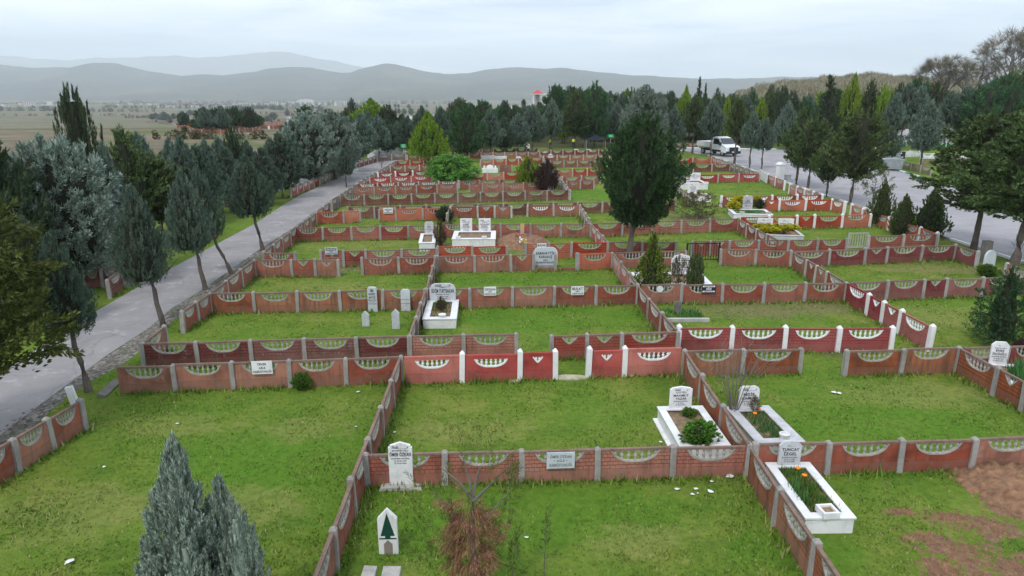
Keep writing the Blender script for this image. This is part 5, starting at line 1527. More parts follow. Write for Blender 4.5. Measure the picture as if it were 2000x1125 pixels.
tag(link('woodland', wood), kind='stuff')
# ---------------------------------------------------------------- planting in and around the plots
def bush(key, leaf, prof='round', n=(200, 30), plen=.3, blen=.09, bw=.03, **kw):
    kw.setdefault('core', .55)
    V, Q = crown_np(hash(key) % 97 if False else sum(map(ord, key)), prof, .02, n[0], n[1], plen, blen, bw, **kw)
    me = crown_mesh(V, Q, leaf, kw['core'])
    KIND[key] = (me, trunk_mesh(7, .5, .02, 0, 4, .08, .25), leaf, extent(V))
bush('bush_green', 'leaf_bright', n=(300, 44), plen=.22, up=.5, bw=.034, blen=.075, rough=.4)
bush('bush_gold', 'leaf_gold', up=.45, bw=.05)
bush('bush_brown', 'leaf_brown', 'column', (130, 40), .3, .08, .016, up=.75, rough=.5, core=.2)
bush('bush_purple', 'leaf_purple', 'egg', (260, 40), up=.8, blen=.1, bw=.013, rough=.45, open_=.1, core=.35)
bush('bush_weep', 'leaf_bright', 'round', (340, 40), .34, .09, .02, up=.1, droop=.45, rough=.4)
bush('bush_scrub', 'leaf_scrub', 'round', (150, 30), .4, .07, .02, up=.4, rough=.6, open_=.25, core=0)
bush('bush_dark', 'leaf_dark', 'round', up=.5, rough=.4)
bush('bush_tip', 'leaf_tips', 'spire', (260, 40), .22, .06, .018, up=.3, rough=.4)
bush('bush_olive', 'leaf_olive', 'column', up=.8, rough=.3)
def shrub(k, x, yb, yt, w, label, group=None, name='shrub', lean=None, zoff=0.0, cat='shrub'):
    p = P(x, yb, zoff); h = ztop(p, yt); w = w / F * depth(p)
    return put_tree(k, p, h, w, label, group, name, 0 if lean is None else lean, cat)
shrub('bush_green', 592, 760, 727, 36, 'small glossy green shrub against the faded red fence with the sign board')
shrub('bush_weep', 884, 357, 302, 100, 'bright green weeping shrub spreading over the far red fences')
shrub('bush_purple', 1078, 374, 312, 52, 'dark purple leaning shrub beside the pointed yellow-green cypress', lean=-.2)
shrub('bush_brown', 861, 482, 428, 27, 'brown dried column shrub between the two white graves')
shrub('bush_dark', 868, 432, 401, 34, 'dark rounded shrub at the end of the bright orange red fence')
shrub('bush_scrub', 1364, 428, 372, 96, 'large sparse brownish scrub bush beside the boarded side fence')
shrub('bush_olive', 1355, 578, 493, 34, 'narrow olive column shrub beside the close-written headstone')
shrub('bush_scrub', 1324, 566, 498, 40, 'dry leafless shrub before the close-written headstone')
r = shrub('bush_tip', 1270, 582, 455, 64, 'young cypress with yellow tips in the corner of the fences', name='young_cypress', cat='tree')
shrub('bush_green', 860, 600, 586, 22, 'low green plant in the bed of the grave with a bold inscription', zoff=.32)
shrub('bush_brown', 862, 608, 578, 20, 'dry brown plant in the bed of the grave with a bold inscription', zoff=.33)
shrub('bush_green', 1364, 866, 822, 66, 'fresh green leafy shrub filling the bed of the peaked-headstone grave', zoff=.33, name='leafy_plant')
shrub('bush_green', 1345, 812, 798, 30, 'small green plant at the head of the peaked-headstone grave', zoff=.33, name='leafy_plant')
shrub('bush_scrub', 1472, 803, 772, 24, 'faded flower bunch leaning on the rounded headstone', zoff=.2, name='dried_flowers', cat='flowers')
for i, (x, yb, yt, w) in enumerate(((1444, 404, 381, 34), (1434, 410, 392, 28), (1476, 404, 382, 24), (1484, 408, 388, 22))):
    shrub('bush_gold' if i != 3 else 'bush_dark', x, yb, yt, w, ('larger golden bush left of', 'smaller golden bush left of', 'golden bush right of', 'dark green bush right of')[i] + ' the grey ornate headstone', zoff=.3, name='golden_shrub' if i != 3 else 'shrub')
for i, (x, yb) in enumerate(((1482, 448), (1500, 449), (1518, 448), (1536, 450), (1494, 454), (1550, 450), (1512, 455))):
    shrub('bush_gold', x, yb, yb - 12, 24, 'golden shrub in the white kerbed bed with twin rectangular headstones', 'golden shrubs in the kerbed bed', zoff=.2, name='golden_shrub')
shrub('bush_brown', 1530, 457, 450, 26, 'reddish low plant at the front of the golden shrub bed', zoff=.25)
shrub('bush_green', 1927, 540, 516, 34, 'green clump at the foot of the grey stone slab')
shrub('bush_purple', 1990, 690, 660, 24, 'reddish shrub behind the headstone at the photo edge')
shrub('bush_scrub', 940, 300, 268, 60, 'brownish scrub bush under the far conifers')
shrub('bush_scrub', 905, 302, 282, 50, 'grey scrub bush under the far conifers beside the brownish one')
shrub('bush_green', 1720, 330, 308, 36, 'pale green shrub at the kerb by the rubbish container')

# strappy leaves and tall grass in grave beds
def blades(name, label, spots, mat, n, h, wdt, seed, parent=None, cat='plant', spread=.12, lean=.35):
    g = np.random.default_rng(seed); V = []
    for q in spots:
        for i in range(n):
            a = g.uniform(0, 6.28); l = h * g.uniform(.5, 1.2); r0 = spread * g.random() ** .5; b = g.uniform(0, 6.28)
            o = Vector((q[0] + r0 * math.cos(b), q[1] + r0 * math.sin(b), q[2]))
            t_ = Vector((math.cos(a) * l * lean * g.uniform(.2, 1.4), math.sin(a) * l * lean, l)); s = Vector((-math.sin(a), math.cos(a), 0)) * wdt * .5
            V += [tuple(o - s), tuple(o + s), tuple(o + t_ * .6 + s * .8), tuple(o + t_)]
    me = mesh_np(name, V, np.arange(len(V)).reshape(-1, 4)); me.materials.append(mat)
    o = link(name, me)
    return tag(o, label, cat)
M['leaf_grass'] = mat_leaf('meadow grass', (0.045, 0.1, 0.012), (0.085, 0.15, 0.02), (0.15, 0.19, 0.04), .4)
M['leaf_iris'] = mat_leaf('iris leaves', (0.04, 0.13, 0.03), (0.07, 0.2, 0.05), (0.1, 0.25, 0.08), 1.5)
rg = random.Random(8)
def bed(g, n, z, m=.3):
    w, l = g[3], g[4]
    return [glocal(g, rg.uniform(-w / 2 + m, w / 2 - m), rg.uniform(-l / 2 + m, l / 2 - m), z) for _ in range(n)]
blades('grave_grass', 'tufty grass filling the bed of the long white grave', bed(g3, 110, .28, .28), M['leaf_grass'], 16, .16, .016, 1, spread=.14)
blades('iris_leaves', 'strappy pale leaves at the edge of the long white grave', [glocal(g3, -.28, y, .28) for y in (-.4, -.15, .05)], M['leaf_iris'], 26, .36, .02, 2, spread=.12)
blades('grave_grass', 'dark grass filling the bed of the low grey marble grave', bed(g2, 90, .12, .34), M['leaf_iris'], 14, .14, .015, 3, spread=.14)
blades('grave_grass', 'green growth in the bed of the bold-lettered grave', bed(g5, 30, .31, .34), M['leaf_grass'], 14, .12, .02, 4, spread=.14)
blades('iris_leaves', 'tall strappy leaves in the grave at the photo edge', bed(g4, 30, .26, .3), M['leaf_iris'], 26, .5, .03, 5, spread=.15)
blades('grave_grass', 'green groundcover between the golden bushes by the ornate headstone', bed(g9, 50, .31, .4), M['leaf_iris'], 14, .12, .05, 6, spread=.3)
blades('weeds', 'leafy weeds round the small dark gravestone', [P(1320 + rg.uniform(-50, 45), 616 + rg.uniform(-10, 7)) for _ in range(60)], M['leaf_iris'], 14, .16, .03, 7, spread=.25)
for i, (q, c) in enumerate([(glocal(g3, .1, .75, .4), 'orangeflower'), (glocal(g3, .12, .45, .4), 'orangeflower'), (glocal(g2, .2, .75, .25), 'orangeflower'), (glocal(g2, -.02, .5, .25), 'orangeflower')]):
    mb = MB(); mb.lathe([(.005, -.12), (.012, -.02), (.05, .0), (.06, .03), (.02, .045)], 8)
    tag(mb.build('orange_flower', M[c], None, q), ('orange flower nearer the headstone of the long white grave', 'orange flower lower in the bed of the long white grave', 'orange flower beside the rounded headstone', 'orange flower under the faded bunch on the low grey grave')[i], 'flower')

# ---------------------------------------------------------------- meadow grass of the plots
ROADX = [G(*q) for q in ((-10, 905), (60, 838), (140, 765), (260, 700), (318, 642), (352, 612), (412, 570), (508, 500), (574, 455), (640, 405), (785, 313))]
RX = [G(*q) for q in ((2200, 580), (2000, 515), (1886, 478), (1837, 463), (1700, 412), (1600, 379), (1503, 346), (1381, 303))]
rx_y, rx_x = np.array([q.y for q in ROADX]), np.array([q.x for q in ROADX])
ry_y, ry_x = np.array([q.y for q in RX]), np.array([q.x for q in RX])
g = np.random.default_rng(77)
NB = 330000
yy = 6.5 + (75 - 6.5) * g.random(NB) ** 2.1
xx = (g.random(NB) * 2 - 1) * (yy * .82 + 4)
ok = (xx > np.interp(yy, rx_y, rx_x) + .1) & (xx < np.interp(yy, ry_y, ry_x) - .2)
for c, rz, w, l in GRAVES:
    dx, dy = xx - c.x, yy - c.y
    u, v = dx * math.cos(rz) + dy * math.sin(rz), -dx * math.sin(rz) + dy * math.cos(rz)
    ok &= ~((abs(u) < w / 2) & (abs(v) < l / 2))
for c, a, b in SOIL:
    ok &= ~((((xx - c.x) / a) ** 2 + ((yy - c.y) / b) ** 2 < .85) & (g.random(NB) < .93))
dens = np.array([mnoise.noise((x * .55, y * .55, 4.0)) + .6 * mnoise.noise((x * 1.9, y * 1.9, 9.0)) for x, y in zip(xx, yy)])
ok &= g.random(NB) < np.clip(.62 + dens * .9, .12, 1)
xx, yy, dens = xx[ok], yy[ok], dens[ok]
nb = len(xx)
hh = (.03 + .035 * g.random(nb)) * np.clip(.95 + dens * .7, .5, 1.6)
ww = (.010 + .0006 * yy) * g.uniform(.7, 1.5, nb)
# taller growth along the feet of the fences
ea = g.uniform(0, 6.28, nb); le = g.uniform(.2, 1.1, nb) * hh
base = np.stack([xx, yy, np.zeros(nb) - .005], 1)
side = np.stack([np.cos(ea), np.sin(ea), np.zeros(nb)], 1) * ww[:, None]
tip = base + np.stack([-np.sin(ea) * le, np.cos(ea) * le, hh], 1)
V1 = np.stack([base - side, base + side, tip], 1).reshape(-1, 3)
fb = []
for A, B in FENCES:
    d = B - A; L = d.length
    if A.y > 70 and B.y > 70: continue
    nrm = Vector((-d.y, d.x, 0)).normalized()
    dist = max(8.0, (A.y + B.y) / 2)
    for i in range(int(L * min(150, 2600 / dist))):
        k = g.random(); q = A + d * k
        lump = mnoise.noise((q.x * .9, q.y * .9, 7)) + .35
        if g.random() > max(.14, lump + .4): continue
        o = q + nrm * ((.05 + abs(g.normal(0, .13))) * (1 if g.random() < .5 else -1))
        a = g.uniform(0, 6.28); h = (.05 + .13 * g.random() ** 1.7) * max(.5, .8 + lump); w = (.011 + .0007 * dist) * g.uniform(.7, 1.5)
        s = Vector((math.cos(a), math.sin(a), 0)) * w; e = Vector((-math.sin(a), math.cos(a), 0)) * h * g.uniform(.1, .8) + Vector((0, 0, h))
        fb += [tuple(o - s), tuple(o + s), tuple(o + e)]
V1 = np.concatenate([V1, np.array(fb)])
me = mesh_np('grass', V1, np.arange(len(V1)).reshape(-1, 3))
t = NT('grass blades'); p = t.pos()
n1 = t.noise(p, .75, 5, .6); n3 = t.noise(p, .16, 3, .5)
isl = t.node('NewGeometry').outputs['Random Per Island']
col = t.ramp(n1, [(.28, (.072, .145, .017)), (.5, (.145, .215, .028)), (.74, (.24, .255, .058))])
col = t.mix(t.ramp(n3, [(.38, 0.0), (.62, .6)]), col, (.1, .215, .02))
col = t.mix(t.ramp(isl, [(.86, 0.0), (.95, .8)]), col, (.27, .23, .11))
col = t.mix(1.0, col, t.ramp(isl, [(0.0, .72), (.8, 1.3)]), 'MULTIPLY')
t.done(col, .6, .25)
tr = t.node('BsdfTranslucent'); t.lk(col, tr.inputs['Color']); mx = t.node('MixShader'); mx.inputs[0].default_value = .3
t.lk(t.b.outputs[0], mx.inputs[1]); t.lk(tr.outputs[0], mx.inputs[2]); t.lk(mx.outputs[0], t.out.inputs['Surface'])
me.materials.append(t.m)
tag(link('grass', me), kind='stuff')
# clods on the bare soil, stones on the verge
def stones(name, pts, mat, r0, r1, seed):
    rg = random.Random(seed); mb = MB()
    for q in pts:
        r = rg.uniform(r0, r1); a = rg.uniform(0, 6.28)
        vs = [(q[0] + r * rg.uniform(.7, 1.2) * math.cos(a + k * 1.257), q[1] + r * rg.uniform(.7, 1.2) * math.sin(a + k * 1.257), q[2] - .01) for k in range(5)] + [(q[0] + r * .3 * rg.uniform(-1, 1), q[1] + r * .3 * rg.uniform(-1, 1), q[2] + r * rg.uniform(.5, .9))]
        mb.add(vs, [(0, 1, 5), (1, 2, 5), (2, 3, 5), (3, 4, 5), (4, 0, 5)])
    tag(mb.build(name, mat), kind='stuff')
cl = []
for c, a, b in SOIL:
    for i in range(260):
        u, v = rg.gauss(0, .45), rg.gauss(0, .45)
        cl.append((c.x + a * u, c.y + b * v, 0))
stones('soil_clods', cl, M['soil_red'], .012, .05, 3)
st = []
GL = [P(*q) for q in ((-60, 872), (125, 760), (293, 644), (400, 566), (570, 449))]; GR = [P(*q) for q in ((-10, 890), (150, 765), (318, 646), (412, 572), (574, 457))]
for i in range(1500):
    k = rg.random(); q = at_frac(GL, k).lerp(at_frac(GR, k), rg.random() ** .8); st.append((q.x, q.y, .01))
stones('verge_stones', st, M['conc_dark'], .015, .07, 4)

# the dead cypress with new shoots
root = empty('dead_cypress', P(925, 1215), 0, 'half dead young cypress with hanging red brown foliage and bare forked branches, nearest plot', 'tree')
hT = ztop(P(925, 1215), 915)
mb = MB(); k = hT
mb.tube([(0, 0, -.1), (.03, 0, .4 * k), (.0, .03, .68 * k), (.03, 0, .84 * k)], [.07, .055, .045, .028], 8)
for e in (((.03, 0, .8 * k), (-.2, .0, .92 * k), (-.45, .0, 1.0 * k)), ((.03, 0, .8 * k), (.3, .0, .9 * k), (.62, .0, 1.03 * k)), ((.02, 0, .82 * k), (-.06, .1, .95 * k), (-.12, .1, 1.04 * k)), ((.02, 0, .6 * k), (.3, .1, .7 * k), (.55, .2, .8 * k)), ((.02, 0, .6 * k), (-.35, .1, .72 * k), (-.62, .1, .84 * k)),
          ((.02, 0, .8 * k), (.08, .1, .93 * k), (.16, .1, 1.0 * k))):
    mb.tube(e, [.028, .018, .007], 6)
mb.build('trunk', M['bark_pale'], root)
def sprays(name, mat, items, seed, parent):
    """hanging or rising sprays: (base, direction, length, blades)"""
    g = np.random.default_rng(seed); V = []
    for b, d, L, n, bl, bw, dr in items:
        d = Vector(d).normalized()
        for i in range(n):
            s = g.random() ** .8; pe = Vector(g.normal(0, 1, 3)); pe -= pe.dot(d) * d; pe.normalize()
            o = Vector(b) + d * L * s + pe * L * .22 * (1 - s * .7) * g.random()
            u = (d + pe * g.uniform(.2, .8) + Vector((0, 0, -dr))).normalized(); l = bl * g.uniform(.6, 1.3)
            sd = u.cross(Vector(g.normal(0, 1, 3))).normalized() * bw * .5
            V += [tuple(o), tuple(o + u * l * .5 + sd), tuple(o + u * l), tuple(o + u * l * .5 - sd)]
    me = mesh_np(name, V, np.arange(len(V)).reshape(-1, 4)); me.materials.append(mat)
    return link(name, me, None, parent)
it = []
for i in range(110):
    z = rg.uniform(.22, .82) * k; a = rg.uniform(0, 6.28); rr = rg.uniform(.05, .5) * (1.1 - abs(z / k - .5))
    it.append(((math.cos(a) * rr * .4, math.sin(a) * rr * .4, z), (math.cos(a) * .8, math.sin(a) * .8, -.75 if rg.random() < .75 else .2), rg.uniform(.3, .55), 95, .12, .009, .75))
sprays('dead_foliage', M['leaf_dead'], it, 1, root)
it = []
for i in range(120):
    z = rg.uniform(.2, 1.02) * k; a = rg.uniform(0, 6.28); rr = rg.uniform(.25, .95)
    it.append(((math.cos(a) * rr, math.sin(a) * rr, z * .95), (math.cos(a) * .5, math.sin(a) * .5, .75), rg.uniform(.2, .42), 60, .07, .008, 0))
M['leaf_shoot'] = mat_leaf('olive green shoots', (0.05, 0.075, 0.014), (0.1, 0.14, 0.03), (0.17, 0.2, 0.06))
sprays('living_foliage', M['leaf_shoot'], it, 2, root)
for i, (x, yb, yt, lab_) in enumerate(((994, 1000, 925, 'slender sapling with small leaves behind the half dead cypress'), (1062, 1125, 1015, 'wispy olive shoot by the lower photo edge'), (1000, 1150, 1060, 'low olive shoots at the foot of the half dead cypress'))):
    p = P(x, yb); h = ztop(p, yt); r = empty('sapling', p, 0, lab_, 'sapling')
    mb = MB(); mb.tube([(0, 0, -.05), (.02, 0, h * .5), (.05, 0, h)], [.012, .009, .004], 5); mb.build('stem', M['bark_pale'], r)
    sprays('leaves', M['leaf_shoot'], [((.02, 0, h * z_), (math.cos(z_ * 40) * .6, math.sin(z_ * 40) * .6, .6), .3, 26, .1, .016, 0) for z_ in (.3, .42, .5, .58, .66, .74, .82, .9, .97)], 5 + i, r)

def twigs(label, x, yb, yt, wpx, seed, name='bare_shrub', n=9):
    p = P(x, yb); h = ztop(p, yt); w = wpx / F * depth(p); rg = random.Random(seed); mb = MB()
    for i in range(n):
        a = rg.uniform(0, 6.28); sp = rg.uniform(.1, .5) * w; q = Vector((math.cos(a) * sp, math.sin(a) * sp * .6, h * rg.uniform(.6, 1)))
        m1 = q * .45 + Vector((0, 0, h * .12))
        mb.tube([(0, 0, -.05), m1, q], [.012, .009, .004], 4)
        for j in range(4):
            e = q * rg.uniform(.5, .95); mb.tube([e, e + Vector((rg.uniform(-.3, .3), rg.uniform(-.3, .3), rg.uniform(.05, .3))) * w * .5], [.006, .002], 3)
    tag(mb.build(name, M['bark_pale'], None, p), label, 'shrub')
twigs('bare thin-branched shrub arching over the corner behind the rounded headstone', 1432, 815, 660, 260, 1, 'bare_shrub', 18)
twigs('bare winter shrub on the verge at the far bend of the narrow road', 746, 334, 302, 30, 2)
twigs('bare winter shrub right of the dark tree, above the kerb by the big pines', 1985, 500, 455, 40, 3)

# scraps of litter
for i, (x, y, s) in enumerate(((1322, 957, .07), (1359, 957, .08), (1352, 967, .05), (1363, 965, .04), (1388, 962, .09), (1425, 933, .1), (1390, 942, .05), (137, 1099, .12), (204, 913, .05), (1629, 768, .1), (1638, 770, .09), (700, 767, .07), (1390, 797, .04), (1290, 865, .07), (1029, 1052, .06), (347, 829, .05), (770, 846, .06), (695, 835, .05))):
    mb = MB(); rr = random.Random(i)
    vs = [(math.cos(k * 1.05) * s * rr.uniform(.5, 1.2), math.sin(k * 1.05) * s * rr.uniform(.5, 1.0), .02 + rr.uniform(0, s * .4)) for k in range(6)] + [(0, 0, .02 + s * .5)]
    mb.add(vs, [(k, (k + 1) % 6, 6) for k in range(6)])
    tag(mb.build('paper_scrap', M['marble'], None, P(x, y)), 'crumpled scrap of white paper lying in the grass', 'litter', 'white scraps of litter in the grass')

# slab by the end of the faded red fence, leaning post, threshold stones
o = MB().box(-.12, -.55, 0, .12, .55, .1).build('concrete_post', M['conc_dark'], None, P(213, 762), (.0, .35, .12))
tag(o, 'broken concrete post lying against the end of the faded red fence', 'post')
o = MB().box(-.09, -.06, 0, .09, .06, .6).build('concrete_post', M['white_post'], None, P(152, 812), (.1, -.12, .3)); o.location.z = .3
tag(o, 'pale leaning post stub at the end of the front roadside fence', 'post')
for i, (x, y, a, b, lab_) in enumerate(((1115, 738, .52, .16, 'pale worn threshold slab in the gateway of the bright red fence'), (1004, 745, .22, .09, 'pale footing stone under the white post left of the gateway'), (1228, 733, .22, .09, 'pale footing stone under the white post right of the gateway'))):
    c = P(x, y); mb = MB(); n = 14; rr = random.Random(i)
    out = [(math.cos(k / n * 6.283) * a * rr.uniform(.85, 1.15), math.sin(k / n * 6.283) * b * rr.uniform(.8, 1.25)) for k in range(n)]
    mb.add([(u, v, .045) for u, v in out] + [(u * 1.08, v * 1.12, -.03) for u, v in out], [tuple(range(n))] + [(k, k + n, (k + 1) % n + n, (k + 1) % n) for k in range(n)])
    tag(mb.build('threshold_stone', mat_plain('worn pale stone %d' % i, (.36, .32, .24), .9, .25, 6), None, c), lab_, 'stone')

# gates
A, B = P(1343, 476, 1.0), P(1406, 475, 1.0); A.z = B.z = 0
r = empty('iron_gate', A, math.atan2(B.y - A.y, B.x - A.x), 'black iron gate with thin bars standing before the red boarded fence', 'gate')
L = (B - A).length; mb = MB()
for x in (0, L): mb.box(x - .04, -.04, 0, x + .04, .04, 1.05)
mb.box(.04, -.02, .98, L - .04, .02, 1.03); mb.box(.04, -.02, .12, L - .04, .02, .16)
mb.build('frame', M['iron'], r); mb = MB()
for i in range(1, 12): mb.box(L * i / 12 - .012, -.012, .16, L * i / 12 + .012, .012, .98)
mb.build('bars', M['iron'], r)
A, B = P(1658, 456, .95), P(1697, 455, .95); A.z = B.z = 0
r = empty('metal_gate', A, math.atan2(B.y - A.y, B.x - A.x), 'pale grey barred gate between the red boarded fences by the thujas', 'gate')
L = (B - A).length; mb = MB(); mb.box(0, -.025, .1, .06, .025, .98); mb.box(L - .06, -.025, .1, L, .025, .98); mb.box(.06, -.02, .92, L - .06, .02, .98); mb.box(.06, -.02, .1, L - .06, .02, .22)
mb.build('frame', M['conc_pale'], r); mb = MB()
for i in range(1, 8): mb.box(L * i / 8 - .025, -.012, .22, L * i / 8 + .025, .012, .92)
mb.build('bars', M['conc_pale'], r)
A, B = P(1485, 333, .9), P(1499, 342, .9); A.z = B.z = 0
r = empty('metal_gate', A, math.atan2(B.y - A.y, B.x - A.x), 'white sheet metal gate at the corner nearest the white fountain', 'gate')
L = (B - A).length; MB().box(0, -.03, .08, L, .03, 1.0).build('leaf', M['white_post'], r); MB().box(.1, -.045, .3, .16, -.0315, .8).build('handle', M['steel'], r)
# grey slab by the roadside and its pillar
r = empty('stone_slab', P(1929, 528), .35, 'worn grey round-topped stone slab leaning by the roadside pillar', 'gravestone'); headstone(r, 'round', .75, 1.05, M['plaque'], (), None, (0, 0, 0), .1)
o = MB().box(-.2, -.2, 0, .2, .2, 1.15, 0, .02, .02).build('stone_pillar', M['conc_dark'], None, P(1922, 512)); tag(o, 'dark stone pillar beside the worn round-topped slab', 'pillar')
# fountain
p = P(1522, 352); r = empty('water_fountain', p, .35, 'white drinking fountain pillar with a peaked cap and side basin', 'fountain')
mb = MB(); mb.box(-.3, -.3, 0, .3, .3, 1.55); mb.build('pillar', M['white_post'], r)
mb = MB(); mb.box(-.36, -.36, 1.55, .36, .36, 1.62); mb.box(-.36, -.36, 1.62, .36, .36, 1.85, 0, .3, .05); mb.build('cap', M['white_post'], r)
mb = MB(); mb.box(.32, -.3, 0, 1.2, .3, .5); mb.box(.28, -.34, .5, 1.24, .34, .58); mb.build('basin', M['conc_pale'], r)
mb = MB(); mb.tube([(.3, 0, .95), (.42, 0, .95), (.45, 0, .88)], [.02, .02, .018], 6); mb.build('tap', M['steel'], r)
# rubbish container
p = G(1742, 333); r = empty('rubbish_container', p, -.35, 'grey galvanised rubbish container on wheels by the green and white kerb', 'container')
s = 1.0; mb = MB()
mb.add([(-.9 * s, -.6 * s, .2), (.9 * s, -.6 * s, .2), (.9 * s, .6 * s, .2), (-.9 * s, .6 * s, .2), (-1.02 * s, -.72 * s, 1.25 * s), (1.02 * s, -.72 * s, 1.25 * s), (1.02 * s, .72 * s, 1.25 * s), (-1.02 * s, .72 * s, 1.25 * s)], [(3, 2, 1, 0), (4, 5, 6, 7), (0, 1, 5, 4), (1, 2, 6, 5), (2, 3, 7, 6), (3, 0, 4, 7)])
mb.build('tub', M['galv'], r)
mb = MB(); mb.prism([(-1.14 * s, 1.25 * s), (1.14 * s, 1.25 * s), (1.14 * s, 1.3 * s), (.5 * s, 1.42 * s), (-.5 * s, 1.42 * s), (-1.14 * s, 1.3 * s)], -.75 * s, .75 * s); mb.build('lid', M['galv'], r)
for x in (-.5, .1, .7): MB().box(x * s - .04, -.74 * s, .55 * s, x * s + .04, -.58 * s, 1.2 * s).build('side_rib', M['galv'], r)
for x, y in ((-.7, -.4), (.7, -.4), (-.7, .4), (.7, .4)):
    mb = MB(); mb.tube([(x * s, y * s - .05, .11), (x * s, y * s + .05, .11)], [.11, .11], 10); mb.build('wheel', M['rubber'], r)
# black notice board by the container
p = G(1752, 318); r = empty('notice_board', p, -.1, 'black notice board with white writing behind the rubbish container', 'sign')
w_ = 26 / F * depth(p) / 2; z1 = ztop(p, 296); z0 = ztop(p, 310)
MB().box(-w_, -.03, z0, w_, .03, z1).build('plate', M['navy'], r)
tb = MB()
for i, s_ in enumerate(('HUZUR', 'AİLE', 'KABRİSTANI')): add_text(tb, s_, 0, z0 + (z1 - z0) * (.68 - .28 * i), (z1 - z0) * .2, w_ * 1.5, -.034)
tb.build('lettering', M['white_ink'], r)
for x in (-w_ * .8, w_ * .8): MB().box(x - .04, -.03, -.1, x + .04, .03, z0).build('leg', M['iron'], r)
# roadside sign boards
def sign(px, yb, yt, ybp, wpx, bg, ink, lines, label, posts=1):
    p = G(px, yb); w_ = wpx / F * depth(p); z1, z0 = ztop(p, yt), ztop(p, ybp)
    r = empty('sign_board', p, 0, label, 'sign')
    MB().box(-w_ / 2, -.03, z0, w_ / 2, .0, z1).build('plate', M[bg], r)
    tb = MB()
    for s_, cap, z, mw in lines: add_text(tb, s_, 0, z0 + (z1 - z0) * z, (z1 - z0) * cap, w_ * mw, -.034)
    tb.build('lettering', M[ink], r)
    for x in ([0] if posts == 1 else [-w_ * .35, w_ * .35]): MB().box(x - .035, -.0, -.1, x + .035, .05, z1 - .02).build('pole', M['conc_pale'], r)
sign(690, 312, 288, 296, 9, 'green_sign', 'white_ink', [('İ', .6, .2, .3)], 'dull green sign on a pole beside the round-headed cypress')
sign(789, 312, 281, 289, 11.5, 'green_sign', 'white_ink', [('BÜYÜKŞEHİR', .22, .6, .5), ('MEZARLIĞI', .2, .2, .5)], 'bright green sign on a pole at the end of the narrow road')
sign(1013, 294, 277, 286, 9, 'dkgreen', 'white_ink', [('ADA', .28, .6, .7), ('8', .3, .15, .2)], 'small dark green sign left of the crouching person in black')
sign(1192, 292, 262, 269, 12, 'green_sign', 'white_ink', [('ADA', .4, .3, .5)], 'green sign seen behind the tall dark tree top')
sign(572, 371, 341, 352, 11, 'plaque', 'ink_soft', [('MEHMET', .2, .7, .7), ('AİLE', .16, .45, .3), ('KABRİSTANLIĞI', .16, .15, .8)], 'light grey sign board among the roadside trees, cleaner of two', 2)
sign(549, 376, 350, 372, 14, 'plaque', 'ink', [('RUHUNA', .1, .8, .6), ('AYDIN', .16, .5, .8), ('KABRİSTANLIĞI', .1, .2, .8)], 'grey inscribed board beside a leaning trunk across the road', 2)
sign(893, 300, 279, 283, 7, 'marble', 'ink', [('ADA 5', .4, .3, .8)], 'small white sign under the far dark conifer')
# ---------------------------------------------------------------- vehicles
def wheel(root, x, y, r, w=.2):
    mb = MB(); mb.tube([(x, y - w / 2, r), (x, y - w / 2 + .02, r), (x, y + w / 2 - .02, r), (x, y + w / 2, r)], [r * .9, r, r, r * .9], 18)
    o = mb.build('wheel', M['rubber'], root)
    s = 1 if y > 0 else -1
    mb = MB(); mb.tube([(x, y + s * (w / 2 - .01), r), (x, y + s * (w / 2 + .012), r)], [r * .62, r * .55], 14); mb.build('rim', M['steel'], o)
def loft(prof, w, zt, k, mi=0):
    """side profile (x, z) drawn across the width, narrowing above zt by k per metre"""
    f = lambda z: w / 2 - max(0, z - zt) * k
    n = len(prof)
    vs = [(x, -f(z), z) for x, z in prof] + [(x, f(z), z) for x, z in prof]
    return vs, [tuple(range(n)), tuple(range(2 * n - 1, n - 1, -1))] + [(i, i + n, (i + 1) % n + n, (i + 1) % n) for i in range(n)]
def quad_on(mb, pts): mb.add(pts, [tuple(range(len(pts)))])

fr, rr_ = G(1427, 306), G(1368, 298.5)
d = (fr - rr_).normalized(); c = fr - d * 2.6
rz = math.atan2(d.y, d.x)
r = empty('pickup_truck', (c.x, c.y, terrain(c.x, c.y) + .03), rz, 'white pickup truck with a dropside bed parked at the kerb under the trees', 'truck')
mb = MB(); prof = [(2.55, .42), (2.6, .75), (2.5, 1.12), (1.75, 1.34), (.9, 2.08), (.2, 2.2), (-.25, 2.15), (-.32, 1.2), (-.32, .5)]
mb.add(*loft(prof, 2.02, 1.25, .16)); o = mb.build('cab', M['carwhite'], r); bv = o.modifiers.new('edge', 'BEVEL'); bv.width = .05; bv.segments = 2
f = lambda z: 2.02 / 2 - max(0, z - 1.25) * .16
mb = MB(); quad_on(mb, [(1.70, -f(1.4) + .1, 1.42), (1.70, f(1.4) - .1, 1.42), (.98, f(2.0) - .1, 2.03), (.98, -f(2.0) + .1, 2.03)]); [quad_on(mb, [(x_ + .03, y_, z_ + .02) for x_, y_, z_ in []])] if False else None
mb2 = MB(); mb2.add([(x_ + .02, y_, z_ + .018) for x_, y_, z_ in mb.v], [(0, 1, 2, 3)]); mb2.build('windscreen', M['carglass'], r)
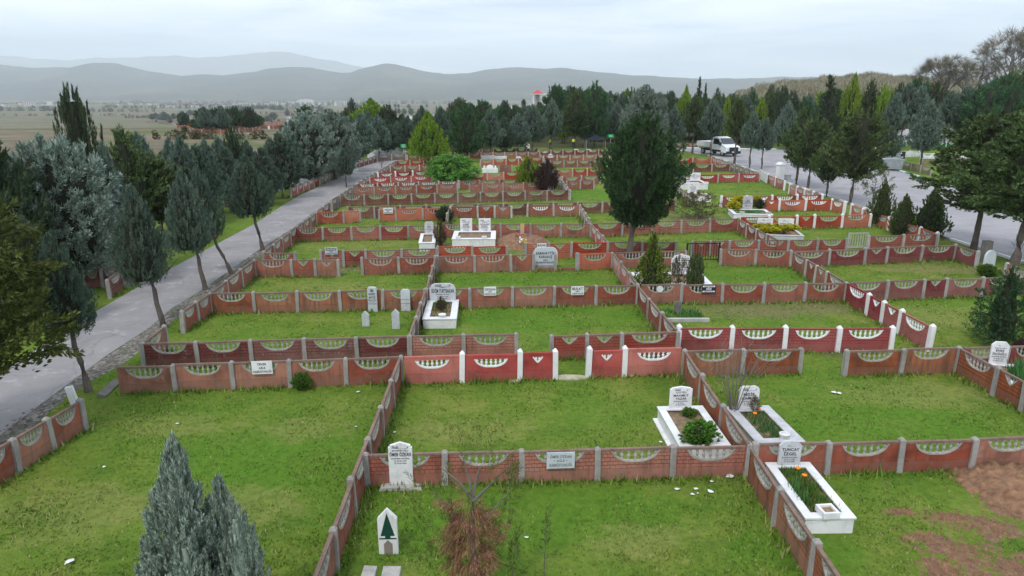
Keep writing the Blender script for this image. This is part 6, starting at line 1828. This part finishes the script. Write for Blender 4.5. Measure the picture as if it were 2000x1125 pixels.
for s in (-1, 1):
    mb = MB(); quad_on(mb, [(q[0], s * (f(q[1]) + .006), q[1]) for q in ((1.45, 1.38), (.85, 1.95), (.0, 2.0), (.0, 1.36))]); mb.build('side_window', M['carglass'], r)
    mb = MB(); mb.box(1.42, s * 1.02 - .1, 1.3, 1.58, s * 1.02 + .18 * s + .1, 1.62) if s > 0 else mb.box(1.42, s * 1.02 - .28, 1.3, 1.58, s * 1.02 + .1, 1.62); mb.build('mirror', M['plastic'], r)
    mb = MB(); mb.box(2.42, s * .72 - .2, .82, 2.62, s * .72 + .2, 1.06, 0, .02, .03); mb.build('headlight', M['lamp'], r)
    MB().box(-.3, min(s * 1.0, s * 1.03), .5, 1.55, max(s * 1.0, s * 1.03), .72).build('side_trim', M['plastic'], r)
MB().box(2.48, -.62, .62, 2.65, .62, 1.08).build('grille', M['plastic'], r)
MB().box(2.35, -1.0, .32, 2.68, 1.0, .62).build('bumper', M['plastic'], r)
MB().box(2.665, -.27, .48, 2.69, .27, .6).build('number_plate', M['marble'], r)
MB().box(-3.0, -.45, .45, 2.2, .45, .7).build('chassis', M['plastic'], r)
mb = MB(); mb.box(-3.1, -1.02, .92, -.42, 1.02, 1.0); mb.build('bed_floor', M['carwhite'], r)
for x0, y0, x1, y1 in ((-3.1, -1.05, -.42, -1.0), (-3.1, 1.0, -.42, 1.05), (-3.15, -1.05, -3.1, 1.05), (-.42, -1.05, -.37, 1.05)): MB().box(x0, y0, 1.0, x1, y1, 1.55).build('dropside', M['carwhite'], r)
for x in (1.75, -2.0):
    for y in (-.85, .85): wheel(r, x, y, .38)
r.scale = (1.2, 1.2, 1.2)

def car(p, rz, label, name='car', s=1.0):
    r = empty(name, p, rz, label, 'car')
    mb = MB(); lo = [(2.1, .3), (2.2, .55), (2.1, .78), (1.15, .98), (-1.95, 1.02), (-2.15, .85), (-2.15, .4), (-2.0, .28)]
    mb.add(*loft(lo, 1.8, .8, .08)); o = mb.build('body', M['carwhite'], r); bv = o.modifiers.new('edge', 'BEVEL'); bv.width = .05; bv.segments = 2
    mb = MB(); up = [(1.1, .99), (.45, 1.48), (-.9, 1.56), (-1.7, 1.42), (-2.02, 1.0)]
    mb.add(*loft(up, 1.66, 1.0, .22)); o = mb.build('cabin', M['carglass'], r)
    mb = MB(); mb.add(*loft([(.5, 1.485), (.3, 1.53), (-.9, 1.6), (-1.72, 1.46), (-1.7, 1.425), (-.9, 1.565), (.44, 1.485)], 1.46, 3, 0)); mb.build('roof', M['carwhite'], r)
    g_ = lambda z: .83 - max(0, z - 1.0) * .22 + .012
    for s_ in (-1, 1):
        mb = MB()
        for x0, x1 in ((.95, 1.12), (-.35, -.22), (-1.45, -1.2)):
            lean_ = -.6 if x0 > .5 else 0
            mb.add([(x0, s_ * g_(1.0), 1.0), (x1, s_ * g_(1.0), 1.0), (x1 + lean_, s_ * g_(1.48), 1.48), (x0 + lean_, s_ * g_(1.48), 1.48)], [(0, 1, 2, 3)])
        mb.build('window_pillar', M['carwhite'], r)
        MB().box(2.0, s_ * .6 - .18, .62, 2.19, s_ * .6 + .18, .76).build('headlight', M['lamp'], r)
        MB().box(-2.175, s_ * .65 - .14, .7, -2.1, s_ * .65 + .14, .92).build('tail_light', M['roofred'], r)
        MB().box(.75, s_ * .93 - .09, .98, .9, s_ * .93 + .09, 1.12).build('mirror', M['carwhite'], r)
    for x in (1.35, -1.3):
        for y in (-.8, .8): wheel(r, x, y, .33, .19)
    r.scale = (s, s, s)
    return r
p = G(1823, 284); car(p, 2.95, 'parked white car behind the green scalloped fence, its tail clear of the tree', s=1.12)
p = G(1772, 281); car(p, 2.8, 'parked white car almost hidden by the silver-blue cypress at the green fence')
p = G(553, 368); p.z += 0; car(p, .75, 'white car parked under the trees across the narrow road')

# ---------------------------------------------------------------- people
def figure(p, rz, label, pose, cloth, legs, hi=1.72):
    """one continuous body grown over a jointed skeleton, with clothing colours as material zones and hair as a child"""
    k = hi / 1.75
    if pose == 'crouch':
        J = {'pel': (0, 0, .42), 'sp': (.14, 0, .68), 'ch': (.3, 0, .9), 'nk': (.4, 0, 1.05), 'hd': (.46, 0, 1.2), 'ht': (.48, 0, 1.3)}
        for s, n in ((1, 'l'), (-1, 'r')):
            J.update({'hp' + n: (.02, .11 * s, .4), 'kn' + n: (.42, .17 * s, .5), 'an' + n: (.14, .14 * s, .09), 'to' + n: (.34, .15 * s, .04), 'sh' + n: (.33, .19 * s, .96), 'el' + n: (.5, .24 * s, .72), 'wr' + n: (.68, .14 * s, .62), 'ha' + n: (.77, .12 * s, .6)})
    else:
        b = .12 if pose == 'stoop' else .02
        J = {'pel': (0, 0, .95), 'sp': (b, 0, 1.15), 'ch': (b * 2.2, 0, 1.36), 'nk': (b * 3, 0, 1.5), 'hd': (b * 3.6, 0, 1.62), 'ht': (b * 3.8, 0, 1.72)}
        for s, n in ((1, 'l'), (-1, 'r')):
            J.update({'hp' + n: (0, .1 * s, .92), 'kn' + n: (.05 * s + .03, .12 * s, .5), 'an' + n: (.04 * s, .12 * s, .08), 'to' + n: (.04 * s + .2, .13 * s, .03), 'sh' + n: (b * 2.3, .2 * s, 1.42), 'el' + n: (b * 2 + .08, .27 * s, 1.14), 'wr' + n: (b * 2 + .3, .22 * s, 1.0), 'ha' + n: (b * 2 + .4, .2 * s, .98)})
    R_ = {'pel': .14, 'sp': .135, 'ch': .15, 'nk': .06, 'hd': .1, 'ht': .075, 'hp': .095, 'kn': .062, 'an': .045, 'to': .04, 'sh': .07, 'el': .048, 'wr': .034, 'ha': .035}
    E = [('pel', 'sp'), ('sp', 'ch'), ('ch', 'nk'), ('nk', 'hd'), ('hd', 'ht')]
    for n in 'lr': E += [('pel', 'hp' + n), ('hp' + n, 'kn' + n), ('kn' + n, 'an' + n), ('an' + n, 'to' + n), ('ch', 'sh' + n), ('sh' + n, 'el' + n), ('el' + n, 'wr' + n), ('wr' + n, 'ha' + n)]
    names = list(J)
    me = bpy.data.meshes.new('person')
    me.from_pydata([Vector(J[n]) * k for n in names], [(names.index(a), names.index(b)) for a, b in E], [])
    o = bpy.data.objects.new('person', me); COL.objects.link(o)
    sk = o.modifiers.new('skin', 'SKIN'); sk.use_smooth_shade = True
    for i, n in enumerate(names):
        rad = R_.get(n, R_.get(n[:2], .05)) * k
        me.skin_vertices[0].data[i].radius = (rad, rad)
    me.skin_vertices[0].data[0].use_root = True
    o.modifiers.new('sub', 'SUBSURF').levels = 2
    o.modifiers['sub'].render_levels = 2
    bpy.context.view_layer.update()
    m2 = bpy.data.meshes.new_from_object(o.evaluated_get(bpy.context.evaluated_depsgraph_get()))
    bpy.data.objects.remove(o)
    for m_ in (cloth, legs, 'skin', 'rubber'): m2.materials.append(M[m_])
    jj = [(Vector(J[n]) * k, n) for n in names]
    for pl in m2.polygons:
        n = min(jj, key=lambda q: (q[0] - pl.center).length)[1]
        pl.material_index = 2 if n in ('hd', 'ht', 'nk') or n[:2] == 'ha' else 3 if n[:2] in ('to',) else 1 if n[:2] in ('hp', 'kn', 'an') or n == 'pel' else 0
    r = link('person', m2, None, None, p, (0, 0, rz))
    tag(r, label, 'person')
    hd = Vector(J['ht']) * k
    mb = MB(); mb.lathe([(.03, .06), (.08, .045), (.1, 0), (.098, -.05), (.09, -.09)], 12, hd.x - .012, 0)
    mb.v = [(x, y, z + hd.z) for x, y, z in mb.v]; mb.build('hair', M['hair'], r)
figure(G(1025, 293), .4, 'person in black clothes crouching beside a white gravestone at the far fence', 'crouch', 'cloth_black', 'cloth_black')
figure(G(1075, 291), 2.6, 'person in a yellow safety vest standing under the far conifers, one of two workers', 'stand', 'hivis', 'cloth_blue')
figure(G(1119, 290.5), 1.2, 'person in a yellow safety vest stooping right of the other worker', 'stoop', 'hivis', 'cloth_blue')
# small grey tent roof right of the workers
p = G(1162, 291); r = empty('shade_tent', p, 0, 'small dark grey tent roof right of the two workers', 'tent')
mb = MB(); mb.add([(-1.6, -1.2, 1.5), (1.6, -1.2, 1.5), (1.6, 1.2, 1.5), (-1.6, 1.2, 1.5), (0, 0, 2.3)], [(0, 1, 4), (1, 2, 4), (2, 3, 4), (3, 0, 4), (3, 2, 1, 0)]); mb.build('canopy', M['navy'], r)
for x, y in ((-1.5, -1.1), (1.5, -1.1), (1.5, 1.1), (-1.5, 1.1)): MB().box(x - .03, y - .03, 0, x + .03, y + .03, 1.5).build('leg', M['steel'], r)

# ---------------------------------------------------------------- pavilion, flag, graves of the far rise
D = 262; x = (1048 - 1000) / F * D * 1.0; p = Vector((x, D, terrain(x, D)))
base = ztop(p, 203)
r = empty('pavilion', p, 0, 'small pavilion with a red pyramid roof and white columns on the skyline', 'pavilion')
z0, z1, z2 = base, ztop(p, 184.5), ztop(p, 175.5)
MB().box(-2.2, -2.2, -1, 2.2, 2.2, z0).build('plinth', M['conc_pale'], r)
for cx in (-1.5, 1.5):
    for cy in (-1.5, 1.5): MB().lathe([(.2, z0), (.2, z1)], 8, cx, cy).build('column', M['white_post'], r)
MB().box(-2.0, -2.0, z1, 3.6, 2.0, z1 + .35).build('beam', M['white_post'], r)
MB().lathe([(.16, z0), (.16, z1)], 8, 3.3, -1.5).build('column', M['white_post'], r)
MB().box(-.75, .2, z0, .75, .9, z1).build('cabin', M['conc_pale'], r)
MB().box(-2.1, -2.1, z1 + .36, 2.1, 2.1, z2, 0, 2.05, 2.05).build('roof', M['roofred'], r)
p = G(873, 228); r = empty('flag', p, 0, 'red flag with white crescent and star on a thin pole among far conifers', 'flag')
zt = ztop(p, 210); zb = ztop(p, 219); w_ = 10 / F * depth(p)
MB().tube([(0, 0, 0), (0, 0, zt + .3)], [.06, .05], 6).build('pole', M['steel'], r)
mb = MB()
for i in range(8):
    a0, a1 = i / 8, (i + 1) / 8; yf = lambda a: .12 * w_ * math.sin(a * 7)
    mb.add([(a0 * w_, yf(a0), zb - a0 * .3), (a1 * w_, yf(a1), zb - a1 * .3), (a1 * w_, yf(a1), zt - a1 * .3), (a0 * w_, yf(a0), zt - a0 * .3)], [(0, 1, 2, 3)])
fl = mb.build('cloth', M['red'], r)
mb = MB(); hF = zt - zb; cx_, cz_ = .36 * w_, (zt + zb) / 2 - .1; y_ = -.13 * w_
out = [(cx_ + .26 * hF * math.cos(a), cz_ + .26 * hF * math.sin(a)) for a in [R(40) + i * R(280) / 14 for i in range(15)]] + [(cx_ + .06 * hF + .2 * hF * math.cos(a), cz_ + .2 * hF * math.sin(a)) for a in [R(310) - i * R(260) / 14 for i in range(15)]]
mb.add([(a, y_, b) for a, b in out], [tuple(range(len(out)))])
sx_, r1, r2 = cx_ + .36 * hF, .13 * hF, .055 * hF
mb.add([(sx_ + (r1 if i % 2 == 0 else r2) * math.cos(R(36 * i + 180)), y_, cz_ + (r1 if i % 2 == 0 else r2) * math.sin(R(36 * i + 180))) for i in range(10)], [tuple(range(10))])
mb.build('crescent_and_star', M['white_ink'], fl)

# fences and stones of the far burial grounds
rg = random.Random(21)
def far_fence(x0, x1, y, lab_, col='rust', dy=0):
    A, B = G(x0, y), G(x1, y + dy); d = B - A; L = Vector((d.x, d.y)).length; n = max(2, int(L / 3.0))
    r = empty('far_fence', A, math.atan2(d.y, d.x), lab_, 'fence', 'fences of the far burial grounds')
    mb, pb = MB(), MB()
    for i in range(n):
        xa, xb = L * i / n, L * (i + 1) / n
        za, zb_ = [terrain(A.x + d.x * q / L, A.y + d.y * q / L) - A.z for q in (xa, xb)]
        mb.add([(xa + .1, y_, z) for y_ in (-.04, .04) for z in (za - .3, za + .85)] + [(xb - .1, y_, z) for y_ in (-.04, .04) for z in (zb_ - .3, zb_ + .85)], [(0, 4, 5, 1), (2, 3, 7, 6), (1, 5, 7, 3), (0, 1, 3, 2), (4, 6, 7, 5)])
        pb.box(xa - .1, -.1, za - .3, xa + .1, .1, za + 1.0)
    mb.build('panel', pmat(col, 'plain'), r); pb.build('post', M['conc'], r)
FF_ = [(285, 330, 239), (322, 372, 243), (330, 366, 237), (376, 398, 229), (410, 462, 226), (430, 470, 233), (455, 500, 221), (400, 450, 256, ), (415, 455, 250), (372, 425, 259), (425, 452, 245), (430, 450, 239), (456, 492, 246), (508, 560, 252), (515, 560, 245), (505, 545, 232), (540, 580, 226),
       (560, 618, 217), (565, 612, 221), (556, 582, 240), (560, 580, 235), (652, 682, 226), (655, 700, 231), (770, 830, 209), (800, 850, 213), (690, 720, 216)]
for y in range(217, 262, 2):
    lo_, hi_ = np.interp(y, [217, 226, 238, 245, 262], [430, 392, 285, 330, 375]), np.interp(y, [217, 230, 244, 252, 262], [640, 585, 560, 560, 470])
    x = lo_ + rg.uniform(0, 12)
    while x < hi_ - 14:
        w_ = rg.uniform(16, 44)
        if rg.random() < .26: FF_.append((x, min(hi_, x + w_), y + rg.uniform(-.8, .8)))
        x += w_ + 4
for q in FF_:
    far_fence(q[0], q[1], q[2], 'tiny red fence row in a far burial ground beyond the trees', rg.choice(['rust', 'brown', 'brickpink', 'brown']), rg.uniform(-1.2, .4))
hm_ = {}
def far_stone(x, y, lab_, grp, s=1.0):
    k = rg.randrange(3)
    if k not in hm_:
        mb = MB(); w = (.7, .9, 1.3)[k]
        if k < 2: mb.prism(stone_outline(('clip', 'round')[k], w, 1.1), -.12, .12)
        else: mb.box(-.6, -1.1, 0, .6, 1.1, .45); mb.prism([(q[0], q[1] + .45) for q in stone_outline('clip', .8, .8)], .8, 1.0)
        hm_[k] = mb.mesh('far_gravestone', [M['marble']])
    p = G(x, y); o = link('far_gravestone', hm_[k], None, None, p, (0, 0, rg.uniform(-.2, .2)), (s, s, s)); tag(o, lab_, 'gravestone', grp)
for i in range(70):
    q = rg.choice(FF_[:21] + FF_[26:]); far_stone(rg.uniform(q[0], q[1]), q[2] + rg.uniform(-3, 1), 'speck-like white gravestone in a far burial ground beyond the trees', 'white stones of the lower burial ground', .7)
for i in range(44):
    far_stone(rg.uniform(760, 872), rg.uniform(205, 262), 'small pale gravestone on the far rise past the cone tree', 'pale stones of the far rise', 1.1)
for i in range(22):
    far_stone(rg.uniform(900, 1040), rg.uniform(205, 216), 'pale gravestone crowded below the pavilion', 'pale stones below the pavilion', 1.1)
for i in range(22):
    x = rg.uniform(722, 792); far_stone(x, 313 - (x - 722) * .14 + rg.uniform(-2, 0), 'gravestone in the crowded row at the bend of the narrow road', 'row of stones at the road bend', .95)
for i in range(26):
    far_stone(rg.uniform(1715, 1900), rg.uniform(255, 274), 'pale gravestone under the conifers across the wide road', 'stones across the wide road', 1.0)
for i in range(10):
    far_stone(rg.uniform(590, 690), rg.uniform(318, 336), 'white gravestone or vase between the red fences across the narrow road', 'stones across the narrow road', .8)
r = empty('marble_grave', G(262, 545), .3, 'beige marble grave with tall corner pillar across the narrow road', 'grave')
MB().box(-.9, -1.1, 0, .9, 1.1, .55).build('kerb', M['conc_pale'], r)
MB().box(-.8, -1.0, .55, .8, 1.0, .62).build('slab', M['marble_old'], r)
mb = MB(); mb.box(-1.15, .5, 0, -.9, .75, 1.35); mb.lathe([(.22, 1.35), (.22, 1.42), (.02, 1.7)], 8, -1.02, .62); mb.build('pillar', M['white_post'], r)
o = MB().box(-.1, -.1, 0, .1, .1, 1.5).build('white_post', M['white_post'], None, G(191, 498)); tag(o, 'thin white post in front of the plain red fence across the road', 'post')

# ---------------------------------------------------------------- the town on the plain
mb = MB(); mb.box(-4.5, -4, 0, 4.5, 4, 5.5); mb.prism([(-5, 5.5), (5, 5.5), (0, 8)], -4.4, 4.4, 1)
for x in (-2.4, 2.2):
    for z in (1.2, 3.6): mb.box(x - .7, -4.03, z, x + .7, -4.0, z + 1.3, 2)
hme = mb.mesh('town_house', [M['housewhite'], M['houseroof'], M['carglass']])
mb = MB(); mb.box(-9, -6, 0, 9, 6, 9); mb.box(-9.4, -6.4, 9, 9.4, 6.4, 9.5, 1)
for x in (-6.5, -2.2, 2.2, 6.5):
    for z in (1.2, 4, 6.8): mb.box(x - 1.1, -6.04, z, x + 1.1, -6.0, z + 1.6, 2)
bme = mb.mesh('town_block', [M['housewhite'], M['conc_pale'], M['carglass']])
def town(me, x, y, lab_, grp, name, rz=0, s=1.0):
    p = G(x, y); tag(link(name, me, None, None, p, (0, 0, rz), (s, s, s)), lab_, 'house', grp)
for row, (y, x0, x1, n) in enumerate(((209.5, 308, 452, 22), (207.5, 320, 450, 18), (205.8, 290, 470, 16), (204.3, 270, 560, 20))):
    for i in range(n):
        town(hme, x0 + (x1 - x0) * (i + rg.uniform(.2, .8)) / n, y + rg.uniform(-.3, .3), 'tiny white house with a dark roof in the terraces on the plain', 'white houses of the far town', 'town_house', rg.choice([0, 1.57]) + rg.uniform(-.1, .1), rg.uniform(.9, 1.3))
for i in range(30):
    town(hme if rg.random() < .7 else bme, rg.uniform(-20, 300) if i < 16 else rg.uniform(470, 720), rg.uniform(203, 207.5), 'far scattered pale house on the plain under the hills', 'scattered far houses', 'town_house', rg.uniform(0, 3), rg.uniform(1, 1.5))
for x, y, s, lab_ in ((482, 207, 1.2, 'pale flat-roofed block at the end of the far white terraces'), (536, 206, 1.5, 'larger pale block left of the white hangar'), (60, 207, 1.6, 'long pale factory block far at the photo edge')):
    town(bme, x, y, lab_, None, 'town_block', .1, s)
p = G(597, 205.5); r = empty('hangar', p, .1, 'long white hangar with a curved roof on the plain', 'hangar')
w_ = 32 / F * depth(p); hgt = ztop(p, 193.5)
out = [(-w_ / 2, 0), (w_ / 2, 0), (w_ / 2, hgt * .55)] + [(w_ / 2 * math.cos(a), hgt * .55 + hgt * .45 * math.sin(a)) for a in [math.pi * i / 12 for i in range(1, 12)]] + [(-w_ / 2, hgt * .55)]
MB().prism([(q[0], q[1]) for q in out], -14, 14).build('shell', M['housewhite'], r)
p = G(624, 205.8); o = MB().prism([(-22, 0), (22, 0), (22, 7), (0, 10), (-22, 7)], -10, 10).build('hangar_annex', M['housewhite'], None, p); tag(o, 'lower white shed right of the long white hangar', 'shed')
def lattice(px, yb, yt, lab_, name, arms):
    p = G(px, yb); h = ztop(p, yt); k = h / 30; mb = MB()
    for sx in (-1, 1):
        for sy in (-1, 1): mb.tube([(sx * 3 * k, sy * 3 * k, 0), (sx * .6 * k, sy * .6 * k, h)], [.28, .2], 4)
    for i in range(8):
        z0_, z1_ = h * i / 8, h * (i + 1) / 8; w0, w1 = 3 * k * (1 - i / 8 * .8), 3 * k * (1 - (i + 1) / 8 * .8); s = 1 if i % 2 else -1
        mb.tube([(s * w0, -w0, z0_), (-s * w1, -w1, z1_)], [.16, .16], 4)
    for z, w in arms: mb.tube([(-w * k, 0, h * z), (w * k, 0, h * z)], [.3, .3], 4)
    tag(mb.build(name, M['steel'], None, p), lab_, 'pylon')
lattice(456, 209, 180, 'left lattice power pylon standing above the far terraces', 'power_pylon', ((.7, 7), (.85, 6), (.97, 4)))
lattice(467, 209, 180, 'right lattice power pylon standing above the far terraces', 'power_pylon', ((.7, 7), (.85, 6), (.97, 4)))
lattice(907, 206, 174, 'thin lattice mast rising from the far trees', 'lattice_mast', ((.98, 2),))
p = G(301, 209); h = ztop(p, 192); mb = MB(); mb.tube([(0, 0, 0), (0, 0, h)], [.9, .9], 4); mb.tube([(6, 0, h * .9), (-22 * h / 30, 0, h * 1.75)], [.8, .5], 4)
tag(mb.build('tower_crane', M['steel'], None, p), 'slanting crane jib above the far terraces', 'crane')
# hedges and lines of trees on the plain
def treeline(px0, px1, y, hm, seed, n, mat='leaf_bluedark', d=0):
    g = np.random.default_rng(seed); V = []
    for i in range(n):
        x = g.uniform(px0, px1); p = G(x, y + d * (x - px0)); h = hm * g.uniform(.5, 1.15); w = h * g.uniform(.35, .7)
        for j in range(60):
            v = g.normal(0, 1, 3); v /= np.linalg.norm(v); c = np.array([p.x + v[0] * w * g.random() ** .4, p.y + v[1] * w * .8, p.z + h * .5 + v[2] * h * .5])
            u = g.normal(0, 1, 3); u *= h * .13 / np.linalg.norm(u); s = np.cross(u, g.normal(0, 1, 3)); s *= h * .1 / np.linalg.norm(s)
            V += [c - u, c + s, c + u, c - s]
    me = mesh_np('treeline', V, np.arange(len(V)).reshape(-1, 4)); me.materials.append(M[mat]); tag(link('treeline', me), kind='stuff')
treeline(-40, 330, 203.6, 10, 1, 130, 'leaf_twig')
treeline(230, 900, 202.6, 13, 2, 240, 'leaf_twig')
treeline(-40, 150, 217, 11, 3, 34, 'leaf_dark')
treeline(150, 310, 218.5, 8, 8, 22, 'leaf_dark')
treeline(200, 470, 211.5, 9, 9, 60, 'leaf_dark')
treeline(420, 640, 213, 8, 10, 60, 'leaf_bluedark')
treeline(330, 600, 208.8, 9, 11, 50, 'leaf_dark')
treeline(-20, 320, 226, 4, 4, 60, 'leaf_scrub')
treeline(240, 300, 231, 5, 5, 14, 'leaf_scrub')
treeline(300, 560, 272, 1.6, 6, 46, 'leaf_scrub')
treeline(560, 720, 206, 10, 7, 50, 'leaf_bluedark')
